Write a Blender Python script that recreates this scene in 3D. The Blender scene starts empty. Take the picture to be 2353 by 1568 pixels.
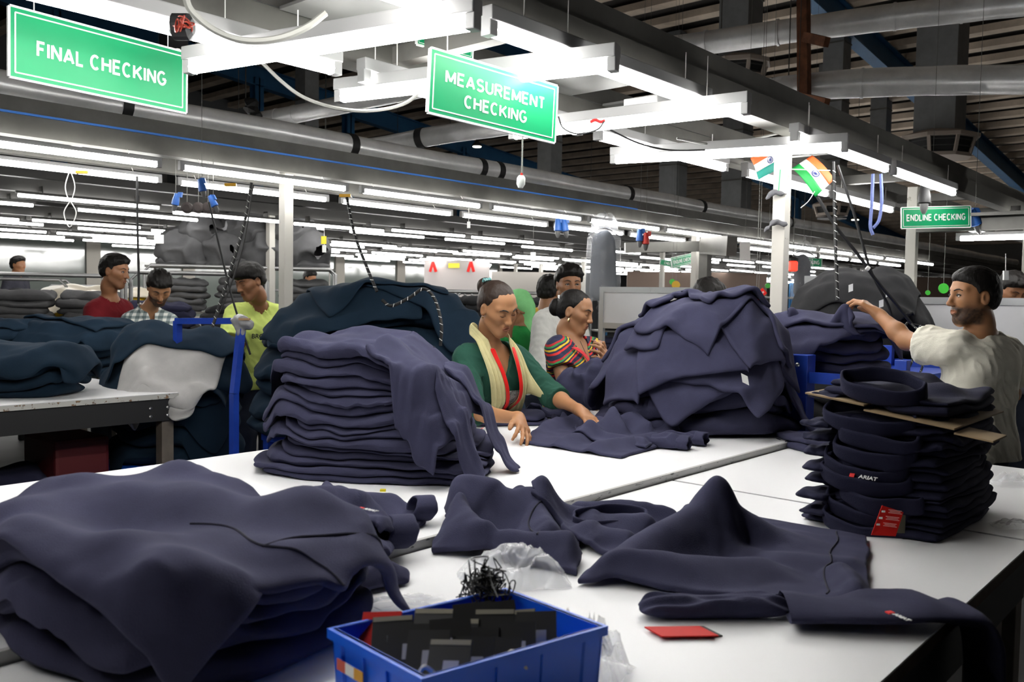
import bpy, bmesh, math, random
import numpy as np
from mathutils import Vector, Matrix

scene = bpy.context.scene
COL = scene.collection
R = math.radians

# ------------------------------------------------------------------ camera
W_PX, H_PX, F_PX = 2353.0, 1568.0, 2030.0
CAM_H, HEADING, PITCH, ROLL = 1.45, R(41.15), R(2.82), R(0.94)
_rt = np.array([math.sin(HEADING), -math.cos(HEADING), 0.0])
_f0 = np.array([math.cos(HEADING), math.sin(HEADING), 0.0])
_up = np.array([0.0, 0.0, 1.0])
CF = _f0 * math.cos(PITCH) - _up * math.sin(PITCH)
_u0 = _up * math.cos(PITCH) + _f0 * math.sin(PITCH)
CX = _rt * math.cos(ROLL) + _u0 * math.sin(ROLL)
CY = -_rt * math.sin(ROLL) + _u0 * math.cos(ROLL)
CPOS = np.array([0.0, 0.0, CAM_H])
cam_data = bpy.data.cameras.new('camera')
cam = bpy.data.objects.new('camera', cam_data)
COL.objects.link(cam)
cam.matrix_world = Matrix(((CX[0], CY[0], -CF[0], 0.0), (CX[1], CY[1], -CF[1], 0.0),
                           (CX[2], CY[2], -CF[2], CAM_H), (0, 0, 0, 1)))
cam_data.sensor_width = 36.0
cam_data.lens = 36.0 * F_PX / W_PX
cam_data.clip_end = 200
cam_data.clip_start = 0.05
cam_data.dof.use_dof = True
cam_data.dof.focus_distance = 3.6
cam_data.dof.aperture_fstop = 6.3
scene.camera = cam

# ------------------------------------------------------------------ world and exposure
world = bpy.data.worlds.new('world')
scene.world = world
world.use_nodes = True
world.node_tree.nodes['Background'].inputs[0].default_value = (0.75, 0.85, 1.0, 1)
world.node_tree.nodes['Background'].inputs[1].default_value = 0.02
scene.view_settings.view_transform = 'Standard'
scene.view_settings.look = 'None'
scene.view_settings.gamma = 1.0
scene.view_settings.use_curve_mapping = False
scene.view_settings.exposure = 0.35
TUBE_STRENGTH = 34.0      # fluorescent battens light the whole hall


def ray(px, py):
    return CF + CX * ((px - W_PX / 2) / F_PX) - CY * ((py - H_PX / 2) / F_PX)


def PD(px, py, d):
    return CPOS + ray(px, py) * d


def PZ(px, py, z):
    r = ray(px, py)
    return CPOS + r * ((z - CAM_H) / r[2])


def PY(px, py, y):
    r = ray(px, py)
    return CPOS + r * (y / r[1])


def PX(px, py, x):
    r = ray(px, py)
    return CPOS + r * (x / r[0])


ORD = ['first', 'second', 'third', 'fourth', 'fifth', 'sixth', 'seventh', 'eighth', 'ninth', 'tenth', 'eleventh', 'twelfth', 'thirteenth', 'fourteenth', 'fifteenth', 'sixteenth']


def ordw(n):
    """0 -> first"""
    if n < len(ORD):
        return ORD[n]
    tens = ['', '', 'twenty', 'thirty', 'forty', 'fifty']
    k = n + 1
    if k < 20:
        return ['seventeenth', 'eighteenth', 'nineteenth'][k - 17]
    if k % 10 == 0:
        return tens[k // 10][:-1] + 'ieth'
    return tens[k // 10] + '-' + ORD[k % 10 - 1]


# ------------------------------------------------------------------ noise
def _hash(ix, iy, iz, seed):
    h = (ix.astype(np.int64) * 374761393 + iy.astype(np.int64) * 668265263 + iz.astype(np.int64) * 2147483647 + seed * 1274126177) & 0xFFFFFFFF
    h = ((h ^ (h >> 13)) * 1274126177) & 0xFFFFFFFF
    h = (h ^ (h >> 16)) & 0xFFFFFFFF
    return h.astype(np.float64) / 4294967295.0 * 2 - 1


def vnoise(x, y, z=0.0, seed=0):
    x, y, z = np.broadcast_arrays(np.asarray(x, float), np.asarray(y, float), np.asarray(z, float))
    x0, y0, z0 = np.floor(x), np.floor(y), np.floor(z)
    fx, fy, fz = x - x0, y - y0, z - z0
    fx, fy, fz = [t * t * t * (t * (t * 6 - 15) + 10) for t in (fx, fy, fz)]
    out = 0
    for a in (0, 1):
        for b in (0, 1):
            for c in (0, 1):
                wgt = (fx if a else 1 - fx) * (fy if b else 1 - fy) * (fz if c else 1 - fz)
                out = out + wgt * _hash(x0 + a, y0 + b, z0 + c, seed)
    return out


def fbm(x, y, z=0.0, seed=0, oct=3):
    o, a, t = 0, 1.0, 0
    for i in range(oct):
        o = o + a * vnoise(x * 2 ** i, y * 2 ** i, np.asarray(z) * 2 ** i, seed + i)
        t += a
        a *= 0.5
    return o / t


# ------------------------------------------------------------------ materials
MATS = {}


def mat(name, col, rough=0.6, metal=0.0, var=0.0, vscale=6.0, bump=0.0, bscale=200.0, emit=0.0, alpha=1.0, trans=0.0,
        spec=0.5, sheen=0.0, stretch=None, col2=None, clear=0.0, ior=1.45):
    if name in MATS:
        return MATS[name]
    m = bpy.data.materials.new(name)
    m.use_nodes = True
    nt = m.node_tree
    b = nt.nodes['Principled BSDF']
    c = (*col, 1.0)
    b.inputs['Base Color'].default_value = c
    b.inputs['Roughness'].default_value = rough
    b.inputs['Metallic'].default_value = metal
    b.inputs['Specular IOR Level'].default_value = spec
    b.inputs['Transmission Weight'].default_value = trans
    b.inputs['IOR'].default_value = ior
    b.inputs['Alpha'].default_value = alpha
    b.inputs['Coat Weight'].default_value = clear
    if sheen:
        b.inputs['Sheen Weight'].default_value = sheen
        b.inputs['Sheen Roughness'].default_value = 0.45
        b.inputs['Sheen Tint'].default_value = (*[min(1, q * 3 + .15) for q in col], 1)
    if emit:
        b.inputs['Emission Color'].default_value = c
        b.inputs['Emission Strength'].default_value = emit
    tc = nt.nodes.new('ShaderNodeTexCoord')
    vec = tc.outputs['Object']
    if stretch:
        mp = nt.nodes.new('ShaderNodeMapping')
        mp.inputs['Scale'].default_value = stretch
        nt.links.new(vec, mp.inputs['Vector'])
        vec = mp.outputs['Vector']
    if var or col2:
        n = nt.nodes.new('ShaderNodeTexNoise')
        n.inputs['Scale'].default_value = vscale
        n.inputs['Detail'].default_value = 5
        n.inputs['Roughness'].default_value = 0.6
        nt.links.new(vec, n.inputs['Vector'])
        r = nt.nodes.new('ShaderNodeValToRGB')
        r.color_ramp.elements[0].position = 0.35
        r.color_ramp.elements[1].position = 0.68
        c2 = col2 if col2 else tuple(q * (1 - var) for q in col)
        r.color_ramp.elements[0].color = (*c2, 1)
        r.color_ramp.elements[1].color = (*[min(1, q * (1 + var * .3)) for q in col], 1)
        nt.links.new(n.outputs['Fac'], r.inputs['Fac'])
        nt.links.new(r.outputs['Color'], b.inputs['Base Color'])
    if bump:
        n2 = nt.nodes.new('ShaderNodeTexNoise')
        n2.inputs['Scale'].default_value = bscale
        n2.inputs['Detail'].default_value = 3
        nt.links.new(vec, n2.inputs['Vector'])
        bp = nt.nodes.new('ShaderNodeBump')
        bp.inputs['Strength'].default_value = bump
        bp.inputs['Distance'].default_value = 0.004
        nt.links.new(n2.outputs['Fac'], bp.inputs['Height'])
        nt.links.new(bp.outputs['Normal'], b.inputs['Normal'])
    MATS[name] = m
    return m


def mat_chips(name, base, chip, thresh=0.62, scale=14.0, rough=0.5, stretch=None, chip2=None):
    """painted surface with chipped / stained patches of another colour"""
    if name in MATS:
        return MATS[name]
    m = mat(name, base, rough)
    nt = m.node_tree
    b = nt.nodes['Principled BSDF']
    tc = nt.nodes.new('ShaderNodeTexCoord')
    mp = nt.nodes.new('ShaderNodeMapping')
    if stretch:
        mp.inputs['Scale'].default_value = stretch
    nt.links.new(tc.outputs['Object'], mp.inputs['Vector'])
    n = nt.nodes.new('ShaderNodeTexNoise')
    n.inputs['Scale'].default_value = scale
    n.inputs['Detail'].default_value = 8
    n.inputs['Roughness'].default_value = 0.65
    nt.links.new(mp.outputs['Vector'], n.inputs['Vector'])
    r = nt.nodes.new('ShaderNodeValToRGB')
    r.color_ramp.interpolation = 'LINEAR'
    r.color_ramp.elements[0].position = thresh
    r.color_ramp.elements[0].color = (*base, 1)
    r.color_ramp.elements[1].position = thresh + 0.02
    r.color_ramp.elements[1].color = (*chip, 1)
    if chip2:
        e = r.color_ramp.elements.new(min(.99, thresh + 0.07))
        e.color = (*chip2, 1)
    nt.links.new(n.outputs['Fac'], r.inputs['Fac'])
    nt.links.new(r.outputs['Color'], b.inputs['Base Color'])
    return m


def mat_attr(name, rough=0.5, spec=0.4, sss=0.0, bump=0.0, bscale=300):
    """colour of the thing itself stored per vertex (skin with lips, brows and beard; printed cloth)"""
    if name in MATS:
        return MATS[name]
    m = mat(name, (.5, .5, .5), rough, spec=spec, bump=bump, bscale=bscale)
    nt = m.node_tree
    b = nt.nodes['Principled BSDF']
    a = nt.nodes.new('ShaderNodeAttribute')
    a.attribute_name = 'tone'
    nt.links.new(a.outputs['Color'], b.inputs['Base Color'])
    if sss:
        b.inputs['Subsurface Weight'].default_value = sss
        b.inputs['Subsurface Radius'].default_value = (0.008, 0.003, 0.0015)
        b.inputs['Subsurface Scale'].default_value = 0.6
    return m


# ------------------------------------------------------------------ mesh building
def make_mesh(name, verts, faces, smooth=False):
    me = bpy.data.meshes.new(name)
    verts = np.asarray(verts, dtype=np.float32)
    if isinstance(faces, np.ndarray) and faces.ndim == 2:
        k = faces.shape[1]
        nf = len(faces)
        me.vertices.add(len(verts))
        me.vertices.foreach_set('co', verts.ravel())
        me.loops.add(nf * k)
        me.loops.foreach_set('vertex_index', faces.astype(np.int32).ravel())
        me.polygons.add(nf)
        me.polygons.foreach_set('loop_start', np.arange(0, nf * k, k, dtype=np.int32))
        me.polygons.foreach_set('loop_total', np.full(nf, k, dtype=np.int32))
        me.update(calc_edges=True)
    else:
        me.from_pydata(verts.tolist(), [], [list(map(int, f)) for f in faces])
        me.update()
    if smooth:
        me.polygons.foreach_set('use_smooth', np.ones(len(me.polygons), dtype=bool))
    return me


def tag(o, label=None, cat=None, group=None, kind=None):
    if label:
        o['label'] = label
    if cat:
        o['category'] = cat
    if group:
        o['group'] = group
    if kind:
        o['kind'] = kind
    return o


def empty(name, loc, label=None, cat=None, group=None, kind=None):
    o = bpy.data.objects.new(name, None)
    COL.objects.link(o)
    o.location = tuple(float(q) for q in loc)
    o.empty_display_size = 0.1
    return tag(o, label, cat, group, kind)


def link(name, me, m, parent=None, loc=None):
    o = bpy.data.objects.new(name, me)
    COL.objects.link(o)
    ms = m if isinstance(m, (list, tuple)) else [m]
    for q in ms:
        if q is not None and len(me.materials) < len(ms):
            me.materials.append(q)
    if parent is not None:
        o.parent = parent
    if loc is not None:
        o.location = tuple(float(q) for q in loc)
    return o


class MB:
    """collects shapes into ONE mesh"""

    def __init__(self):
        self.v, self.f, self.mi, self.cur = [], [], [], 0

    def add(self, verts, faces):
        n = len(self.v)
        self.v += [tuple(float(q) for q in p) for p in verts]
        self.f += [tuple(int(i) + n for i in f) for f in faces]
        self.mi += [self.cur] * len(faces)
        return self

    def box(self, lo, hi, bev=0.0):
        x0, y0, z0 = lo
        x1, y1, z1 = hi
        if bev <= 0:
            v = [(x0, y0, z0), (x1, y0, z0), (x1, y1, z0), (x0, y1, z0), (x0, y0, z1), (x1, y0, z1), (x1, y1, z1), (x0, y1, z1)]
            f = [(3, 2, 1, 0), (4, 5, 6, 7), (0, 1, 5, 4), (1, 2, 6, 5), (2, 3, 7, 6), (3, 0, 4, 7)]
            return self.add(v, f)
        bm = bmesh.new()
        bmesh.ops.create_cube(bm, size=1.0)
        for q in bm.verts:
            q.co = Vector(((x0 + x1) / 2 + q.co.x * (x1 - x0), (y0 + y1) / 2 + q.co.y * (y1 - y0), (z0 + z1) / 2 + q.co.z * (z1 - z0)))
        bmesh.ops.bevel(bm, geom=bm.edges[:], offset=bev, segments=2, affect='EDGES', profile=0.6)
        bm.verts.index_update()
        self.add([q.co[:] for q in bm.verts], [[q.index for q in f.verts] for f in bm.faces])
        bm.free()
        return self

    def obox(self, c, ax, ay, az, bev=0.0):
        """oriented box: centre and three half-extent vectors"""
        c, ax, ay, az = [np.asarray(q, float) for q in (c, ax, ay, az)]
        n0 = len(self.v)
        self.box((-1, -1, -1), (1, 1, 1), 0)
        for i in range(n0, len(self.v)):
            q = self.v[i]
            self.v[i] = tuple(c + ax * q[0] + ay * q[1] + az * q[2])
        return self

    def beam(self, a, b, w, h, up=(0, 0, 1)):
        a, b = np.asarray(a, float), np.asarray(b, float)
        d = b - a
        L = np.linalg.norm(d)
        d = d / L
        u = np.asarray(up, float)
        s = np.cross(d, u)
        s = s / np.linalg.norm(s)
        u = np.cross(s, d)
        return self.obox((a + b) / 2, d * L / 2, s * w / 2, u * h / 2)

    def tube(self, pts, r, n=8, cap=True, closed=False):
        pts = [np.asarray(p, float) for p in pts]
        k = len(pts)
        rs = r if isinstance(r, (list, tuple, np.ndarray)) else [r] * k
        tang = []
        for i in range(k):
            if closed:
                t = pts[(i + 1) % k] - pts[i - 1]
            else:
                t = pts[min(i + 1, k - 1)] - pts[max(i - 1, 0)]
            tang.append(t / (np.linalg.norm(t) + 1e-9))
        ref = np.array([0, 0, 1.0]) if abs(tang[0][2]) < 0.9 else np.array([1.0, 0, 0])
        nrm = np.cross(tang[0], ref)
        nrm /= np.linalg.norm(nrm)
        vs = []
        for i in range(k):
            nrm = nrm - tang[i] * np.dot(nrm, tang[i])
            nrm /= np.linalg.norm(nrm) + 1e-9
            bi = np.cross(tang[i], nrm)
            for j in range(n):
                a = 2 * math.pi * j / n
                vs.append(pts[i] + (nrm * math.cos(a) + bi * math.sin(a)) * rs[i])
        fs = []
        for i in range(k if closed else k - 1):
            i2 = (i + 1) % k
            for j in range(n):
                fs.append((i * n + j, i * n + (j + 1) % n, i2 * n + (j + 1) % n, i2 * n + j))
        if cap and not closed:
            fs.append(tuple(range(n))[::-1])
            fs.append(tuple((k - 1) * n + j for j in range(n)))
        return self.add(vs, fs)

    def lathe(self, c, prof, n=16, axis=(0, 0, 1)):
        c = np.asarray(c, float)
        ax = np.asarray(axis, float)
        ax /= np.linalg.norm(ax)
        ref = np.array([1.0, 0, 0]) if abs(ax[0]) < .9 else np.array([0, 1.0, 0])
        s = np.cross(ax, ref)
        s /= np.linalg.norm(s)
        t = np.cross(ax, s)
        vs, fs = [], []
        for (r, h) in prof:
            for j in range(n):
                a = 2 * math.pi * j / n
                vs.append(c + ax * h + (s * math.cos(a) + t * math.sin(a)) * r)
        for i in range(len(prof) - 1):
            for j in range(n):
                fs.append((i * n + j, i * n + (j + 1) % n, (i + 1) * n + (j + 1) % n, (i + 1) * n + j))
        fs.append(tuple(range(n))[::-1])
        fs.append(tuple((len(prof) - 1) * n + j for j in range(n)))
        return self.add(vs, fs)

    def prism(self, pts, off):
        """polygon (3-D points) extruded by the vector off"""
        pts = [np.asarray(p, float) for p in pts]
        off = np.asarray(off, float)
        n = len(pts)
        vs = pts + [p + off for p in pts]
        fs = [tuple(range(n))[::-1], tuple(range(n, 2 * n))]
        for i in range(n):
            fs.append((i, (i + 1) % n, n + (i + 1) % n, n + i))
        return self.add(vs, fs)

    def build(self, name, m, parent=None, smooth=False, loc=None):
        v = np.array(self.v, float)
        if parent is not None and loc is None:
            v = v - world_loc(parent)
        elif loc is not None:
            v = v - np.asarray(loc, float)
        me = make_mesh(name, v, self.f, smooth)
        ms = m if isinstance(m, (list, tuple)) else [m]
        for q in ms:
            me.materials.append(q)
        if len(ms) > 1:
            me.polygons.foreach_set('material_index', np.array(self.mi, dtype=np.int32))
        o = link(name, me, ms, parent)
        if parent is None and loc is not None:
            o.location = tuple(float(q) for q in loc)
        bm = bmesh.new()
        bm.from_mesh(me)
        bmesh.ops.recalc_face_normals(bm, faces=bm.faces)
        bm.to_mesh(me)
        bm.free()
        if smooth:
            try:
                me.set_sharp_from_angle(angle=R(40))
            except Exception:
                pass
        return o


def world_loc(o):
    t = np.zeros(3)
    while o is not None:
        t = t + np.array(o.location)
        o = o.parent
    return t


def children(o):
    return [q for q in COL.objects if q.parent == o]


def copy_tree(o, loc=None, rotz=None, label=None, parent=None, kids=None):
    c = o.copy()
    COL.objects.link(c)
    c.parent = parent
    if loc is not None:
        c.location = tuple(float(q) for q in loc)
    if rotz is not None:
        c.rotation_euler = (0, 0, rotz)
    if label:
        c['label'] = label
    for ch in (kids if kids is not None else children(o)):
        copy_tree(ch, parent=c)
    return c


def spline(pts, n=12):
    """Catmull-Rom through the points"""
    P = [np.asarray(p, float) for p in pts]
    P = [2 * P[0] - P[1]] + P + [2 * P[-1] - P[-2]]
    out = []
    for i in range(1, len(P) - 2):
        for k in range(n):
            t = k / n
            a, b, c, d = P[i - 1], P[i], P[i + 1], P[i + 2]
            out.append(0.5 * ((2 * b) + (c - a) * t + (2 * a - 5 * b + 4 * c - d) * t * t + (3 * b - a - 3 * c + d) * t ** 3))
    out.append(P[-2])
    return out


def text_mesh(txt, size, align='CENTER', bold=0.0, shear=0.0, extrude=0.0005, space=1.0):
    cu = bpy.data.curves.new('lettering', 'FONT')
    cu.body = txt
    cu.size = size
    cu.align_x = align
    cu.align_y = 'CENTER'
    cu.offset = bold
    cu.extrude = extrude
    cu.shear = shear
    cu.space_character = space
    cu.resolution_u = 3
    o = bpy.data.objects.new('lettering', cu)
    COL.objects.link(o)
    dg = bpy.context.evaluated_depsgraph_get()
    me = bpy.data.meshes.new_from_object(o.evaluated_get(dg))
    bpy.data.objects.remove(o)
    return me


def _arc(cx, cy, rx, ry, a0, a1, n=10):
    return [(cx + rx * math.cos(R(a0 + (a1 - a0) * i / n)), cy + ry * math.sin(R(a0 + (a1 - a0) * i / n))) for i in range(n + 1)]


GLYPH = {
    'F': (.60, [[(0, 0), (0, 1), (1, 1)], [(0, .53), (.85, .53)]]), 'I': (.18, [[(.5, 0), (.5, 1)]]), 'N': (.72, [[(0, 0), (0, 1)], [(0, 1), (1, 0)], [(1, 0), (1, 1)]]),
    'A': (.78, [[(0, 0), (.5, 1)], [(.5, 1), (1, 0)], [(.2, .28), (.8, .28)]]), 'L': (.58, [[(0, 1), (0, 0), (1, 0)]]), 'C': (.74, [_arc(.5, .5, .5, .5, 48, 312, 16)]),
    'H': (.72, [[(0, 0), (0, 1)], [(1, 0), (1, 1)], [(0, .52), (1, .52)]]), 'E': (.64, [[(1, 1), (0, 1), (0, 0), (1, 0)], [(0, .52), (.88, .52)]]), 'K': (.74, [[(0, 0), (0, 1)], [(.95, 1), (0, .34)], [(.32, .56), (1, 0)]]),
    'G': (.78, [_arc(.5, .5, .5, .5, 48, 330, 16) + [(.97, .44), (.58, .44)]]), 'M': (.86, [[(0, 0), (0, 1)], [(0, 1), (.5, .12)], [(.5, .12), (1, 1)], [(1, 1), (1, 0)]]),
    'S': (.68, [_arc(.5, .75, .46, .25, 30, 250, 9) + [(.5, .5)] + _arc(.5, .25, .5, .25, 70, -150, 9)]), 'U': (.72, [[(0, 1)] + _arc(.5, .35, .5, .35, 180, 360, 12) + [(1, 1)]]),
    'R': (.72, [[(0, 0), (0, 1), (.6, 1)] + _arc(.6, .76, .36, .24, 90, -90, 8) + [(0, .52)], [(.5, .52), (1, 0)]]), 'T': (.64, [[(0, 1), (1, 1)], [(.5, 1), (.5, 0)]]),
    'D': (.74, [[(0, 0), (0, 1), (.45, 1)] + _arc(.45, .5, .55, .5, 90, -90, 10) + [(0, 0)]]), 'O': (.78, [_arc(.5, .5, .5, .5, 0, 360, 20)]), 'P': (.68, [[(0, 0), (0, 1), (.6, 1)] + _arc(.6, .74, .38, .26, 90, -90, 8) + [(0, .48)]]),
    'B': (.72, [[(0, 0), (0, 1), (.6, 1)] + _arc(.6, .76, .32, .24, 90, -90, 8) + [(0, .52)], [(.6, .52)] + _arc(.6, .26, .40, .26, 90, -90, 8) + [(0, 0)]]),
}


def block_text(name, txt, hgt, m, c, xdir, ydir, parent, width=None, t=.17):
    """heavy sans-serif capitals built as strokes, flat on their board"""
    x = np.asarray(xdir, float)
    x = x / np.linalg.norm(x)
    y = np.asarray(ydir, float)
    y = y - x * np.dot(x, y)
    y = y / np.linalg.norm(y)
    V, Fc, pen = [], [], 0.0
    for chh in txt:
        if chh == ' ':
            pen += .34
            continue
        w, strokes = GLYPH[chh]
        for st in strokes:
            pts = [np.array([pen + t / 2 + a * (w - t), t / 2 + b * (1 - t)]) for a, b in st]
            closed = np.linalg.norm(pts[0] - pts[-1]) < 1e-6
            for i in range(len(pts) - 1):
                d = pts[i + 1] - pts[i]
                L_ = np.linalg.norm(d)
                if L_ < 1e-6:
                    continue
                d = d / L_
                nn = np.array([-d[1], d[0]]) * t / 2
                smooth_ = len(st) > 6
                e0 = 0 if (i == 0 and not closed) else (t * .12 if smooth_ else t * .5)
                e1 = 0 if (i == len(pts) - 2 and not closed) else (t * .12 if smooth_ else t * .5)
                a_, b_ = pts[i] - d * e0, pts[i + 1] + d * e1
                k = len(V)
                V += [a_ - nn, b_ - nn, b_ + nn, a_ + nn]
                Fc.append((k, k + 1, k + 2, k + 3))
        pen += w + .085
    V = np.array(V)
    V[:, 0] -= (pen - .085) / 2
    V[:, 1] -= .5
    # clip strokes that overshoot cap height
    V[:, 1] = np.clip(V[:, 1], -.5, .5)
    sx = (width / (pen - .085)) if width else hgt
    P3_ = np.asarray(c, float) + V[:, :1] * sx * x + V[:, 1:2] * hgt * y
    if parent is not None:
        P3_ = P3_ - world_loc(parent)
    return link(name, make_mesh(name, P3_, np.array(Fc)), m, parent)


def put_text(name, txt, size, m, c, xdir, ydir, parent, bold=0.0, width=None, space=1.0, extrude=0.0005):
    """flat lettering: centre c, reading along xdir, letters upright along ydir"""
    me = text_mesh(txt, size, bold=bold, space=space, extrude=extrude)
    x = np.asarray(xdir, float)
    x /= np.linalg.norm(x)
    y = np.asarray(ydir, float)
    y = y - x * np.dot(x, y)
    y /= np.linalg.norm(y)
    z = np.cross(x, y)
    co = np.empty(len(me.vertices) * 3, np.float32)
    me.vertices.foreach_get('co', co)
    co = co.reshape(-1, 3)
    sx = 1.0
    if width:
        sx = width / (co[:, 0].max() - co[:, 0].min())
    p = np.asarray(c, float) + co[:, :1] * sx * x + co[:, 1:2] * y + co[:, 2:3] * z
    if parent is not None:
        p = p - world_loc(parent)
    me.vertices.foreach_set('co', p.astype(np.float32).ravel())
    me.update()
    return link(name, me, m, parent)

# ================================================================== materials of the place
M_floor = mat('concrete_floor', (.09, .09, .09), .55, var=.25, vscale=1.5)
M_wall = mat('plaster_wall', (.30, .285, .26), .8, var=.2, vscale=.7)
M_walldark = mat('cladding_wall', (.12, .125, .13), .7, var=.25, vscale=.6)
M_roof = mat('roof_sheet', (.045, .04, .036), .8, var=.3, vscale=.8)
M_purlin = mat('purlin_paint', (.80, .66, .52), .6, var=.35, vscale=1.2)
M_blue = mat('blue_structure_paint', (.03, .13, .28), .5, var=.2, vscale=2)
M_tray = mat('grey_tray_metal', (.115, .112, .102), .45, metal=.25, var=.35, vscale=2.2)
M_tray2 = mat('light_tray_metal', (.15, .147, .135), .45, metal=.2, var=.3, vscale=3)
M_trayfar = mat('dimmed_tray_metal', (.035, .034, .032), .5, var=.3, vscale=2)  # tray grey darkened to put the far rows' dimness into the colour
M_post = mat_chips('cream_post_paint', (.46, .445, .405), (.26, .24, .20), .66, 9, .5)
M_white = mat('white_enamel', (.27, .27, .27), .4)
M_tube = mat('lit_fluorescent_tube', (1.0, .985, .955), .5, emit=TUBE_STRENGTH)
M_bay = mat('lit_lamp_lens', (1.0, .93, .70), .5, emit=14)
M_silver = mat('galvanised_duct', (.92, .92, .92), .30, metal=.35, var=.25, vscale=2.5, bump=.25, bscale=6)
M_rust = mat('rusty_steel', (.20, .075, .035), .8, var=.5, vscale=9)
M_black = mat('black_rubber', (.012, .012, .013), .6)
M_greywire = mat('grey_cable', (.14, .14, .13), .5)
M_whitewire = mat('white_cord', (.75, .74, .72), .5)
M_bluecable = mat('blue_cable', (.05, .20, .62), .4)
M_green = mat('sign_green', (.004, .235, .09), .42, var=.12, vscale=3, spec=.25)
M_signwhite = mat('sign_white', (.62, .63, .62), .5)
M_tabletop = mat_chips('white_laminate', (.80, .80, .81), (.66, .65, .64), .70, 5, .38)
M_edge = mat_chips('chipped_table_edge', (.62, .61, .57), (.16, .12, .09), .56, 22, .55, chip2=(.40, .22, .10))
M_frame_dark = mat_chips('dark_table_frame', (.022, .022, .023), (.45, .45, .45), .73, 15, .5, stretch=(1, 1, 2))
M_legtan = mat('table_leg_paint', (.20, .17, .14), .55, var=.3, vscale=5)
M_brownedge = mat('brown_plywood', (.075, .045, .032), .7, var=.5, vscale=14)
M_bluesteel = mat('blue_trolley_paint', (.018, .065, .46), .38, var=.2, vscale=6)
M_bluetub = mat('blue_plastic', (.012, .13, .78), .35)
M_steel = mat('bare_steel_tube', (.30, .30, .30), .35, metal=.8)
M_bolt = mat('bolt_zinc', (.62, .62, .62), .3, metal=1)
M_board = mat('white_board', (.62, .62, .64), .35, var=.08, vscale=2)
M_boardframe = mat('board_frame_aluminium', (.42, .43, .44), .4, metal=.5)
M_glasspane = mat('office_glass', (.10, .115, .105), .08, var=.1, vscale=1, spec=.8)
M_alu = mat('cream_window_frame', (.20, .185, .16), .5)
M_carton = mat('cardboard', (.38, .27, .15), .8, var=.2, vscale=5)
M_redpaint = mat('red_paint', (.28, .03, .015), .5)


def struct(name, mb, m, loc=None, label=None):
    o = mb.build(name, m, None, loc=loc)
    o['kind'] = 'structure'
    if label:
        o['label'] = label
    return o


# ------------------------------------------------------------------ shell
FX0, FX1, FY0, FY1 = -5.0, 46.0, -5.0, 25.0
struct('floor', MB().box((FX0, FY0, -.1), (FX1, FY1, 0)), M_floor, label='grey concrete factory floor')
struct('wall_back', MB().box((FX0, FY1, 0), (FX1, FY1 + .2, 9)), M_walldark, label='dark clad wall far behind the rows of lights')
struct('wall_right', MB().box((FX1, FY0, 0), (FX1 + .2, FY1, 9)), M_wall, label='beige end wall at the far end of the hall')
struct('wall_left', MB().box((FX0 - .2, FY0, 0), (FX0, FY1, 9)), M_walldark)
struct('wall_front', MB().box((FX0, FY0 - .2, 0), (FX1, FY0, 9)), M_walldark)


def roof_z(x):
    return 8.6 - .095 * x


rb = MB()
rb.prism([(FX0, FY0, roof_z(FX0) + .25), (FX1, FY0, roof_z(FX1) + .25), (FX1, FY0, roof_z(FX1) + .35), (FX0, FY0, roof_z(FX0) + .35)], (0, FY1 - FY0, 0))
ceil = struct('ceiling', rb, M_roof, label='dark brown pitched roof sheeting')
k = 0
x = -2.0
while x < FX1:
    p = MB().box((0, FY0, -.07), (.30, FY1, .07)).build('purlin', M_purlin, ceil, loc=(0, 0, 0)) if k == 0 else None
    if k == 0:
        pur = p
        p.location = (x, 0, roof_z(x) + .1)
    else:
        q = pur.copy()
        COL.objects.link(q)
        q.parent = ceil
        q.location = (x, 0, roof_z(x) + .1)
    x += .85
    k += 1
# white wall panels high on the back wall (louvred bays)
for i in range(10):
    x0 = 1.0 + i * 3.1
    MB().box((x0, FY1 - .06, 3.2), (x0 + 2.7, FY1 - .002, 5.6)).build('wall_panel', mat('grey_wall_panel', (.27, .265, .255), .7, var=.25, vscale=1.2), bpy.data.objects['wall_back'])
# blue rafters and columns
for i, y in enumerate((6.5, 13.5, 20.5)):
    r = MB()
    za, zb = roof_z(-2) - .25, roof_z(44) - .25
    r.beam((-2, y, za), (44, y, zb), .07, .46)
    r.beam((-2, y, za + .24), (44, y, zb + .24), .26, .03)
    r.beam((-2, y, za - .24), (44, y, zb - .24), .26, .03)
    o = r.build('roof_rafter', M_blue)
    tag(o, ['blue steel roof rafter nearest the camera', 'blue steel roof rafter over the middle rows', 'blue steel roof rafter by the back wall'][i], 'rafter', kind='structure')


def blue_column(x, y, label, w=.26):
    c = MB()
    z = roof_z(x) - .3
    c.box((x - w / 2, y - w / 2, 0), (x + w / 2, y - w / 2 + .03, z))
    c.box((x - w / 2, y + w / 2 - .03, 0), (x + w / 2, y + w / 2, z))
    c.box((x - .02, y - w / 2, 0), (x + .02, y + w / 2, z))
    o = c.build('column', M_blue, loc=(x, y, 0))
    tag(o, label, 'column', kind='structure')


for px, yy, lab in ((135, 20.5, 'blue steel column at the far left'), (590, 20.5, 'blue steel column behind the left duct end'), (800, 20.5, 'blue steel column left of the measurement sign'),
                    (1065, 20.5, 'blue steel column below the measurement sign'), (1395, 20.5, 'blue steel column right of the white pendant switch'), (1836, 13.5, 'blue steel column behind the flag post')):
    p = PY(px, 300, yy)
    blue_column(p[0], yy, lab)


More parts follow.
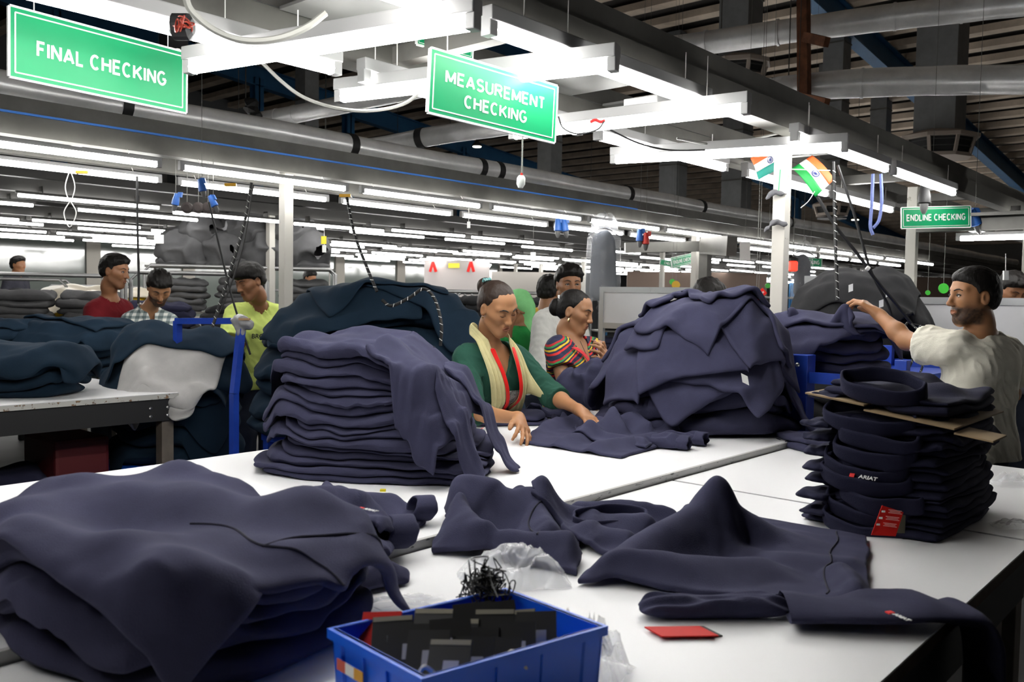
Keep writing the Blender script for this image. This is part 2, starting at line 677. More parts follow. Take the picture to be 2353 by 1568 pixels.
# office glass partition on the left, far behind
gy = 15.4
for i in range(8):
    x0 = 3.2 + i * 1.75
    w = MB()
    w.box((x0, gy, 0), (x0 + .12, gy + .1, 2.75)).box((x0 + 1.63, gy, 0), (x0 + 1.75, gy + .1, 2.75))
    w.box((x0 + .12, gy, 2.6), (x0 + 1.63, gy + .1, 2.75)).box((x0 + .12, gy, .9), (x0 + 1.63, gy + .1, 1.0)).box((x0 + .12, gy + .02, 0), (x0 + 1.63, gy + .08, .9))
    o = struct('window_%d' % (i + 1), w, M_alu, loc=(x0, gy, 0))
    MB().box((x0 + .12, gy + .04, 1.0), (x0 + 1.63, gy + .06, 2.6)).build('pane', M_glasspane, o)
mz = MB().box((2, 15.2, 2.85), (24, 18.5, 3.0))
mez = struct('mezzanine_deck', mz, M_tray, label='grey storage deck above the glass offices')
random.seed(4)
for i in range(11):
    xx = 3.2 + i * .95 + random.uniform(-.1, .1)
    s = random.uniform(.28, .42)
    hh = random.uniform(.22, .42)
    b = MB().box((0, 0, 0), (s * 1.7, s, hh), .01)
    b.box((s * .75, -.002, -.0), (s * .95, s + .002, hh + .002))
    o = b.build('carton', M_carton, loc=(0, 0, 0))
    o.location = (xx, 15.35, 3.0)
    tag(o, 'brown carton on the deck above the offices, %s from the left' % ORD[i], 'carton', 'cartons on the storage deck')
o = MB().tube([(2, 14.6, 2.62), (30, 14.6, 2.62)], .06).build('fire_pipe', M_redpaint)
tag(o, 'dark red fire pipe running along the office fronts', 'pipe')

# ------------------------------------------------------------------ gantries: beams along x over each line of tables
Z_TUBE = 2.18


def gantry(y, x0, x1, depth=.68, name_bits='', near=True, posts=()):
    g = empty('light_gantry', (x0, y, 0), 'grey cable tray gantry ' + name_bits, 'gantry')
    for k, yy in enumerate((y + .07, y + depth + .07)):
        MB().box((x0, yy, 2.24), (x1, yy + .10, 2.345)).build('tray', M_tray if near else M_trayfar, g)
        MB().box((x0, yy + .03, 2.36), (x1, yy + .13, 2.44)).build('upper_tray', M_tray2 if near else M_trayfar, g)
    step = 1.35 if near else 3.0
    x = x0 + .6
    while x < x1:
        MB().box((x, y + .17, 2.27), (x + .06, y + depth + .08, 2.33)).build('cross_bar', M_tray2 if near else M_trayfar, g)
        x += step
    for (px_, py_) in posts:
        p = MB()
        p.box((px_ - .034, py_ - .034, 0), (px_ + .034, py_ + .034, 2.27), .004)
        p.build('post', M_post, g)
        MB().box((px_ - .09, py_ - .09, 0), (px_ + .09, py_ + .09, .012)).build('base_plate', M_post, g)
    return g


g_main = gantry(1.67, -1.2, 26, .68, 'over the white checking tables in front', True, ((4.34, 1.97), (6.55, 2.0), (10.2, 2.0)))
g_left = gantry(4.85, .2, 30, .68, 'over the left tables, with a silver pipe on top', True, ((float(PY(657, 600, 5.02)[0]), 5.02), (8.9, 5.05)))
for i, y in enumerate((7.6, 10.0, 11.9, 13.5)):
    gantry(y, 1.0 + i * .6, 40, .68, 'of the %s row behind the left tables' % ['first', 'second', 'third', 'last'][i], False,
           tuple((xx, y + .4) for xx in (5.3 + i * 1.3, 13 + i)))
# blue cable lying in the gap of the left gantry
o = MB().box((1.2, 4.915, 2.347), (7.5, 4.935, 2.358)).build('blue_cable_strip', M_bluecable)
tag(o, 'bright blue cable laid between the trays of the left gantry', 'cable')
# white sheets closing parts of the main gantry
for i, (xa, xb) in enumerate(((1.62, 1.9), (2.55, 3.1), (3.35, 3.75))):
    o = MB().box((xa, 1.86, 2.335), (xb, 2.40, 2.345)).build('cover_sheet', mat('pale_sheet_metal', (.14, .14, .135), .5, var=.1))
    tag(o, ['pale metal sheet between the trays above the measurement sign', 'pale metal sheet between the trays beside the measurement sign', 'pale metal sheet between the trays beside the small flags'][i], 'sheet')
o = MB().box((3.02, 1.90, 2.2), (3.20, 2.06, 2.262), .005).build('ballast_box', M_white)
tag(o, 'small white ballast box fixed between the trays beside the measurement sign', 'box')


# ------------------------------------------------------------------ fluorescent battens
def batten_parts(L, parent):
    """built along local x, tube axis at z = 0"""
    MB().box((-L / 2, -.024, .022), (L / 2, .024, .062), .004).build('housing', M_white, parent, loc=(0, 0, 0))
    MB().tube([(-L / 2 + .03, 0, 0), (L / 2 - .03, 0, 0)], .0185, 10).build('tube', M_tube, parent, smooth=True, loc=(0, 0, 0))
    for s in (-1, 1):
        MB().box((s * (L / 2 - .016) - .016, -.018, -.018), (s * (L / 2 - .016) + .016, .018, .03), .003).build('lamp_holder', M_white, parent, loc=(0, 0, 0))


bat0 = empty('tube_light', (0, 0, 0), 'x', 'light', 'battens along the near gantry')
batten_parts(1.22, bat0)
BK = children(bat0)
_used = [False]


def place_batten(c, rotz, label, group, hang=None):
    if not _used[0]:
        o = bat0
        _used[0] = True
        o.location = tuple(c)
        o.rotation_euler = (0, 0, rotz)
        o['label'] = label
    else:
        o = copy_tree(bat0, c, rotz, label, kids=BK)
    o['group'] = group
    if hang:
        for s in (-.45, .45):
            w = MB().tube([(s, 0, .06), (s, 0, hang - c[2])], .0022, 5).build('hanger_wire', M_whitewire, o, loc=(0, 0, 0))
    return o


row1 = ((-.75, 'row nearest the camera, leftmost, mostly out of frame'), (1.07, 'batten ending above the back of the measurement sign'), (2.39, 'batten beside the second cross light'),
        (4.39, 'batten running right from the flags'), (5.69, 'batten ending above the endline sign'))
row1 = ((1.07, 'lit batten of the right row, ending above the measurement sign'), (2.39, 'lit batten of the right row, beside the measurement sign'),
        (4.39, 'lit batten of the right row, starting by the small flags'), (5.69, 'lit batten of the right row, ending above the endline sign'))
for xx, lab in row1:
    place_batten((xx, 1.67, Z_TUBE), 0, lab, 'battens along the near gantry', 2.345)
place_batten((-.27, 1.67, Z_TUBE), 0, 'lit batten of the right row, out of the top of the picture', 'battens along the near gantry', 2.345)
for xx, lab in ((-.13, 'lit batten of the left row, passing behind the final checking sign'), (1.21, 'lit batten of the left row, ending right of the final checking sign'), (2.52, 'lit batten of the left row, behind the measurement sign'),
                (3.86, 'lit batten of the left row, ending left of the flags'), (5.3, 'lit batten of the left row, behind the flag post'), (6.6, 'lit batten of the left row, left of the endline sign')):
    place_batten((xx, 2.36, Z_TUBE), 0, lab, 'battens along the near gantry', 2.345)
cross = (((430, 158), (1098, 52), 'lit cross batten between the two big green signs'), ((775, 225), (1419, 150), 'lit cross batten passing behind the measurement sign'),
         ((1173, 312), (1722, 251), 'lit cross batten right below the measurement sign'), ((1404, 369), (1949, 339), 'lit cross batten in front of the small flags'))
for (a, b, lab) in cross:
    zz = Z_TUBE - .045
    A, B = PZ(*a, zz), PZ(*b, zz)
    c = (A + B) / 2
    d = B - A
    L = np.linalg.norm(d[:2])
    o = place_batten(c, math.atan2(d[1], d[0]), lab, 'cross battens of the near gantry')
    o.scale = (L / 1.22, 1.0, 1.0)
    for s in (-.42, .42):
        MB().tube([(s, 0, .06), (s, 0, .21)], .002, 5).build('hanger_wire', M_whitewire, o, loc=(0, 0, 0))
slim0 = empty('tube_light', (0, 0, 0), 'x', 'light')
MB().box((-.61, -.013, .017), (.61, .013, .038)).build('housing', M_white, slim0, loc=(0, 0, 0))
MB().tube([(-.58, 0, 0), (.58, 0, 0)], .017, 8).build('tube', M_tube, slim0, smooth=True, loc=(0, 0, 0))
for s in (-1, 1):
    MB().box((s * .596 - .014, -.015, -.015), (s * .596 + .014, .015, .02)).build('lamp_holder', M_white, slim0, loc=(0, 0, 0))
SK = children(slim0)
for k, y in enumerate((4.85, 5.53)):
    x = .55
    n = 0
    while x < 17:
        lab = 'lit batten of the %s row under the left gantry, %s from the left' % ('front' if k == 0 else 'rear', ORD[n])
        o = copy_tree(slim0, (x + (.35 if k else 0), y, Z_TUBE - .01), 0, lab, kids=SK) if (k or n) else slim0
        o.location = (x + (.35 if k else 0), y, Z_TUBE - .01)
        o['label'] = lab
        o['group'] = 'battens of the left gantry, %s row' % ('front' if k == 0 else 'rear')
        for s in (-.45, .45):
            MB().tube([(s, .04, .036), (s, .075, .075)], .0025, 4).build('hanger_wire', M_whitewire, o, loc=(0, 0, 0))
        x += 1.33
        n += 1
# far battens: one mesh with two materials each
fb = MB()
fb.box((-.6, -.012, .016), (.6, .012, .036)).box((-.4, -.003, .036), (-.394, .075, .09)).box((.4, -.003, .036), (.406, .075, .09))
fb.cur = 1
fb.tube([(-.58, 0, 0), (.58, 0, 0)], .015, 6)
far0 = fb.build('tube_light', [M_trayfar, M_tube], None, loc=(0, 0, 0))
fme = far0.data
bpy.data.objects.remove(far0)
random.seed(11)
nfar = 0
for i, y in enumerate((7.6, 8.28, 10.0, 10.68, 11.9, 12.58, 13.5, 14.18)):
    x = 2.0 + i * .5
    cnt = 0
    while x < 36:
        if random.random() > .07 and math.degrees(math.atan2(y, x)) < 74:
            o = bpy.data.objects.new('tube_light', fme)
            COL.objects.link(o)
            o.location = (x, y, Z_TUBE + random.uniform(-.02, .02))
            o.rotation_euler = (0, random.uniform(-.006, .006), random.uniform(-.01, .01))
            row = i // 2
            cnt += 1
            tag(o, 'lit far batten, %s from the left, %s row of the %s light line' % (ordw(cnt - 1), 'rear' if i % 2 else 'front', ['first', 'second', 'third', 'last'][row]), 'light', 'far battens, %s line' % ['first', 'second', 'third', 'last'][row])
            nfar += 1
        x += 1.3 if i % 2 == 0 else 1.55
for i in range(6):
    o = bpy.data.objects.new('tube_light', fme)
    COL.objects.link(o)
    o.location = (8.6 + 1.4 * i, 1.67 + .68 * (i % 2), Z_TUBE)
    tag(o, 'lit batten farther along the near gantry, %s beyond the endline sign' % ORD[i], 'light', 'near gantry battens far down the line')

# round high-bay lamps under the roof
for i, (px, py, d, lab) in enumerate(((80, 231, 14, 'under the final checking sign'), (548, 308, 14, 'by the left duct end'), (1096, 338, 18, 'left of the measurement sign switch'), (913, 363, 22, 'above the dark duct straps'),
                                      (1357, 434, 20, 'below the measurement sign, on the right'), (1697, 457, 20, 'left of the flag post'), (1892, 493, 20, 'right of the flag post'), (1965, 506, 22, 'left of the blue hanging cord'))):
    p = PD(px, py, d)
    t = empty('high_bay_lamp', p, 'small round lit ceiling lamp ' + lab, 'lamp')
    MB().lathe(p + np.array([0, 0, -.0]), [(.085, 0), (.085, .01)], 14).build('lens', M_bay, t)
    MB().lathe(p, [(.10, .011), (.10, .05), (.05, .10), (.02, .16)], 14).build('housing', M_black, t)
    zr = roof_z(p[0]) + .27
    MB().tube([p + np.array([0, 0, .15]), (p[0], p[1], zr)], .006, 5).build('suspension_rod', M_tray, t)


# ------------------------------------------------------------------ ducts, pipes
def duct(pts, r, label, rings=(), band=None, n=18):
    t = empty('silver_duct', pts[0], label, 'duct')
    sp = spline(pts, 10) if len(pts) > 2 else [np.asarray(pts[0]) + (np.asarray(pts[1]) - np.asarray(pts[0])) * i / 40 for i in range(41)]
    nn = len(sp)
    rr = [r * (1 + .035 * float(vnoise(i * .45, r * 50, seed=3))) for i in range(nn)]
    MB().tube(sp, rr, n).build('pipe', M_silver, t, smooth=True)
    for u in rings:
        i = int(u * (nn - 1))
        i = min(max(i, 1), nn - 2)
        dv = sp[i + 1] - sp[i - 1]
        dv = dv / np.linalg.norm(dv)
        MB().tube([sp[i] - dv * .012, sp[i] + dv * .012], r * 1.07, n).build('joint_ring', M_silver, t, smooth=True)
    for u in (.12, .75):
        c_ = sp[int(u * (nn - 1))]
        MB().tube([c_ + np.array([0, 0, r * .9]), (c_[0], c_[1], roof_z(c_[0]) + .27)], .006, 5).build('hanger_rod', M_tray, t)
    for u in (band or ()):
        i = min(max(int(u * (nn - 1)), 1), nn - 2)
        dv = sp[i + 1] - sp[i - 1]
        dv = dv / np.linalg.norm(dv)
        MB().tube([sp[i] - dv * .035, sp[i] + dv * .035], r * 1.1, n).build('black_strap', M_black, t, smooth=True)
    return t


duct([PD(1530, 112, 9.6), PD(1850, 66, 8.9), PD(2110, 32, 8.4), PD(2420, 0, 7.9), PD(3300, -75, 6.6)], .125, 'silver insulated duct at the top right, upper of two', (.08, .22, .47, .62))
duct([PD(1760, 212, 9.0), PD(1900, 196, 8.6), PD(2130, 186, 8.2), PD(2440, 180, 7.8), PD(3300, 150, 6.6)], .135, 'silver dented duct at the top right, lower of two', (.35,))
t = empty('rusty_bracket', PD(1850, 235, 8.65), 'rusty brown steel hanger holding the two right ducts', 'bracket')
a, b = PD(1846, -60, 8.55), PD(1848, 236, 8.55)
MB().beam(a, b, .10, .10, up=(1, 0, 0)).build('upright', M_rust, t)
for py in (85, 226):
    a, b = PD(1850, py, 8.5), PD(1900, py + 12, 8.2)
    MB().beam(a, b, .06, .09).build('arm', M_rust, t)
duct([PD(700, 352, 8.8), PD(860, 338, 8.5), PD(1000, 312, 8.2), PD(1190, 284, 7.9)], .088, 'silver dented duct below the measurement sign', (.05, .62), (.6,))
duct([PD(530, 288, 9.0), PD(650, 268, 8.7), PD(800, 238, 8.4), PD(1000, 196, 8.0)], .085, 'silver duct left of the measurement sign', (.3, .4), (.15,))
pl = empty('gantry_pipe', (1.2, 5.12, 2.52), 'long silver pipe lying on the left gantry', 'pipe')
MB().tube([(.4 + i * .5, 5.12, 2.525 + .006 * math.sin(i * 1.3)) for i in range(50)], .078, 16).build('pipe', M_silver, pl, smooth=True)
for xx in (2.4, 4.05, 5.4, 5.62, 7.6, 9.1, 11.5):
    MB().tube([(xx - .03, 5.12, 2.525), (xx + .03, 5.12, 2.525)], .086, 16).build('black_strap', M_black, pl, smooth=True)
o = MB().beam(PD(410, 292, 8.9), PD(515, 272, 8.7), .05, .05).build('strut', M_black)
tag(o, 'dark strut reaching to the left duct end', 'strut')
# tangled dark valves at duct end
vm = MB()
random.seed(8)
for i in range(9):
    p = PD(585 + random.uniform(-14, 22), 240 + i * 14, 8.6)
    vm.lathe(p, [(.03, -.05), (random.uniform(.05, .09), -.02), (random.uniform(.05, .09), .03), (.03, .06)], 9, (random.uniform(-1, 1), random.uniform(-1, 1), .6))
o = vm.build('valve_cluster', M_black)
tag(o, 'cluster of black valves at the left duct end', 'valve')


# square vertical air ducts with octagonal diffusers
def air_duct(px, d, wpx, pybot, label, diff=True):
    w = wpx / F_PX * d
    p = PD(px, pybot, d)
    t = empty('air_duct', p, label, 'air duct')
    z0, z1 = p[2], roof_z(p[0]) + .1
    MB().box((p[0] - w / 2, p[1] - w / 2, z0), (p[0] + w / 2, p[1] + w / 2, z1)).build('shaft', mat('air_duct_grey', (.19, .195, .20), .6, var=.15), t)
    for zz in np.arange(z0 + .8, z1, 1.1):
        MB().box((p[0] - w / 2 - .012, p[1] - w / 2 - .012, zz), (p[0] + w / 2 + .012, p[1] + w / 2 + .012, zz + .03)).build('flange', M_tray, t)
    if diff:
        m_ = mat('diffuser_cream', (.42, .36, .31), .6)
        r = w * .95
        h = w * .55
        MB().lathe(p, [(w * .55, .06), (r * 1.05, -.02), (r * 1.05, -.07), (r * .9, -.07)], 8).build('hood', m_, t)
        MB().lathe(p, [(r * .86, -.07), (r * .74, -h)], 8).build('grille', M_black, t)
        for j in range(8):
            a = 2 * math.pi * j / 8
            top = p + np.array([math.sin(a) * r * .93, -math.cos(a) * r * .93, -.06])
            bot = p + np.array([math.sin(a) * r * .80, -math.cos(a) * r * .80, -h])
            MB().beam(top, bot, .045, .03, up=(math.sin(a), -math.cos(a), .1)).build('grille_bar', m_, t)
        MB().lathe(p, [(r * .84, -h + .02), (r * .84, -h - .03)], 8).build('bottom_ring', m_, t)
        for j in range(3):
            MB().lathe(p, [(r * (.85 - .03 * j), -.10 - j * .09), (r * (.85 - .03 * j), -.115 - j * .09)], 8).build('slat', mat('slat_dark', (.06, .06, .06), .6), t)
    return t


air_duct(2158, 13, 88, 312, 'grey air duct with cream octagonal diffuser, right side')
air_duct(1700, 12, 72, 140, 'grey air duct with cream diffuser above the right gantry')
air_duct(1905, 20, 42, 330, 'slim grey air duct right of the rusty bracket', False)
air_duct(2022, 22, 36, 330, 'slim grey air duct below the lower right duct', False)
air_duct(1262, 18, 40, 420, 'grey air shaft right of the white pendant switch', False)
air_duct(1545, 19, 46, 470, 'grey air shaft left of the flag post', False)
air_duct(1690, 20, 50, 500, 'grey air shaft just left of the flag post', False)
air_duct(705, 17, 38, 330, 'grey air shaft by the valve cluster', False)
air_duct(400, 19, 46, 330, 'grey air shaft behind the final checking sign', False)
air_duct(1912, 17, 46, 468, 'grey air duct with diffuser right of the flags, far away')


# ------------------------------------------------------------------ tables
def table(name, x0, x1, y0, y1, z, label, legs, apron_m=M_frame_dark, leg_m=M_legtan, strip_side=None, apron=.11, thick=.03, edge=M_edge):
    t = empty(name, (x0, y0, 0), label, 'table')
    MB().box((x0, y0, z - .004), (x1, y1, z), 0).build('worktop', M_tabletop, t)
    MB().box((x0, y0, z - thick), (x1, y1, z - .0045), 0).build('board_edge', edge, t)
    for s in ((x0 + .01, y0 + .012, x1 - .01, y0 + .042), (x0 + .01, y1 - .042, x1 - .01, y1 - .012), (x0 + .01, y0 + .045, x0 + .04, y1 - .045), (x1 - .04, y0 + .045, x1 - .01, y1 - .045)):
        MB().box((s[0], s[1], z - thick - apron), (s[2], s[3], z - thick)).build('apron_rail', apron_m, t)
    for (lx, ly) in legs:
        MB().box((lx - .035, ly - .035, 0), (lx + .035, ly + .035, z - thick - (apron if apron < .2 else 0)), .003).build('leg', leg_m, t)
    return t


ZN, ZF = .86, .88
tn = table('checking_table', -1.2, 2.505, .45, 1.485, ZN, 'white topped checking table in the foreground', ((2.40, .53), (2.40, 1.40), (.4, .53), (-1.1, .53), (.4, 1.40), (-1.1, 1.40)), edge=M_brownedge)
tb = table('checking_table', 2.52, 3.62, .45, 1.485, ZN, 'white topped checking table under the stack with cardboard', ((2.62, .53), (3.52, .53), (3.52, 1.40), (2.62, 1.40)), edge=M_brownedge)
tf = table('checking_table', -1.2, 3.66, 1.505, 2.78, ZF, 'white topped checking table in front of the woman in green', ((3.56, 1.6), (3.56, 2.68), (1.2, 2.68), (-1.1, 2.68), (-1.1, 1.6), (1.2, 1.6)))
MB().box((-1.2, 1.492, ZF - .035), (3.66, 1.504, ZF + .002)).build('edge_strip', mat_chips('aluminium_edge_strip', (.45, .45, .44), (.12, .12, .12), .62, 20, .4, stretch=(1, 5, 5)), tf)
tl = table('checking_table', -.2, 2.52, 4.71, 6.0, ZF, 'white topped table with a chipped dark frame, on the left', ((2.47, 4.775), (2.47, 5.9), (.5, 4.78), (.5, 5.9)), apron=.125, leg_m=M_legtan)
for (sx, sz) in ((2.36, .80), (2.46, .80), (2.36, .755), (2.46, .755)):
    MB().lathe((sx, 4.722, sz), [(.009, 0), (.009, .004), (.004, .008)], 8, (0, -1, 0)).build('bolt', M_bolt, tl)
tl2 = table('checking_table', .2, 3.1, 6.03, 6.6, ZF, 'white topped table behind the chipped left table', ((3.0, 6.1), (3.0, 6.5), (.4, 6.1), (.4, 6.5)))
tw = table('checking_table', 3.72, 4.75, 2.32, 2.95, ZF, 'small white table in front of the woman in the striped blouse', ((3.8, 2.4), (4.65, 2.4), (4.65, 2.87), (3.8, 2.87)))
tr = table('checking_table', 4.3, 6.2, -.30, .42, .86, 'white topped table at the right edge behind the man', ((4.4, -.2), (6.1, -.2), (4.4, .34), (6.1, .34)))
# brown chipped patches on the near table's right corner are wear of the edge board itself
# ------------------------------------------------------------------ signs
def sign(name, tl_, tr_, br_, bl_, lines, sizes, label, group=None, text_m=None, border=True, thick=.008, bold=.0):
    tl_, tr_, br_, bl_ = [np.asarray(q, float) for q in (tl_, tr_, br_, bl_)]
    x = tr_ - tl_
    W = np.linalg.norm(x)
    x = x / W
    y = (tl_ - bl_)
    Hh = np.linalg.norm(y)
    y = y - x * np.dot(x, y)
    y = y / np.linalg.norm(y)
    n = np.cross(x, y)
    c = (tl_ + tr_ + br_ + bl_) / 4
    t = empty(name, c - y * Hh / 2, label, 'sign', group)
    MB().obox(c - n * thick / 2, x * W / 2, y * Hh / 2, n * thick / 2).build('panel', [M_green][0], t)
    if border:
        bd = MB()
        m = .025 * W
        hw, hh = W / 2 - m, Hh / 2 - m
        s = .004 * (W / .6)
        e = .0006
        for sy in (-1, 1):
            bd.obox(c + y * sy * hh + n * e, x * hw, y * s / 2, n * e)
        for sx in (-1, 1):
            bd.obox(c + x * sx * hw + n * e, x * s / 2, y * hh, n * e)
        bd.build('border_line', M_signwhite, t)
        bk = MB()
        for sy in (-1, 1):
            bk.obox(c + y * sy * (Hh / 2 + .002) - n * thick / 2, x * W / 2, y * .003, n * thick / 1.8)
        for sx in (-1, 1):
            bk.obox(c + x * sx * (W / 2 + .002) - n * thick / 2, x * .003, y * Hh / 2, n * thick / 1.8)
        bk.build('edge_trim', M_signwhite, t)
    for (txt, off, wd), sz in zip(lines, sizes):
        block_text('lettering', txt, sz * .74, M_signwhite, c + y * off * Hh + n * .0012, x, y, t, width=wd * W)
    return t


def sign_px(name, q, ds, *a, **k):
    pts = [PD(q[i][0], q[i][1], ds[i]) for i in range(4)]
    return sign(name, *pts, *a, **k)


def upright(pl, pr, topl, topr, dl, dr):
    """vertical board from left/right edges given in pixels"""
    a, b = PD(*pl[0], dl), PD(*pl[1], dl)
    c, d = PD(*pr[0], dr), PD(*pr[1], dr)
    b[:2] = a[:2]
    d[:2] = c[:2]
    return a, c, d, b


s1 = upright(((22, 13), (20, 173)), ((428, 122), (424, 258)), 0, 0, 2.45, 2.886)
sg = sign('hanging_sign', *s1, (('FINAL CHECKING', -.02, .74),), (.062,), 'green hanging sign reading FINAL CHECKING')
s2 = upright(((989, 110), (984, 256)), ((1279, 198), (1272, 327)), 0, 0, 2.50, 2.833)
sg2 = sign('hanging_sign', *s2, (('MEASUREMENT', .13, .79), ('CHECKING', -.19, .50)), (.052, .052), 'green hanging sign reading MEASUREMENT CHECKING')
for s_, g_ in ((s1, sg), (s2, sg2)):
    for u in (.12, .88):
        p = s_[0] * (1 - u) + s_[1] * u
        MB().tube([p + np.array([0, 0, .002]), (p[0], p[1], 2.42 if s_ is s1 else 2.36)], .0016, 5).build('hanging_wire', M_whitewire, g_)
# loop of white chain at the final checking sign
ch = MB()
for i in range(16):
    p = PD(408 + i * 6, 116 + 6 * math.sin(i * .9) + (i % 3) * 2, 2.9)
    ring = [p + CX * .009 * math.cos(a) + (CY * math.cos(i) + CF * math.sin(i)) * .006 * math.sin(a) for a in np.linspace(0, 2 * math.pi, 9)[:-1]]
    ch.tube(ring, .0017, 5, closed=True)
o = ch.build('chain', M_whitewire)
tag(o, 'white link chain at the corner of the final checking sign', 'chain')
# second green sign seen from behind above the measurement sign
s3 = upright(((968, 84), (968, 92)), ((1086, 97), (1084, 126)), 0, 0, 2.95, 3.05)
a_, c_ = PD(960, 66, 3.0), PD(1086, 102, 3.15)
sg3 = sign('hanging_sign', a_, c_, c_ - np.array([0, 0, .05]), a_ - np.array([0, 0, .05]), (('CHECKING', 0, .7),), (.035,), 'narrow green sign partly hidden above the measurement sign')
# endline sign on the right, bolted to a post
e1 = PD(2072, 477, 5.9), PD(2230, 473, 5.85), PD(2230, 524, 5.85), PD(2072, 524, 5.9)
sg4 = sign('mounted_sign', *e1, (('ENDLINE CHECKING', -.0, .86),), (.062,), 'green sign reading ENDLINE CHECKING above the man on the right')
e2 = PD(1543, 592, 10.5), PD(1598, 580, 11.0), PD(1598, 606, 11.0), PD(1545, 615, 10.5)
sign('hanging_sign', *e2, (('ENDLINE CHECKING', 0, .86),), (.06,), 'small tilted green sign reading ENDLINE CHECKING in the middle distance')
e3 = PD(1517, 596, 12.5), PD(1564, 606, 12.5), PD(1564, 617, 12.5), PD(1517, 609, 12.5)
sign('hanging_sign', *e3, (('CHECKING', 0, .6),), (.05,), 'small green sign half hidden behind the tilted endline sign')
e4 = PD(1836, 592, 11.5), PD(1889, 594, 11.5), PD(1887, 614, 11.5), PD(1836, 612, 11.5)
sign('hanging_sign', *e4, (('CHECKING', 0, .8),), (.075,), 'small green sign whose word ends CKING, right of the flag post')

# ================================================================== fabric
def fleece(name, col, sheen=.35):
    return mat(name, col, .92, var=.18, vscale=7, bump=.35, bscale=420, spec=.15, sheen=sheen)


M_navy = fleece('navy_fleece', (.044, .0445, .084), .10)
M_teal = fleece('teal_navy_fleece', (.011, .024, .042), .06)
M_char = fleece('charcoal_fleece', (.026, .026, .028), .06)
M_grey = fleece('grey_fleece', (.085, .085, .088), .06)
M_lgrey = mat('pale_grey_jersey', (.46, .45, .44), .9, var=.1, vscale=9, bump=.2, bscale=300, spec=.15)
M_darknavy = fleece('dark_navy_fleece', (.024, .0245, .050), .05)
M_seam = mat('seam_thread', (.018, .018, .035), .9)
M_tagwhite = mat('white_paper_tag', (.80, .80, .78), .6)
M_tagred = mat('red_card_tag', (.60, .018, .014), .6, spec=.2)
M_tagblack = mat('black_card_tag', (.02, .02, .02), .45)
M_embred = mat('red_embroidery', (.70, .03, .03), .8)
M_embwhite = mat('white_embroidery', (.75, .75, .75), .8)


class Pile:
    """height field of what already lies there; every new garment comes to rest on it"""

    def __init__(self, x0, y0, x1, y1, z0, cell=.012):
        self.x0, self.y0, self.c = x0, y0, cell
        self.n, self.m = int((x1 - x0) / cell) + 1, int((y1 - y0) / cell) + 1
        self.H = np.full((self.n, self.m), z0, float)
        self.z0 = z0

    def grid(self):
        return np.meshgrid(self.x0 + np.arange(self.n) * self.c, self.y0 + np.arange(self.m) * self.c, indexing='ij')

    def blur(self, s):
        k = max(1, int(s / self.c))
        A = np.pad(self.H, 2 * k, mode='edge')
        ker = np.ones(2 * k + 1) / (2 * k + 1)
        for _ in range(2):
            A = np.apply_along_axis(lambda q: np.convolve(q, ker, 'same'), 0, A)
            A = np.apply_along_axis(lambda q: np.convolve(q, ker, 'same'), 1, A)
        return A[2 * k:-2 * k, 2 * k:-2 * k]

    def sample(self, x, y, A=None):
        A = self.H if A is None else A
        u = np.clip((x - self.x0) / self.c, 0, self.n - 1.001)
        v = np.clip((y - self.y0) / self.c, 0, self.m - 1.001)
        i, j = u.astype(int), v.astype(int)
        fu, fv = u - i, v - j
        return (A[i, j] * (1 - fu) * (1 - fv) + A[i + 1, j] * fu * (1 - fv) + A[i, j + 1] * (1 - fu) * fv + A[i + 1, j + 1] * fu * fv)

    def stamp(self, x, y, z):
        i = np.round((x - self.x0) / self.c).astype(int)
        j = np.round((y - self.y0) / self.c).astype(int)
        ok = (i >= 0) & (i < self.n) & (j >= 0) & (j < self.m)
        T = np.full_like(self.H, -9.0)
        np.maximum.at(T, (i[ok], j[ok]), z[ok])
        for _ in range(2):
            P = np.pad(T, 1, constant_values=-9)
            N = np.max([P[a:a + self.n, b:b + self.m] for a in range(3) for b in range(3)], axis=0)
            T = np.where(T < -5, N, T)
        self.H = np.maximum(self.H, T)

    def bump(self, fn):
        X, Y = self.grid()
        self.H = np.maximum(self.H, fn(X, Y))


def grid_faces(n, m, off=0, flip=False):
    i, j = np.meshgrid(np.arange(n - 1), np.arange(m - 1), indexing='ij')
    a = (i * m + j).ravel() + off
    f = np.stack([a, a + m, a + m + 1, a + 1], 1)
    return f[:, ::-1] if flip else f


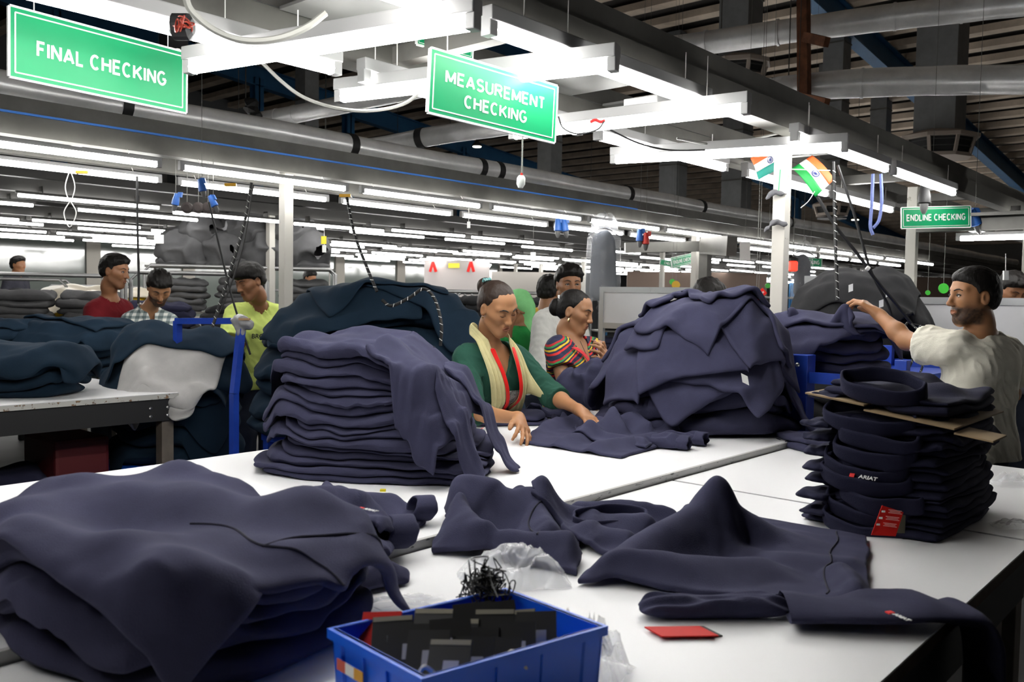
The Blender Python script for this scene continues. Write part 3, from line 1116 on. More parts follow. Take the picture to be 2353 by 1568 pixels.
def leaf(P, cx, cy, hx, hy, ang, thick, seed=0, n=30, m=26, rnd=.35, wob=.06, wr=.006, ridge=.35, sag=.03, wl=9.0, taper=0.0, stamp=True, lift=0.0, wedge=0.0, wave=0.0):
    """one folded layer: a soft slab with rounded rim, draped on the pile. returns verts, faces"""
    q = np.linspace(-1, 1, n)
    s1 = np.sign(q) * (1 - (1 - np.abs(q)) ** 1.7)
    q = np.linspace(-1, 1, m)
    t1 = np.sign(q) * (1 - (1 - np.abs(q)) ** 1.7)
    S, T = np.meshgrid(s1, t1, indexing='ij')
    u = S * np.sqrt(1 - rnd * T * T / 2 * 1.6)
    v = T * np.sqrt(1 - rnd * S * S / 2 * 1.6)
    if taper:
        v = v * (1 - taper * np.clip(-u, 0, 1) ** 2)
    th = np.arctan2(v, u)
    w = 1 + wob * fbm(np.cos(th) * 1.7 + seed * 3.1, np.sin(th) * 1.7, seed=seed, oct=3)
    u, v = u * w, v * w
    ca, sa = math.cos(ang), math.sin(ang)
    X = cx + u * hx * ca - v * hy * sa
    Y = cy + u * hx * sa + v * hy * ca
    sup = np.maximum(P.blur(sag), P.H)
    zb = P.sample(X, Y, sup)
    e = (1 - np.maximum(np.abs(S), np.abs(T))) * min(hx, hy)
    wr_ = max(thick * .75, .006)
    pr = np.sqrt(np.clip(1 - (1 - np.clip(e / wr_, 0, 1)) ** 2, 0, 1))
    # long soft wrinkles
    wn = fbm(u * hx * wl * (1 - ridge) + seed, v * hy * wl * (1 + ridge) + 7.3 * seed, seed=seed + 5, oct=2)
    wn2 = fbm(u * hx * wl * 2.1 - seed, v * hy * wl * 1.2 + 2.2, seed=seed + 9, oct=2)
    tk = thick * (1 + .35 * vnoise(u * 2.2, v * 2.2, seed=seed + 2))
    if wedge:
        g_ = np.clip((u - .12) / .88, 0, 1)
        tk = tk * (1 - wedge * g_ * g_ * (3 - 2 * g_))
    if wave:
        zb = zb + np.clip(wave * fbm(u * 2.3 + seed * 1.7, v * 1.6, seed=seed + 31, oct=2), 0, 1)
    mid = zb + tk * .5 + lift + wr * .5 * wn2 * (1 - pr)
    top = mid + (tk * .5 + wr * (wn + .5 * wn2)) * pr
    bot = mid - tk * .5 * pr
    bot = np.maximum(bot, P.sample(X, Y) + .0006)
    top = np.maximum(top, bot + .0008)
    vt = np.stack([X, Y, top], -1).reshape(-1, 3)
    vb = np.stack([X, Y, bot], -1).reshape(-1, 3)
    f = np.concatenate([grid_faces(n, m), grid_faces(n, m, n * m, True)])
    # rim: weld by side quads
    idx = np.arange(n * m).reshape(n, m)
    loop = np.concatenate([idx[0, :-1], idx[:-1, -1], idx[-1, :0:-1], idx[:0:-1, 0]])
    nx = np.roll(loop, -1)
    f = np.concatenate([f, np.stack([loop, nx, nx + n * m, loop + n * m], 1)])
    if stamp:
        k = 3
        from_ = vt.reshape(n, m, 3)
        A = []
        for a in range(k):
            for b in range(k):
                fa, fb_ = a / k, b / k
                A.append((from_[:-1, :-1] * (1 - fa) * (1 - fb_) + from_[1:, :-1] * fa * (1 - fb_) + from_[:-1, 1:] * (1 - fa) * fb_ + from_[1:, 1:] * fa * fb_).reshape(-1, 3))
        A = np.concatenate(A + [vt])
        P.stamp(A[:, 0], A[:, 1], A[:, 2])
    return np.concatenate([vt, vb]), f


def join_parts(parts):
    V, F, o = [], [], 0
    for v, f in parts:
        V.append(v)
        F.append(f + o)
        o += len(v)
    return np.concatenate(V), np.concatenate(F)


# ------------------------------------------------------------------ position-based cloth
def cloth(nx, ny, h, init, P=None, pins=None, mask=None, steps=70, iters=5, bend=.35, grav=9.8, thick=.012, fric=.55, damp=.97, seed=0, ceil=None):
    """init: (nx,ny,3) start positions; rest length h; pins: list of (i,j,xyz or None); rests on the height field P"""
    p = np.array(init, float)
    rng = np.random.RandomState(seed)
    p += rng.normal(0, .0015, p.shape)
    w = np.ones((nx, ny, 1))
    ok = np.ones((nx, ny), bool) if mask is None else mask
    w[~ok] = 0
    tgt = []
    for (i, j, q) in (pins or []):
        tgt.append((i, j, p[i, j].copy() if q is None else np.asarray(q, float)))
        w[i, j] = 0
    start = {(i, j): p[i, j].copy() for (i, j, q) in tgt}
    v = np.zeros_like(p)
    dt = 1 / 45.
    groups = []

    def g(sa, sb, L, k):
        valid = (ok[sa] & ok[sb])[..., None].astype(float)
        wa, wb = w[sa] * valid, w[sb] * valid
        den = wa + wb
        den[den == 0] = 1
        groups.append((sa, sb, L, wa / den * k, wb / den * k))
    S = slice
    for o in (0, 1):
        g((S(o, nx - 1, 2), S(None)), (S(o + 1, nx, 2), S(None)), h, 1.0)
        g((S(None), S(o, ny - 1, 2)), (S(None), S(o + 1, ny, 2)), h, 1.0)
        g((S(o, nx - 1, 2), S(0, ny - 1)), (S(o + 1, nx, 2), S(1, ny)), h * 1.41421, .5)
        g((S(o, nx - 1, 2), S(1, ny)), (S(o + 1, nx, 2), S(0, ny - 1)), h * 1.41421, .5)
    for o in range(4):
        if nx > o + 2:
            g((S(o, nx - 2, 4), S(None)), (S(o + 2, nx, 4), S(None)), 2 * h, bend)
        if ny > o + 2:
            g((S(None), S(o, ny - 2, 4)), (S(None), S(o + 2, ny, 4)), 2 * h, bend)
    sup = P.blur(.015) if P is not None else None
    for s in range(steps):
        f = min(1.0, (s + 1) / (steps * .45))
        v *= damp
        v[..., 2] -= grav * dt
        q = p + v * dt * (w > 0)
        for (i, j, t) in tgt:
            q[i, j] = start[(i, j)] * (1 - f) + t * f
        for _ in range(iters):
            for sa, sb, L, ka, kb in groups:
                A, B = q[sa], q[sb]
                d = B - A
                l = np.sqrt((d * d).sum(-1, keepdims=True)) + 1e-9
                d *= (l - L) / l
                q[sa] = A + d * ka
                q[sb] = B - d * kb
        if P is not None:
            z = P.sample(q[..., 0], q[..., 1], sup) + thick * .5
            z = np.maximum(z, P.sample(q[..., 0], q[..., 1]) + thick * .5)
            hit = (q[..., 2] < z) & (w[..., 0] > 0)
            q[..., 2] = np.where(hit, z, q[..., 2])
            mv = (q - p) * fric
            q[..., 0] = np.where(hit, q[..., 0] - mv[..., 0], q[..., 0])
            q[..., 1] = np.where(hit, q[..., 1] - mv[..., 1], q[..., 1])
        v = (q - p) / dt
        sp = np.sqrt((v * v).sum(-1, keepdims=True))
        v *= np.minimum(1, 2.5 / (sp + 1e-6))
        p = q
    # relax lightly so folds read as thick fleece
    for _ in range(2):
        a = p.copy()
        a[1:-1] = p[1:-1] * .5 + .25 * (p[:-2] + p[2:])
        b = a.copy()
        b[:, 1:-1] = a[:, 1:-1] * .5 + .25 * (a[:, :-2] + a[:, 2:])
        p = b
    if P is not None:
        z = P.sample(p[..., 0], p[..., 1]) + thick * .5
        p[..., 2] = np.maximum(p[..., 2], np.where(ok, z, p[..., 2]))
    return p


def shirt_mask(nx, ny, body=.56, sl=.30, slw=.34, neck=.10):
    """T shape on the grid: x across (sleeve to sleeve), y from hem (0) to shoulder (1)"""
    u = (np.arange(nx) / (nx - 1) * 2 - 1)[:, None]
    t = (np.arange(ny) / (ny - 1))[None, :]
    m = (np.abs(u) <= body) | (t >= 1 - slw - .0 * np.abs(u))
    m &= ~((np.abs(u) < neck) & (t > .96))
    return m


def cloth_mesh(p, mask=None, thick=.012):
    nx, ny = p.shape[:2]
    f = grid_faces(nx, ny)
    if mask is not None:
        mm = mask.ravel()
        f = f[mm[f].all(1)]
        used = np.unique(f)
        re = -np.ones(nx * ny, int)
        re[used] = np.arange(len(used))
        return p.reshape(-1, 3)[used], re[f]
    return p.reshape(-1, 3), f


def cloth_obj(name, p, m, mask=None, thick=.012, sub=1, parent=None, base=None):
    v, f = cloth_mesh(p, mask)
    base = np.array([v[:, 0].mean(), v[:, 1].mean(), v[:, 2].min()]) if base is None else np.asarray(base, float)
    if parent is not None:
        base = world_loc(parent)
    me = make_mesh(name, v - base, f, True)
    o = link(name, me, m, parent)
    if parent is None:
        o.location = tuple(base)
    s = o.modifiers.new('thickness', 'SOLIDIFY')
    s.thickness = thick
    s.offset = 0
    if sub:
        q = o.modifiers.new('smooth', 'SUBSURF')
        q.levels = sub
        q.render_levels = sub
    return o


def soft_obj(name, vf, m, parent=None, label=None, cat='garment', group=None, sub=0):
    v, f = vf
    base = np.array([v[:, 0].mean(), v[:, 1].mean(), v[:, 2].min()]) if parent is None else world_loc(parent)
    me = make_mesh(name, v - base, f, True)
    o = link(name, me, m, parent)
    if parent is None:
        o.location = tuple(base)
        tag(o, label, cat, group)
    if sub:
        q = o.modifiers.new('smooth', 'SUBSURF')
        q.levels = q.render_levels = sub
    return o


def stamp_cloth(P, p, mask=None, thick=.012):
    A = [p[:-1, :-1], (p[:-1, :-1] + p[1:, 1:]) / 2, (p[:-1, :-1] + p[1:, :-1]) / 2, (p[:-1, :-1] + p[:-1, 1:]) / 2]
    if mask is not None:
        k = mask[:-1, :-1]
        A = [a[k] for a in A]
    A = np.concatenate([a.reshape(-1, 3) for a in A])
    P.stamp(A[:, 0], A[:, 1], A[:, 2] + thick * .5)


def drop_shirt(P, cx, cy, ang, size=(.95, .62), n=(34, 26), seed=0, squash=(.8, .85), z=.06, T=True, steps=60, bend=.4, pins=None, thick=.016, mask=None, fric=.55, amp=.02, iters=5):
    """a shirt dropped in loose folds on the pile, centre cx cy, turned by ang"""
    nx, ny = n
    h = size[0] / (nx - 1)
    ny = int(size[1] / h) + 1
    u = (np.arange(nx) - (nx - 1) / 2) * h * squash[0]
    t = (np.arange(ny) - (ny - 1) / 2) * h * squash[1]
    U, V = np.meshgrid(u, t, indexing='ij')
    ca, sa = math.cos(ang), math.sin(ang)
    X = cx + U * ca - V * sa
    Y = cy + U * sa + V * ca
    top = P.sample(X, Y, P.blur(.05))
    Z = top + z + amp * fbm(U * 6 + seed, V * 6, seed=seed, oct=2)
    mk = shirt_mask(nx, ny) if T else mask
    p = cloth(nx, ny, h, np.stack([X, Y, Z], -1), P, pins, mk, steps=steps, bend=bend, seed=seed, thick=thick, fric=fric, iters=iters)
    return p, mk


def band(pts, width_vec, thick=.006, closed=False):
    """ribbon along pts with a width vector (array per point or one)"""
    pts = np.asarray(pts, float)
    wv = np.asarray(width_vec, float)
    if wv.ndim == 1:
        wv = np.repeat(wv[None], len(pts), 0)
    P2 = np.stack([pts - wv / 2, pts - wv * .25, pts, pts + wv * .25, pts + wv / 2], 1)
    n, m = P2.shape[:2]
    f = grid_faces(n, m)
    if closed:
        a = (n - 1) * m + np.arange(m - 1)
        b = np.arange(m - 1)
        f = np.concatenate([f, np.stack([a, b, b + 1, a + 1], 1)])
    return P2.reshape(-1, 3), f


def collar_ring(c, ax, ay, up, n=28, wob=.1, seed=0):
    """open neck or cuff: an elliptic loop of cloth; ax, ay half-axes, up = width vector"""
    th = np.linspace(0, 2 * math.pi, n, endpoint=False)
    c, ax, ay, up = [np.asarray(q, float) for q in (c, ax, ay, up)]
    w = 1 + wob * fbm(np.cos(th) * 1.3 + seed, np.sin(th) * 1.3, seed=seed)
    pts = c + (np.cos(th) * w)[:, None] * ax + (np.sin(th) * w)[:, None] * ay
    upv = up[None] * (1 + .25 * vnoise(np.cos(th) * 2, np.sin(th) * 2 + seed, seed=seed + 4))[:, None]
    return band(pts, upv, closed=True)


def part_cloth(name, vf, m, parent, thick=.006, sub=1):
    v, f = vf
    me = make_mesh(name, v - world_loc(parent), f, True)
    o = link(name, me, m, parent)
    s = o.modifiers.new('thickness', 'SOLIDIFY')
    s.thickness = thick
    s.offset = 0
    if sub:
        q = o.modifiers.new('smooth', 'SUBSURF')
        q.levels = q.render_levels = sub
    return o


def grid_line(p, path, off=.010):
    """points along grid coordinates (float i,j) of a cloth, lifted along the normal"""
    out = []
    nx, ny = p.shape[:2]
    for (i, j) in path:
        a, b = int(min(max(i, 0), nx - 2)), int(min(max(j, 0), ny - 2))
        fi, fj = i - a, j - b
        q = p[a, b] * (1 - fi) * (1 - fj) + p[a + 1, b] * fi * (1 - fj) + p[a, b + 1] * (1 - fi) * fj + p[a + 1, b + 1] * fi * fj
        n = np.cross(p[a + 1, b] - p[a, b], p[a, b + 1] - p[a, b])
        n /= np.linalg.norm(n) + 1e-9
        if n[2] < 0:
            n = -n
        out.append(q + n * off)
    return out




def fabric(P, quad, ridges, n=(64, 48), wob=.012, noise=.006, nscale=9.0, thick=.012, seed=0, edge=.02, sag=.02, base_lift=.0):
    """a garment lying in soft folds: quad = four plan corners; ridges = (a, b, ha, hb, wa, wb, lean) folds given by plan points"""
    nx, ny = n
    U, V = np.meshgrid(np.linspace(0, 1, nx), np.linspace(0, 1, ny), indexing='ij')
    q = [np.asarray(c, float)[:2] for c in quad]
    XY = ((1 - U) * (1 - V))[..., None] * q[0] + (U * (1 - V))[..., None] * q[1] + (U * V)[..., None] * q[2] + ((1 - U) * V)[..., None] * q[3]
    # uneven outline, stronger at the rim
    b = 1 - np.minimum.reduce([U, 1 - U, V, 1 - V]) * 2
    XY[..., 0] += wob * fbm(U * 4 + seed, V * 4, seed=seed, oct=3) * b
    XY[..., 1] += wob * fbm(U * 4, V * 4 + seed * 2, seed=seed + 1, oct=3) * b
    X, Y = XY[..., 0], XY[..., 1]
    z = np.zeros_like(X)
    dx = np.zeros_like(X)
    dy = np.zeros_like(X)
    for (a, c, ha, hb, wa, wb, lean) in ridges:
        a, c = np.asarray(a, float)[:2], np.asarray(c, float)[:2]
        d = c - a
        L2 = (d * d).sum() + 1e-9
        t = np.clip(((X - a[0]) * d[0] + (Y - a[1]) * d[1]) / L2, 0, 1)
        px_, py_ = X - (a[0] + t * d[0]), Y - (a[1] + t * d[1])
        wd = wa + (wb - wa) * t
        wd = wd * (1 + .25 * fbm(X * 12, Y * 12, seed=seed + 17))
        e = (px_ * px_ + py_ * py_) / (wd * wd)
        hgt = (ha + (hb - ha) * t) * np.exp(-e)
        nrm = np.array([-d[1], d[0]]) / math.sqrt(L2)
        k = 2.0 if hgt.max() > 0 else 0
        z = np.where(hgt > 0, np.maximum(z, hgt) + .35 * np.minimum(z, hgt), z + hgt)
        if lean:
            dx += nrm[0] * lean * np.exp(-e * 1.3)
            dy += nrm[1] * lean * np.exp(-e * 1.3)
    z += noise * (fbm(X * nscale, Y * nscale, seed=seed + 3, oct=3) + .6 * fbm(X * nscale * 2.4 + Y * 6, Y * nscale * 1.1, seed=seed + 6, oct=2))
    bm_ = np.minimum.reduce([U * nx, (nx - 1) - U * (nx - 1), V * ny, (ny - 1) - V * (ny - 1)])
    rim = np.clip(np.minimum.reduce([U, 1 - U, V, 1 - V]) * 14, 0, 1)
    rim = rim * rim * (3 - 2 * rim)
    X2, Y2 = X + dx, Y + dy
    sup = np.maximum(P.blur(sag), P.H)
    zb = P.sample(X2, Y2, sup)
    z = np.maximum(z, .0) * (.25 + .75 * rim) + thick * .55 + base_lift * rim
    return np.stack([X2, Y2, zb + z], -1)

# ================================================================== garments on the near tables
def W(r, f, z=0.0):
    """camera-plan coordinates (right, forward) to world"""
    return np.array([0, 0, z]) + _rt * r + _f0 * f


A_RT = math.atan2(_rt[1], _rt[0])


def emb(parent, p, path_dir, n, size=.012, seed=0):
    """small red and white chest embroidery: a red mark with a row of white letters"""
    p, u, n = [np.asarray(q, float) for q in (p, path_dir, n)]
    u = u / np.linalg.norm(u)
    n = n / np.linalg.norm(n)
    v = np.cross(n, u)
    MB().obox(p, u * size * .8, v * size, n * .001).build('logo_mark', M_embred, parent)
    put_text('logo_lettering', 'ARIAT', size * 1.9, M_embwhite, p + u * size * 4.2 + n * .001, u, v, parent, bold=.0004)


def seam_on(parent, pts, r=.0022):
    MB().tube(spline(pts, 4), r, 5).build('seam', M_seam, parent, smooth=True)


# ---- tall stack of folded sweatshirts left of the woman in green
c0 = W(-.38, 2.88)
ang2 = A_RT + R(-13)
P2 = Pile(c0[0] - .85, c0[1] - .85, c0[0] + .85, c0[1] + .85, ZF)
ux = np.array([math.cos(ang2), math.sin(ang2), 0])
uy = np.array([-math.sin(ang2), math.cos(ang2), 0])
rng = np.random.RandomState(5)
stk = ((.37, -.42, .020, .1), (.39, -.45, .024, .2), (.365, -.41, .038, .25), (.33, -.35, .026, .2), (.35, -.42, .044, .35), (.31, -.36, .030, .2), (.345, -.44, .046, .35), (.34, -.45, .036, .35),
       (.285, -.36, .022, .2), (.29, -.38, .026, .3), (.315, -.43, .044, .4), (.285, -.38, .050, .5))
NST = len(stk)
for i, (hx, left, th, wg) in enumerate(stk):
    t = i / (NST - 1)
    cc = c0 + ux * (left + hx) + uy * (rng.uniform(-.018, .018) + .02 * t)
    hy = .25 - .03 * t
    a = ang2 + R(rng.uniform(-7, 7))
    parts = [leaf(P2, cc[0], cc[1], hx, hy, a, th * .82, seed=20 + i * 3, n=44, m=34, wob=.07, wr=.011, taper=.30, sag=.06, wedge=wg, wave=.009, rnd=.3, wl=8)]
    if i in (2, 5, 8, 10):
        parts.append(leaf(P2, cc[0] + ux[0] * .02, cc[1] + ux[1] * .02, hx * .93, hy * .95, a + R(4), .016, seed=61 + i, n=40, m=30, wob=.08, wr=.009, taper=.4, sag=.05, wedge=.6, wave=.004))
    pos = 'topmost' if i == NST - 1 else 'lowest' if i == 0 else ORD[NST - 1 - i] + ' from the top'
    o = soft_obj('folded_sweatshirt', join_parts(parts), M_navy, None, 'folded navy sweatshirt, %s in the tall stack beside the woman in green' % pos, 'sweatshirt', 'navy sweatshirts in the tall stack', sub=1)
    if i in (3, 7, NST - 1):
        pts = []
        for k in range(9):
            g = cc + ux * (hx * .55 + .015 * math.sin(k)) + uy * (hy * (-.85 + .2 * k))
            pts.append(np.array([g[0], g[1], float(P2.sample(np.array(g[0]), np.array(g[1]))) + .002]))
        seam_on(o, pts)
# corner of a sweatshirt hanging over the right flank
for k, (q4, rg, lab) in enumerate(((((-.02, -.22), (.24, -.30), (.27, .10), (.02, .14)), (((.0, -.1), (.24, -.24), .02, .01, .05, .04, .01),), 'navy sweatshirt panel hanging down the right flank of the tall stack'),)):
    quad = [c0 + ux * a_ + uy * b_ for (a_, b_) in q4]
    rr = [(c0 + ux * r_[0][0] + uy * r_[0][1], c0 + ux * r_[1][0] + uy * r_[1][1], *r_[2:]) for r_ in rg]
    p = fabric(P2, quad, rr, (40, 40), .02, .010, 8, .014, seed=44, sag=.04)
    o = cloth_obj('draped_sweatshirt', p, M_navy, None, .014)
    tag(o, lab, 'sweatshirt', 'navy sweatshirts in the tall stack')
    stamp_cloth(P2, p)
o = soft_obj('sweatshirt_sleeve', leaf(P2, *PZ(1105, 1082, ZF)[:2], .13, .055, A_RT + R(-6), .018, seed=91, wob=.1, wr=.006), M_navy, None,
             'navy sleeve lying flat at the right foot of the tall stack', 'sleeve', sub=1)
o2 = soft_obj('sweatshirt_cuff', leaf(P2, *PZ(1055, 1118, ZF)[:2], .085, .045, A_RT + R(-38), .036, seed=92, wob=.08, wr=.008), M_navy, None,
              'rolled navy cuff poking out at the front right foot of the tall stack', 'cuff', sub=1)
o3 = MB().obox(PZ(880, 1127, ZF + .004), _rt * .008, _f0 * .006, (0, 0, .003)).build('yellow_scrap', mat('yellow_paper', (.8, .68, .02), .6))
tag(o3, 'tiny yellow scrap on the white table below the tall stack', 'scrap')

# ---- messy heap right of the woman
ch = W(.82, 3.92)
P3 = Pile(ch[0] - .9, ch[1] - .9, ch[0] + .9, ch[1] + .9, ZF)
rng = np.random.RandomState(9)
lay = ((.43, .30, .080, 0, 0), (.38, .27, .080, -.02, .0), (.40, .29, .055, .02, .02), (.35, .25, .065, -.03, .02), (.33, .25, .050, .04, .03), (.24, .19, .05, .05, .02))
for i, (hx, hy, th, dr, df) in enumerate(lay):
    cc = ch + _rt * dr + _f0 * df
    parts = [leaf(P3, cc[0], cc[1], hx, hy, A_RT + R(rng.uniform(-14, 14)), th, seed=120 + i, n=44, m=34, wob=.13, wr=.026, rnd=.6, sag=.07, wl=6, wave=.02)]
    soft_obj('crumpled_sweatshirt', join_parts(parts), M_navy, None, 'navy sweatshirt inside the tall heap, %s from the bottom' % ORD[i], 'sweatshirt', 'navy sweatshirts in the tall heap', sub=1)
heap = ((-.06, -.08, 12, (1.02, .70), .86), (.14, -.12, -30, (1.05, .72), .84), (.0, .0, 55, (1.0, .68), .86), (-.05, -.08, -12, (.98, .66), .80), (.16, -.06, 35, (1.0, .66), .78), (.03, -.04, -50, (.92, .62), .72), (.08, .02, 15, (.85, .56), .58))
for k, (dr, df, a, sz, sq) in enumerate(heap):
    cc = ch + _rt * dr + _f0 * df
    p, mk = drop_shirt(P3, cc[0], cc[1], A_RT + R(a), sz, (42, 24), seed=40 + k, squash=(sq, sq + .05), z=.05, T=True, bend=.5, steps=60, amp=.06, fric=.85)
    o = cloth_obj('crumpled_sweatshirt', p, M_navy, mk, .020)
    tag(o, 'crumpled navy sweatshirt thrown on the tall heap, %s from the top' % ORD[len(heap) - 1 - k] if k < len(heap) - 1 else 'crumpled navy sweatshirt at the very top of the tall heap', 'sweatshirt', 'navy sweatshirts in the tall heap')
    stamp_cloth(P3, p, mk, .035)
    nx, ny = p.shape[:2]
    seam_on(o, grid_line(p, [(q, ny * .62) for q in range(int(nx * .24), int(nx * .76), 2)], .011))
# white size labels in the heap
for k, (px, py, lab) in enumerate(((1712, 872, 'white printed tag hanging from the right of the tall heap'),)):
    p = PD(px, py, 3.44)
    o = MB().obox(p, _rt * .013 + np.array([0, 0, -.006]), _f0 * .002 + np.array([0, 0, -.018]) + _rt * .004, _f0 * .0008).build('size_tag', M_tagwhite)
    tag(o, lab, 'tag')

# ---- garments under the woman's hands
cg = PZ(1150, 985, ZF)
P4g = Pile(cg[0] - .6, cg[1] - .6, cg[0] + 1.0, cg[1] + .6, ZF)
q = PZ(1140, 972, ZF)
va = [leaf(P4g, q[0], q[1], .24, .13, A_RT + R(14), .022, seed=201, wob=.08, wr=.010), leaf(P4g, q[0] + .02, q[1] + .02, .22, .11, A_RT + R(8), .024, seed=202, wob=.1, wr=.012)]
fa = soft_obj('folded_sweatshirt', join_parts(va), M_navy, None, 'flat navy sweatshirt with small red logo under the hand of the woman in green', 'sweatshirt', sub=1)
pl_ = PZ(1108, 985, ZF + .052)
emb(fa, pl_, _rt * .4 + np.array([0, 0, .15]) - _f0 * .9, np.array([0, 0, .8]) - _f0 * .6, .008)
q = PZ(1260, 955, ZF)
vb = [leaf(P4g, q[0], q[1], .15, .10, A_RT + R(40), .030, seed=205, wob=.12, wr=.014)]
soft_obj('folded_sweatshirt', join_parts(vb), M_navy, None, 'navy sweatshirt bunched between the two hands of the woman in green', 'sweatshirt', sub=1)
zz = lambda x_, y_: PZ(x_, y_, ZF)
p = fabric(P4g, [zz(1200, 1020), zz(1420, 1056), zz(1600, 1008), zz(1290, 962)],
           [(zz(1215, 1005), zz(1330, 980), .03, .05, .03, .035, .01), (zz(1270, 1035), zz(1440, 1000), .025, .055, .03, .035, .015), (zz(1330, 1048), zz(1560, 1020), .03, .05, .03, .04, .012), (zz(1440, 985), zz(1580, 1000), .05, .045, .04, .04, .01)],
           (70, 44), .015, .008, 12, .012, seed=7)
gx = cloth_obj('unfolded_sweatshirt', p, M_navy, None, .012)
tag(gx, 'navy sweatshirt lying open in waves in front of the woman in green', 'sweatshirt')
stamp_cloth(P4g, p)
p = fabric(P4g, [zz(1310, 1018), zz(1480, 1040), zz(1590, 990), zz(1340, 968)],
           [(zz(1340, 985), zz(1420, 1012), .04, .05, .028, .03, .02), (zz(1400, 975), zz(1480, 1010), .06, .05, .03, .03, .02), (zz(1470, 980), zz(1550, 1008), .05, .05, .03, .03, .02), (zz(1325, 1010), zz(1480, 1035), .03, .03, .02, .02, .0)],
           (60, 40), .015, .006, 12, .012, seed=9)
gx2 = cloth_obj('unfolded_sweatshirt', p, M_navy, None, .012)
tag(gx2, 'navy sweatshirt with open cuffs, upper layer of the wavy pair before the woman in green', 'sweatshirt')
stamp_cloth(P4g, p)
for k, (px, py, a) in enumerate(((1545, 1032, 25), (1585, 1022, 30))):
    q = PZ(px, py, ZF)
    dr = _rt * math.cos(R(a)) - _f0 * math.sin(R(a))
    e = q + dr * .045
    sv = leaf(Pile(q[0] - .3, q[1] - .3, q[0] + .3, q[1] + .3, ZF + .001), q[0] - dr[0] * .03, q[1] - dr[1] * .03, .085, .042, math.atan2(dr[1], dr[0]), .050, seed=210 + k, wob=.06, wr=.008, rnd=.3)
    soft_obj('sleeve', sv, M_navy, gx2, sub=1)
    part_cloth('cuff', collar_ring(np.array([e[0], e[1], ZF + .028]), np.cross(dr, [0, 0, 1.]) * .040, np.array([0, 0, .024]), dr * .045, seed=k, wob=.15), M_navy, gx2, .007)

# ---- foreground pile at the left
cp = W(-.60, 1.58)
P1 = Pile(cp[0] - 1.0, cp[1] - 1.0, cp[0] + 1.0, cp[1] + 1.0, ZN)
X_, Y_ = P1.grid()
P1.H = np.where(Y_ > 1.49, ZF, ZN).astype(float)
rng = np.random.RandomState(3)
lay1 = ((.35, .29, .036), (.34, .28, .046), (.345, .275, .040), (.31, .26, .044))
for i, (hx, hy, th) in enumerate(lay1):
    cc = cp + _rt * rng.uniform(-.03, .03) + _f0 * rng.uniform(-.02, .02)
    parts = [leaf(P1, cc[0], cc[1], hx, hy, A_RT + R(-30 + rng.uniform(-9, 9)), th, seed=300 + i, n=44, m=36, wob=.10, wr=.018, rnd=.5, sag=.05, wl=7, wave=.010)]
    soft_obj('folded_sweatshirt', join_parts(parts), M_navy, None, 'navy sweatshirt in the foreground left pile, %s from the bottom' % ORD[i], 'sweatshirt', 'navy sweatshirts in the foreground left pile', sub=1)
# hems fanned out to the right of the pile
Pf = Pile(cp[0] - 1.0, cp[1] - 1.0, cp[0] + 1.0, cp[1] + 1.0, ZN)
X_, Y_ = Pf.grid()
Pf.H = np.where(Y_ > 1.49, ZF, ZN).astype(float)
for k, (px, py, hx, hy, a, th, lab) in enumerate(((775, 1352, .150, .070, 34, .030, 'lowest'), (735, 1322, .155, .075, 30, .034, 'second'), (700, 1300, .150, .075, 26, .034, 'third'), (665, 1270, .140, .07, 22, .034, 'top'))):
    q = PZ(px, py, ZN)
    soft_obj('sweatshirt_hem', leaf(Pf, q[0], q[1], hx, hy, A_RT + R(a), th, seed=350 + k, n=40, m=30, wob=.10, wr=.014, wl=10, wave=.01), M_navy, None, 'navy sweatshirt hem fanned out right of the foreground left pile, %s layer' % lab, 'hem', sub=1)
cc = cp + _rt * .03 + _f0 * .0
p, mk = drop_shirt(P1, cc[0], cc[1], A_RT + R(-36), (.76, .66), (40, 34), seed=15, squash=(.97, .97), z=.03, T=False, bend=.6, steps=60, amp=.03, fric=.8)
o = cloth_obj('sweatshirt', p, M_navy, None, .014)
tag(o, 'navy sweatshirt spread over the top of the foreground left pile', 'sweatshirt', 'navy sweatshirts in the foreground left pile')
stamp_cloth(P1, p)
nx, ny = p.shape[:2]
seam_on(o, grid_line(p, [(nx * (.55 + .42 * u_), ny * (.42 + .10 * u_ + .03 * math.sin(u_ * 9))) for u_ in np.linspace(0, 1, 14)], .008))
seam_on(o, grid_line(p, [(nx * (.80 + .02 * math.sin(q * .3)), q) for q in range(int(ny * .45), ny - 2, 3)], .008))
ptop = grid_line(p, [(nx * .72, ny * .86)], .010)[0]
emb(o, ptop, _rt * .8 - _f0 * .6, np.array([0, 0, 1.]), .0065)
zs = lambda x_, y_: PZ(x_, y_, ZF + .02)
p = fabric(Pf, [zs(700, 1262), zs(880, 1262), zs(990, 1178), zs(735, 1118)],
           [(zs(690, 1180), zs(960, 1165), .060, .040, .06, .05, .01), (zs(700, 1240), zs(900, 1225), .055, .045, .05, .045, .015), (zs(740, 1130), zs(800, 1200), .04, .04, .035, .03, .0)],
           (60, 44), .02, .008, 10, .012, seed=18)
sl = cloth_obj('sweatshirt_sleeve', p, M_navy, None, .014)
tag(sl, 'navy sleeves reaching right from the foreground left pile with open cuffs', 'sleeve')
for k, (px, py, s) in enumerate(((968, 1168, .85), (915, 1222, 1.0))):
    c = PZ(px, py, ZF + .038)
    part_cloth('cuff', collar_ring(c, (_rt * .35 - _f0 * .9) * .05 * s, np.array([0, 0, .034 * s]) + _rt * .01, (_rt * .95 + _f0 * .25) * .06, seed=20 + k), M_navy, sl, .008)

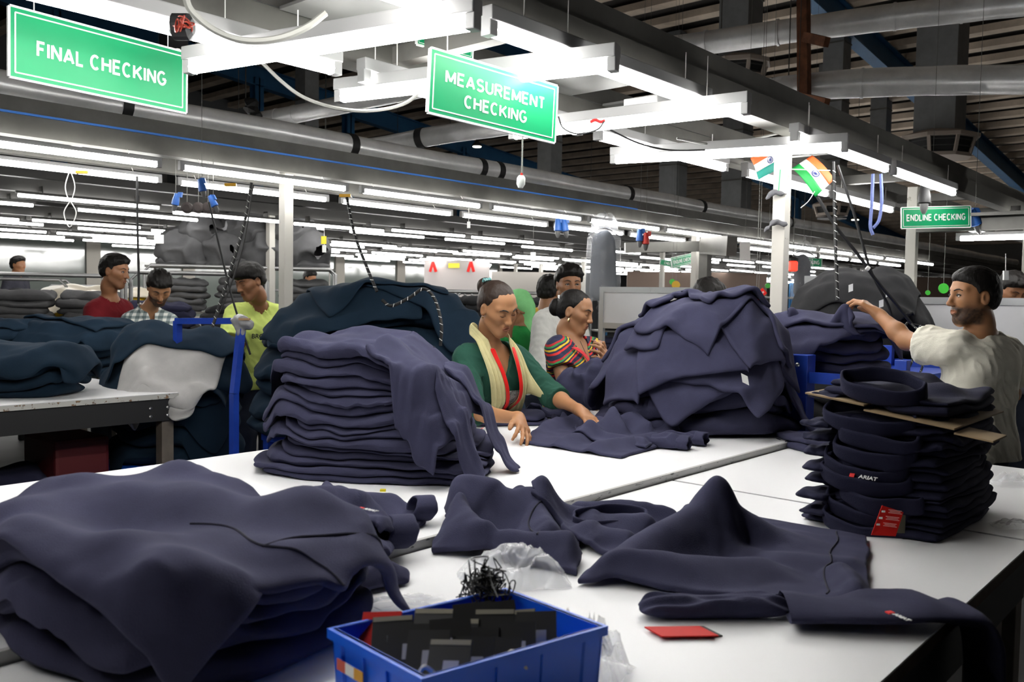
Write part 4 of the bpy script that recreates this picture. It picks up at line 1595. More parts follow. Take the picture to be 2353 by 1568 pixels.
# ---- crumpled garment in the middle of the near table
cm = PZ(1130, 1240, ZN)
P5 = Pile(cm[0] - .8, cm[1] - .8, cm[0] + 1.2, cm[1] + .8, ZN)
X_, Y_ = P5.grid()
P5.H = np.where(Y_ > 1.49, ZF, ZN).astype(float)
zn = lambda x_, y_, h_=0: PZ(x_, y_, ZN + h_)
p = fabric(P5, [zn(990, 1275), zn(1330, 1325), zn(1330, 1215), zn(1040, 1170)],
           [(zn(1020, 1240), zn(1110, 1305), .085, .05, .055, .045, .03), (zn(1060, 1215), zn(1230, 1225), .10, .08, .06, .06, .02), (zn(1190, 1190), zn(1250, 1265), .07, .055, .04, .04, .01), (zn(1110, 1285), zn(1310, 1300), .045, .055, .04, .04, .02)],
           (70, 50), .02, .010, 11, .012, seed=31)
o = cloth_obj('bunched_sweatshirt', p, M_navy, None, .016)
tag(o, 'bunched navy sweatshirt in the middle of the near table, behind the plastic bag', 'sweatshirt')
stamp_cloth(P5, p)
nx, ny = p.shape[:2]
seam_on(o, grid_line(p, [(nx * .68 + 3 * math.sin(q * .2), q) for q in range(4, ny - 3, 3)], .010))
p = fabric(P5, [zn(1220, 1225), zn(1440, 1295), zn(1580, 1200), zn(1290, 1185)],
           [(zn(1260, 1215), zn(1470, 1240), .035, .05, .04, .05, .01), (zn(1330, 1195), zn(1530, 1200), .04, .045, .035, .04, .0), (zn(1350, 1250), zn(1480, 1275), .03, .04, .04, .04, .0)],
           (60, 44), .02, .009, 11, .012, seed=35)
o = cloth_obj('unfolded_sweatshirt', p, M_navy, None, .014)
tag(o, 'navy sweatshirt with a red neck label, between the bunched and the spread ones', 'sweatshirt')
stamp_cloth(P5, p)
c = PZ(1400, 1190, ZN + .045)
part_cloth('collar', collar_ring(c, _rt * .09 + _f0 * .01, _f0 * .035 + np.array([0, 0, .014]), np.array([0, 0, .030]), seed=5, wob=.3), M_navy, o, .008)
MB().obox(c - np.array([0, 0, .0]), _rt * .04, _f0 * .004 + np.array([0, 0, .004]), np.array([0, 0, .001])).build('neck_label', M_tagred, o)
o = MB().lathe(PZ(1333, 1152, ZN), [(.010, 0), (.012, .004), (.006, .008)], 10).build('red_button', mat('red_plastic', (.55, .03, .02), .4))
tag(o, 'small red plastic cap lying by the table seam', 'cap')

# ---- big spread garment at the right with a tented peak
P6 = Pile(1.0, .05, 3.2, 1.7, ZN)
X_, Y_ = P6.grid()
P6.H = np.where(Y_ > 1.49, ZF, np.where(Y_ < .45, .30, ZN)).astype(float)
zn = lambda x_, y_, h_=0: PZ(x_, y_, ZN + h_)
pkb = PD(1648, 1120, 2.12)
p = fabric(P6, [zn(1325, 1352), zn(2000, 1405), zn(1990, 1242), zn(1590, 1170)],
           [(pkb, zn(1380, 1335), .120, .03, .075, .06, .0), (pkb, zn(1900, 1260), .085, .0, .05, .10, .0), (pkb, zn(1560, 1175), .04, .02, .06, .05, .0),
            (zn(1430, 1350), zn(1760, 1335), .055, .028, .05, .05, .03), (zn(1800, 1300), zn(1980, 1320), .015, .02, .05, .04, 0), (zn(1930, 1340), zn(1985, 1395), .03, .04, .03, .03, .0), (zn(1500, 1400), zn(1960, 1400), .03, .03, .035, .03, -.01)],
           (90, 60), .012, .005, 8, .012, seed=41)
gs = cloth_obj('spread_sweatshirt', p, M_navy, None, .014)
tag(gs, 'navy sweatshirt spread over the near table with a tented peak', 'sweatshirt')
stamp_cloth(P6, p)
nx, ny = p.shape[:2]
seam_on(gs, grid_line(p, [(nx * .84 + .8 * math.sin(q * .3), q) for q in range(2, ny - 1, 3)], .008))
# rolled front edge / pouch pocket
vs = leaf(P6, *PZ(1640, 1415, ZN)[:2], .145, .035, A_RT + R(3), .035, seed=502, wob=.05, wr=.006)
soft_obj('rolled_sleeve', vs, M_navy, None, 'rolled navy sleeve lying along the front of the spread sweatshirt', 'sleeve', sub=1)
# sleeve running over the table edge and hanging down
c1, c2, c3, c4 = PZ(1800, 1395, ZN + .022), PZ(2010, 1395, ZN + .030), PZ(2160, 1402, ZN + .022), PZ(2212, 1430, ZN - .004)
c5, c6 = c4 + np.array([.03, -.035, -.10]), c4 + np.array([.035, -.045, -.34])
c4 = c4 + np.array([.012, -.018, 0])
sp = spline([c1, c2, c3, c4, c5, c6], 8)
sv, sf = [], []
ns = 16
for i, cpt in enumerate(sp):
    t_ = sp[min(i + 1, len(sp) - 1)] - sp[max(i - 1, 0)]
    t_ /= np.linalg.norm(t_)
    s_ = np.cross(t_, [0, 0, 1.]) if abs(t_[2]) < .8 else np.array([.72, .69, 0]) * -1
    s_ = np.array([.69, .72, 0]) if abs(t_[2]) >= .8 else s_ / np.linalg.norm(s_)
    if np.dot(s_, _f0) < 0:
        s_ = -s_
    n_ = np.cross(s_, t_)
    n_ /= np.linalg.norm(n_)
    u_ = i / (len(sp) - 1)
    wd = .075 - .018 * u_
    for j in range(ns):
        a = 2 * math.pi * j / ns
        wv = 1 + .10 * float(vnoise(u_ * 6, j * .7, seed=6))
        sv.append(cpt + s_ * math.cos(a) * wd * wv + n_ * math.sin(a) * .016 * wv + np.array([0, 0, .010 * float(vnoise(u_ * 9, math.cos(a), seed=8))]))
for i in range(len(sp) - 1):
    for j in range(ns):
        sf.append((i * ns + j, i * ns + (j + 1) % ns, (i + 1) * ns + (j + 1) % ns, (i + 1) * ns + j))
me = make_mesh('sleeve', np.array(sv) - world_loc(gs), np.array(sf), True)
so = link('sleeve', me, M_navy, gs)
pe = PZ(2045, 1408, ZN + .047)
emb(gs, pe, -_f0 * .8 + _rt * .3, np.array([0, 0, 1.]), .0065)
# red swing tag under it
for k, (m_, dz, off) in enumerate(((M_tagblack, .002, .012), (M_tagred, .006, 0))):
    q = PZ(1565 + off * 800, 1452, ZN + dz)
    o = MB().obox(q, _rt * .05 + _f0 * .004, _f0 * .022 - _rt * .012, (0, 0, .0012)).build('swing_tag', m_)
    tag(o, ['black card swing tag under the red one on the near table', 'red card swing tag on the near table in front of the spread sweatshirt'][k], 'tag')

# ---- stack of hoodies with cardboard at the right
P7 = Pile(2.0, .25, 3.2, 1.3, ZN)
rng = np.random.RandomState(12)
x0s, x1s, y0s, y1s = 2.31, 2.80, .60, .935
NH = 9
cxs, cys = (x0s + x1s) / 2, (y0s + y1s) / 2
for i in range(NH):
    jx, jy = rng.uniform(-.012, .012), rng.uniform(-.010, .010)
    if i == NH - 1:
        # stiff cardboard sheets under the top garment
        z = P7.sample(np.array(cxs), np.array(cys)) + .004
        z = float(np.percentile(P7.H[P7.H > ZN + .05], 70)) + .003
        tp = np.array([2.28, .93, z + .028]), np.array([2.30, .60, z - .012])
        for k, (ya, yb, off, lab) in enumerate(((.80, .955, .0, 'brown cardboard sheet under the top hoodie, left piece'), (.585, .80, -.012, 'brown cardboard sheet under the top hoodie, middle piece'), (.50, .585, -.022, 'brown cardboard sheet under the top hoodie, right piece'))):
            b = MB()
            xe_ = 2.78 if k < 2 else 2.42
            b.obox(((2.285 + xe_) / 2, (ya + yb) / 2, z + off + (ya + yb - 1.5) * .06 + .006), ((xe_ - 2.285) / 2, 0, 0), (0, (yb - ya) / 2, (yb - ya) / 2 * .12), (0, 0, .002))
            o = b.build('cardboard_sheet', M_carton)
            tag(o, lab, 'cardboard')
            P7.stamp(*[q.ravel() for q in np.meshgrid(np.arange(2.29, 2.78, .008), np.arange(ya, yb, .008))], np.full(len(np.arange(2.29, 2.78, .008)) * len(np.arange(ya, yb, .008)), z + off + .012 + (ya + yb - 1.5) * .06))
    parts = [leaf(P7, cxs + jx + .015, cys + jy, .265, .172, R(rng.uniform(-4, 4)), .0185, seed=600 + i, wob=.05, wr=.005, rnd=.25, sag=.02),
             leaf(P7, cxs + jx + .022, cys + jy, .258, .168, R(rng.uniform(-4, 4)), .0185, seed=630 + i, wob=.06, wr=.007, rnd=.25, sag=.02)]
    pos = 'topmost' if i == NH - 1 else 'lowest' if i == 0 else ORD[NH - 1 - i] + ' from the top'
    o = soft_obj('folded_pullover', join_parts(parts), M_darknavy, None, 'folded dark navy pullover, %s in the stack with cardboard at the right' % pos, 'pullover', 'pullovers in the stack with cardboard', sub=1)
    zt = float(P7.sample(np.array(2.36), np.array(.79)))
    c = np.array([2.315 + rng.uniform(-.012, .010), .785 + rng.uniform(-.02, .02), zt - .004])
    if i == NH - 1:
        c = np.array([2.35, .775, zt + .004])
    part_cloth('collar', collar_ring(c, np.array([.010, -.100, -.010]), np.array([-.046, .0, -.024]), np.array([-.012, 0, .040]), seed=70 + i, wob=.22), M_darknavy, o, .010)
    # sleeve bulge at the left side
    yb = y1s + .01
    vv = leaf(Pile(2.0, .25, 3.2, 1.3, max(zt - .040, ZN + .001)), 2.38 + rng.uniform(-.03, .03), yb - .03, .10, .045, R(rng.uniform(-12, 12)), .018, seed=660 + i, wob=.12, wr=.004, stamp=False)
    part = soft_obj('sleeve_fold', vv, M_darknavy, o, sub=1)
    if i == 3:
        put_text('neck_label', 'ARIAT', .016, M_embwhite, np.array([2.262, .775, zt + .002]), (0.1, -1, -.05), (.75, 0, .6), o, bold=.0004)
        MB().obox(np.array([2.262, .815, zt + .003]), (0, .006, 0), (.004, 0, .004), (-.001, 0, .001)).build('label_mark', M_embred, o)
t = empty('swing_tag', PD(2035, 1200, 2.13), 'red care tag with white print hanging on the stack with cardboard', 'tag')
a_, b_, c_, d_ = PD(2027, 1162, 2.16), PD(2076, 1178, 2.16), PD(2058, 1233, 2.13), PD(2002, 1230, 2.13)
MB().prism([a_, b_, c_, d_], CF * .0015).build('card', M_tagred, t)
MB().prism([PD(2060, 1180, 2.18), PD(2081, 1185, 2.18), PD(2079, 1226, 2.16), PD(2050, 1226, 2.16)], CF * .0015).build('back_card', mat('olive_card', (.10, .10, .07), .6), t)
for (px, py, s) in ((2030, 1176, .9), (2024, 1191, 1), (2018, 1206, 1)):
    MB().obox(PD(px, py, 2.137), CX * .004, CY * .0022 , CF * .0006).build('print_mark', M_tagwhite, t)
    for k in range(3):
        MB().obox(PD(px + 27, py + 1 + (k - 1) * 3.2, 2.137), (CX - CY * .12) * .016 * (1 - .2 * (k % 2)), CY * .0007, CF * .0006).build('print_line', mat('tag_print_pink', (.85, .45, .42), .6), t)
# loose folded piece left of that stack
q = PZ(1862, 1028, ZN)
P8 = Pile(q[0] - .5, q[1] - .5, q[0] + .5, q[1] + .5, ZN)
o = soft_obj('folded_pullover', join_parts([leaf(P8, q[0], q[1], .115, .16, A_RT + R(12), .022, seed=700, wob=.05, wr=.006), leaf(P8, q[0] + .01, q[1], .11, .155, A_RT + R(9), .020, seed=702, wob=.05, wr=.008)]), M_navy, None,
             'flat navy pullover lying between the tall heap and the stack with cardboard', 'pullover', sub=1)

# ---- blue tray with black tags
tl_, bk_, rt_ = W(-.262, 1.262), W(-.004, 1.455), W(.150, 1.290)
fr_ = tl_ + rt_ - bk_
z0, z1 = ZN + .001, ZN + .105
tray = empty('tag_tray', ((tl_ + rt_) / 2)[:2].tolist() + [z0], 'blue plastic tray full of black card tags', 'tray')
cen = (tl_ + rt_) / 2
inner = lambda p, s: cen + (p - cen) * s
cor = [tl_, bk_, rt_, fr_]
for k in range(4):
    a, b = cor[k], cor[(k + 1) % 4]
    ia, ib = inner(a, .965), inner(b, .965)
    la, lb = inner(a, .93), inner(b, .93)
    w = MB()
    z_ = lambda p, z: np.array([p[0], p[1], z])
    # slightly sloped wall with a thick rim
    w.prism([z_(la, z0), z_(lb, z0), z_(ib, z1), z_(ia, z1)], (cen - (a + b) / 2) * .03)
    w.build('wall', M_bluetub, tray)
    oa, ob = inner(a, 1.0), inner(b, 1.0)
    r_ = MB()
    r_.add([z_(oa, z1 - .014), z_(ob, z1 - .014), z_(ob, z1), z_(oa, z1), z_(la, z1 - .014), z_(lb, z1 - .014), z_(lb, z1), z_(la, z1)],
           [(0, 1, 2, 3), (3, 2, 6, 7), (4, 7, 6, 5), (0, 4, 5, 1), (0, 3, 7, 4), (1, 5, 6, 2)])
    r_.build('rim', M_bluetub, tray)
    for u in (.12, .37, .62, .87):
        m0, m1 = la * (1 - u) + lb * u, oa * (1 - u) + ob * u
        dv = (b - a) / np.linalg.norm(b - a) * .0025
        rbm = MB()
        rbm.prism([z_(m0 - dv, z0), z_(m0 + dv, z0), z_(inner(m0, 1.03) + dv, z1 - .014), z_(inner(m0, 1.03) - dv, z1 - .014)], (m1 - m0) * .4)
        rbm.build('rib', M_bluetub, tray)
MB().prism([np.array([*inner(c, .93)[:2], z0]) for c in cor], (0, 0, .004)).build('bottom', M_bluetub, tray)
st = MB()
pm = inner(tl_, 1.0) * .72 + inner(fr_, 1.0) * .28
dv = (fr_ - tl_) / np.linalg.norm(fr_ - tl_)
nv = np.array([dv[1], -dv[0], 0])
if np.dot(nv, pm - cen) < 0:
    nv = -nv
for k, m_ in enumerate((mat('sticker_red', (.6, .12, .08), .6), M_tagwhite, mat('sticker_orange', (.75, .38, .05), .6))):
    MB().obox(np.array([*pm[:2], z1 - .042]) + dv * (.022 * (k - 1)) + nv * .0015, dv * .011, np.array([0, 0, .008]), nv * .0006).build('sticker', m_, tray)
# tags standing in rows
ex = (rt_ - bk_) / np.linalg.norm(rt_ - bk_)
ey = (bk_ - tl_) / np.linalg.norm(bk_ - tl_)
rng = np.random.RandomState(2)
rows = [(.055, [.03, .085, .14, .185]), (.105, [.035, .09, .145]), (.155, [.03, .085, .14, .18]), (.205, [.05, .105, .16]), (.25, [.05, .1, .15])]
kt = 0
orig = fr_
e_long = (rt_ - fr_) / np.linalg.norm(rt_ - fr_)      # towards back right
e_short = (tl_ - fr_) / np.linalg.norm(tl_ - fr_)
for ri, (dl, offs) in enumerate(rows):
    for so_ in offs:
        c = orig + e_long * dl * 1.02 + e_short * so_
        c = cen + (c - cen) * .84
        c = np.array([c[0], c[1], z0 + .072 + rng.uniform(0, .020) + .008 * (ri < 2)])
        face = -_f0 * .74 + np.array([0, 0, .66]) + _rt * rng.uniform(-.25, .05)
        face /= np.linalg.norm(face)
        u = np.cross([0, 0, 1.], face)
        u = u / np.linalg.norm(u)
        u = u * math.cos(.15) + np.array([0, 0, math.sin(.15 + rng.uniform(-.1, .1))])
        u -= face * np.dot(u, face)
        u /= np.linalg.norm(u)
        v = np.cross(face, u)
        red = (ri == 2 and so_ == .18)
        if red:
            c = PZ(872, 1462, z0 + .086)
        t = empty('card_tag', c - v * .036, 'red card tag at the left end of the blue tray' if red else 'black card tag in the blue tray, %s from the right, %s row' % (ORD[offs.index(so_)], ['front', 'second', 'third', 'fourth', 'rear'][ri]), 'tag', 'card tags in the blue tray')
        MB().obox(c, u * .030, v * .036, face * .0022).build('card', M_tagred if red else M_tagblack, t)
        if not red:
            MB().obox(c + face * .0025 - v * .004 + u * .004, u * .011, v * .011, face * .0004).build('print_square', mat('grey_print', (.36, .36, .39), .6), t)
            if kt % 3 == 0:
                MB().obox(c + face * .0025 + v * .032, u * .029, v * .0035, face * .0005).build('top_stripe', mat('tan_stripe', (.28, .26, .20), .6), t)
        kt += 1
for k, (dl, so_) in enumerate(((.035, .06), (.075, .12), (.16, .035))):
    c = orig + e_long * dl + e_short * so_
    c = np.array([c[0], c[1], z1 - .03])
    o = MB().tube(spline([c, c + _rt * .01 + np.array([0, 0, .018]), c + _rt * .024 + np.array([0, 0, .008]), c + _rt * .03 - _f0 * .015], 5), .0035, 6).build('tag_string', mat('cream_string', (.72, .70, .60), .8))
    tag(o, 'loose cream string between the black tags in the tray, %s one' % ['front', 'middle', 'rear'][k], 'string', 'cream strings in the tray')
# tangle of black threads at the back of the tray
tm = MB()
rng = np.random.RandomState(21)
cc = bk_ * .75 + cen * .25 + np.array([0, 0, z1 + .01]) - ex * .03
for k in range(110):
    a = cc + rng.normal(0, .013, 3)
    tm.tube(spline([a, a + rng.normal(0, .008, 3) + [0, 0, .008], a + rng.normal(0, .010, 3), a + rng.normal(0, .014, 3) + [0, 0, -.008]], 3), .0012, 4)
o = tm.build('thread_tangle', M_black)
tag(o, 'tangle of black tag threads at the back of the blue tray', 'threads', kind='stuff')

# ---- clear plastic bags
M_poly = mat('clear_polythene', (.93, .94, .96), .12, alpha=.22, spec=1.0, bump=.9, bscale=40)
M_poly2 = mat('cloudy_polythene', (.88, .89, .92), .16, alpha=.30, spec=1.0, bump=.9, bscale=40)


def bag(px, py, w, d, hgt, ang, seed, label, z=ZN, m=None):
    c = PZ(px, py, z)
    Pb = Pile(c[0] - .4, c[1] - .4, c[0] + .4, c[1] + .4, z)
    n = 30
    q = np.linspace(-1, 1, n)
    U, V = np.meshgrid(q, q, indexing='ij')
    ca, sa = math.cos(ang), math.sin(ang)
    jx = .12 * fbm(U * 2.5 + seed, V * 2.5, seed=seed)
    jy = .12 * fbm(U * 2.5, V * 2.5 + seed, seed=seed + 3)
    X = c[0] + (U + jx) * w * ca - (V + jy) * d * sa
    Y = c[1] + (U + jx) * w * sa + (V + jy) * d * ca
    rg = 1 - np.abs(fbm(U * 2.2 + seed, V * 2.2, seed=seed + 8, oct=2)) * 2.2
    env = np.clip(1 - np.maximum(np.abs(U), np.abs(V)) ** 3, 0, 1)
    Z = z + .003 + hgt * env * np.clip(.45 + .55 * rg, .05, 1.2)
    v = np.stack([X, Y, Z], -1).reshape(-1, 3)
    v2 = v.copy()
    v2[:, 2] = z + .0015
    f = np.concatenate([grid_faces(n, n), grid_faces(n, n, n * n, True)])
    base = np.array([c[0], c[1], z])
    me = make_mesh('plastic_bag', np.concatenate([v, v2]) - base, f, True)
    o = link('plastic_bag', me, m or M_poly, None, base)
    tag(o, label, 'plastic bag')
    return o


bag(1180, 1335, .105, .075, .075, A_RT + R(15), 3, 'crumpled clear plastic bag behind the blue tray', m=M_poly2)
bag(890, 1400, .115, .035, .022, A_RT + R(20), 5, 'flat clear plastic sleeve left of the blue tray')
bag(1330, 1545, .075, .06, .10, A_RT + R(-30), 7, 'clear plastic bag hanging at the right end of the blue tray', m=M_poly2)
bag(2330, 1115, .07, .05, .04, A_RT, 9, 'clear plastic bag at the right edge of the far table part', m=M_poly)
bag(2335, 1212, .06, .03, .02, A_RT, 11, 'clear plastic sleeve at the right table seam', m=M_poly)

# ================================================================== people: one continuous skinned body each, from a smooth distance field
def unit(v):
    v = np.asarray(v, float)
    return v / (np.linalg.norm(v) + 1e-12)


class Field:
    def __init__(self):
        self.p = []

    def cap(self, a, b, ra, rb=None, k=.012, op=1):
        self.p.append(('c', np.asarray(a, float), np.asarray(b, float), ra, ra if rb is None else rb, k, op))
        return self

    def ell(self, c, r, Rm=None, k=.012, op=1):
        Rm = np.eye(3) if Rm is None else Rm
        self.p.append(('e', np.asarray(c, float), np.asarray(r, float), Rm, None, k, op))
        return self

    def dist(self, q, P):
        if q[0] == 'c':
            _, a, b, ra, rb, k, op = q
            ab = b - a
            t = np.clip(((P - a) @ ab) / (ab @ ab + 1e-12), 0, 1)
            return np.sqrt((((P - a) - t[..., None] * ab) ** 2).sum(-1)) - (ra + (rb - ra) * t)
        _, c, r, Rm, _, k, op = q
        L = (P - c) @ Rm.T
        k0 = np.sqrt(((L / r) ** 2).sum(-1)) + 1e-9
        k1 = np.sqrt(((L / (r * r)) ** 2).sum(-1)) + 1e-9
        return k0 * (k0 - 1) / k1

    def bounds(self):
        lo, hi = np.full(3, 1e9), np.full(3, -1e9)
        for q in self.p:
            if q[6] < 0:
                continue
            if q[0] == 'c':
                rr = max(q[3], q[4])
                lo = np.minimum(lo, np.minimum(q[1], q[2]) - rr)
                hi = np.maximum(hi, np.maximum(q[1], q[2]) + rr)
            else:
                rr = q[2].max()
                lo, hi = np.minimum(lo, q[1] - rr), np.maximum(hi, q[1] + rr)
        return lo - .03, hi + .03

    def eval(self, P, cull=None):
        d = np.full(P.shape[:-1], .5)
        for q in self.p:
            if cull is not None:
                cc, rad = cull
                idx = np.nonzero(self.dist(q, cc) < rad + .05)[0]
                if len(idx) == 0:
                    continue
                Q, cur = P[idx], d[idx]
            else:
                Q, cur = P, d
            e = self.dist(q, Q)
            k = q[5]
            if q[6] > 0:
                h = np.maximum(k - np.abs(cur - e), 0) / k
                cur = np.minimum(cur, e) - h * h * k * .25
            else:
                e = -e
                h = np.maximum(k - np.abs(cur - e), 0) / k
                cur = np.maximum(cur, e) + h * h * k * .25
            if cull is not None:
                d[idx] = cur
            else:
                d = cur
        return d

    def mesh(self, h, post=None):
        B = 8
        lo, hi = self.bounds()
        nb = np.ceil((hi - lo) / (h * B)).astype(int)
        g = np.stack(np.meshgrid(*[np.arange(n) for n in nb], indexing='ij'), -1).reshape(-1, 3)
        cen = lo + (g + .5) * h * B - h * .5
        rad = h * B * .87
        dc = self.eval(cen)
        act = np.nonzero(np.abs(dc) < rad + .035)[0]
        D = np.repeat(np.repeat(np.repeat(np.where(dc > 0, 1.0, -1.0).reshape(nb), B, 0), B, 1), B, 2).astype(np.float32)
        o = np.stack(np.meshgrid(*[np.arange(B)] * 3, indexing='ij'), -1).reshape(-1, 3)
        for s in range(0, len(act), 1500):
            a = act[s:s + 1500]
            I = g[a][:, None, :] * B + o[None]
            P = lo + I * h
            d = self.eval(P, (cen[a], rad))
            if post is not None:
                d = post(P, d)
            D[I[..., 0], I[..., 1], I[..., 2]] = d
        return nets(D, lo, h)


def nets(D, lo, h):
    ins = D < 0
    n = np.array(D.shape)
    s = np.zeros(n - 1, np.uint8)
    for a in (0, 1):
        for b in (0, 1):
            for c in (0, 1):
                s += ins[a:n[0] - 1 + a, b:n[1] - 1 + b, c:n[2] - 1 + c]
    cells = np.argwhere((s > 0) & (s < 8))
    idx = np.full(n - 1, -1, np.int32)
    idx[cells[:, 0], cells[:, 1], cells[:, 2]] = np.arange(len(cells))
    acc = np.zeros((len(cells), 3))
    cnt = np.zeros(len(cells))
    cor = np.array([[a, b, c] for a in (0, 1) for b in (0, 1) for c in (0, 1)])
    val = np.stack([D[cells[:, 0] + a, cells[:, 1] + b, cells[:, 2] + c] for a, b, c in cor], 1)
    for i in range(8):
        for j in range(i + 1, 8):
            if np.abs(cor[i] - cor[j]).sum() != 1:
                continue
            m = (val[:, i] < 0) != (val[:, j] < 0)
            t = val[m, i] / (val[m, i] - val[m, j])
            acc[m] += cor[i] + t[:, None] * (cor[j] - cor[i])
            cnt[m] += 1
    V = lo + (cells + acc / cnt[:, None]) * h
    F = []
    for ax in range(3):
        o1, o2 = [(1, 2), (2, 0), (0, 1)][ax]
        sl0, sl1 = [slice(None)] * 3, [slice(None)] * 3
        sl0[ax], sl1[ax] = slice(0, -1), slice(1, None)
        A, Bq = ins[tuple(sl0)], ins[tuple(sl1)]
        e = np.argwhere(A != Bq)
        e = e[(e[:, o1] > 0) & (e[:, o2] > 0) & (e[:, o1] < n[o1] - 1) & (e[:, o2] < n[o2] - 1)]
        fl = A[e[:, 0], e[:, 1], e[:, 2]]
        q = []
        for (d1, d2) in ((0, 0), (-1, 0), (-1, -1), (0, -1)):
            c = e.copy()
            c[:, o1] += d1
            c[:, o2] += d2
            q.append(idx[c[:, 0], c[:, 1], c[:, 2]])
        q = np.stack(q, 1)
        q[~fl] = q[~fl][:, ::-1]
        F.append(q)
    F = np.concatenate(F)
    return V, F[(F >= 0).all(1)]


def smooth_noise(P, f, seed):
    return vnoise(P[..., 0] * f, P[..., 1] * f, P[..., 2] * f, seed)


def hand_prims(F, w, fd, palm, side, curl=.5, spread=.12, s=1.0, thumb=(.6, .75, .3), curls=None, k=.006):
    """wrist w, finger direction fd, palm normal palm; side = +1 when the thumb is on lat"""
    fd = unit(fd)
    palm = np.asarray(palm, float)
    palm = unit(palm - fd * np.dot(palm, fd))
    lat = np.cross(fd, palm) * side
    rs = s
    F.cap(w - fd * .01, w + fd * .03 * s, .024 * s, .022 * s, .02)
    names = [(.029, .088, (.040, .025, .021)), (.010, .093, (.045, .029, .022)), (-.010, .089, (.041, .027, .021)), (-.028, .080, (.032, .021, .018))]
    for i, (lo_, ml, seg) in enumerate(names):
        b = w + fd * ml * s + lat * lo_ * s
        F.cap(w + fd * .018 * s + lat * lo_ * .6 * s, b, .0135 * rs, .0115 * rs, .014)
        c = curls[i] if curls else curl * (1 + .12 * i)
        ang = c * .55
        d0 = unit(fd + lat * spread * (1.4 - i) * .6)
        p = b
        r0 = (.0093, .0098, .0093, .0082)[i] * rs
        for j, L in enumerate(seg):
            d = unit(d0 * math.cos(ang) + palm * math.sin(ang))
            q = p + d * L * s
            F.cap(p, q, r0 * (1 - .1 * j), r0 * (.92 - .11 * j), k)
            p = q
            ang += c * (.75, .55, .4)[j]
    tb = w + fd * .026 * s + lat * .022 * s
    td = unit(fd * thumb[0] + lat * thumb[1] + palm * thumb[2])
    t1 = tb + td * .040 * s
    td2 = unit(td + fd * .45)
    t2 = t1 + td2 * .030 * s
    t3 = t2 + unit(td2 + fd * .2) * .024 * s
    F.cap(tb, t1, .0150 * rs, .0125 * rs, .014).cap(t1, t2, .0120 * rs, .0108 * rs, k).cap(t2, t3, .0108 * rs, .0088 * rs, k)


def head_prims(F, c, Rh, s=1.0, fem=False, k=1.0):
    """Rh rows: right, forward, up of the head"""
    def L(x, y, z):
        return c + (Rh[0] * x + Rh[1] * y + Rh[2] * z) * s
    E = lambda p, r, kk=.02, op=1: F.ell(L(*p), np.array(r) * s, Rh, kk * s, op)
    C = lambda a, b, ra, rb, kk=.012, op=1: F.cap(L(*a), L(*b), ra * s, rb * s, kk * s, op)
    jw = .92 if fem else 1.0
    E((0, -.018, .040), (.073, .092, .080))
    E((0, .022, -.020), (.060 * jw, .066, .085), .03)
    E((0, .030, .050), (.058, .050, .045), .03)
    C((0, .060, -.096), (0, .058, -.100), .019 * jw, .019 * jw, .03)
    for sx in (-1, 1):
        C((sx * .047 * jw, .000, -.058), (sx * .020 * jw, .054, -.098), .018, .016, .035)
        C((sx * .040, .060, -.012), (sx * .052, .030, -.006), .020, .018, .03)
        C((sx * .050, .064, .033), (sx * .012, .084, .029), .009, .009, .018)
        E((sx * .031, .092, .010), (.017, .013, .012), .012, -1)
        E((sx * .031, .073, .008), (.0145, .0145, .0125), .006)
        E((sx * .073, -.012, -.004), (.009, .019, .031), .006)
        E((sx * .081, -.008, -.002), (.006, .010, .017), .004, -1)
    nf = .86 if fem else 1.0
    C((0, .084, .022), (0, .104 if fem else .106, -.026), .0075 * nf, .0105 * nf, .014)
    E((0, .103 if fem else .105, -.029), (.0108 * nf, .0110 * nf, .0092 * nf), .010)
    for sx in (-1, 1):
        E((sx * .0112, .095, -.033), (.0075, .009, .0068), .008)
    C((-.016, .0815, -.056), (.016, .0815, -.056), .0075, .0075, .014)
    C((-.013, .0815, -.070), (.013, .0815, -.070), .0080, .0080, .012)
    C((0, .0835, -.055), (0, .0845, -.057), .0068, .0064, .008)
    C((-.022, .0915, -.0635), (.022, .0915, -.0635), .0030, .0030, .004, -1)
    C((0, -.022, -.05), (0, -.035, -.12), .050 * (.88 if fem else 1), .050 * (.88 if fem else 1.02), .03)
    return L


def surf(F, L, x, z, y0=.14):
    """first point of the face hit when coming from the front at head coordinates x, z"""
    ys = np.linspace(y0, .0, 141)
    pts = np.array([L(x, y, z) for y in ys])
    d = F.eval(pts)
    i = int(np.argmax(d < 0))
    return pts[i] if d[i] < 0 else L(x, .08, z)


SKIN = mat_attr('skin', .48, .35, .12)
M_hair = mat('black_hair', (.007, .006, .0055), .55, spec=.22, bump=.7, bscale=110, stretch=(1, 1, .3))
M_hairbrown = mat('dark_brown_hair', (.022, .012, .008), .5, spec=.3, bump=.7, bscale=110, stretch=(1, 1, .3))
M_brow = mat('brow_hair', (.010, .008, .007), .7)
M_lip = mat('lip', (.24, .085, .070), .45)
M_eyewhite = mat('eye_white', (.62, .58, .55), .25)
M_iris = mat('iris_dark', (.012, .008, .006), .15)
M_gold = mat('gold_jewel', (.75, .52, .20), .25, metal=1)


def set_tone(me, cols):
    a = me.attributes.new('tone', 'FLOAT_COLOR', 'POINT')
    c = np.ones((len(cols), 4), np.float32)
    c[:, :3] = cols
    a.data.foreach_set('color', c.ravel())


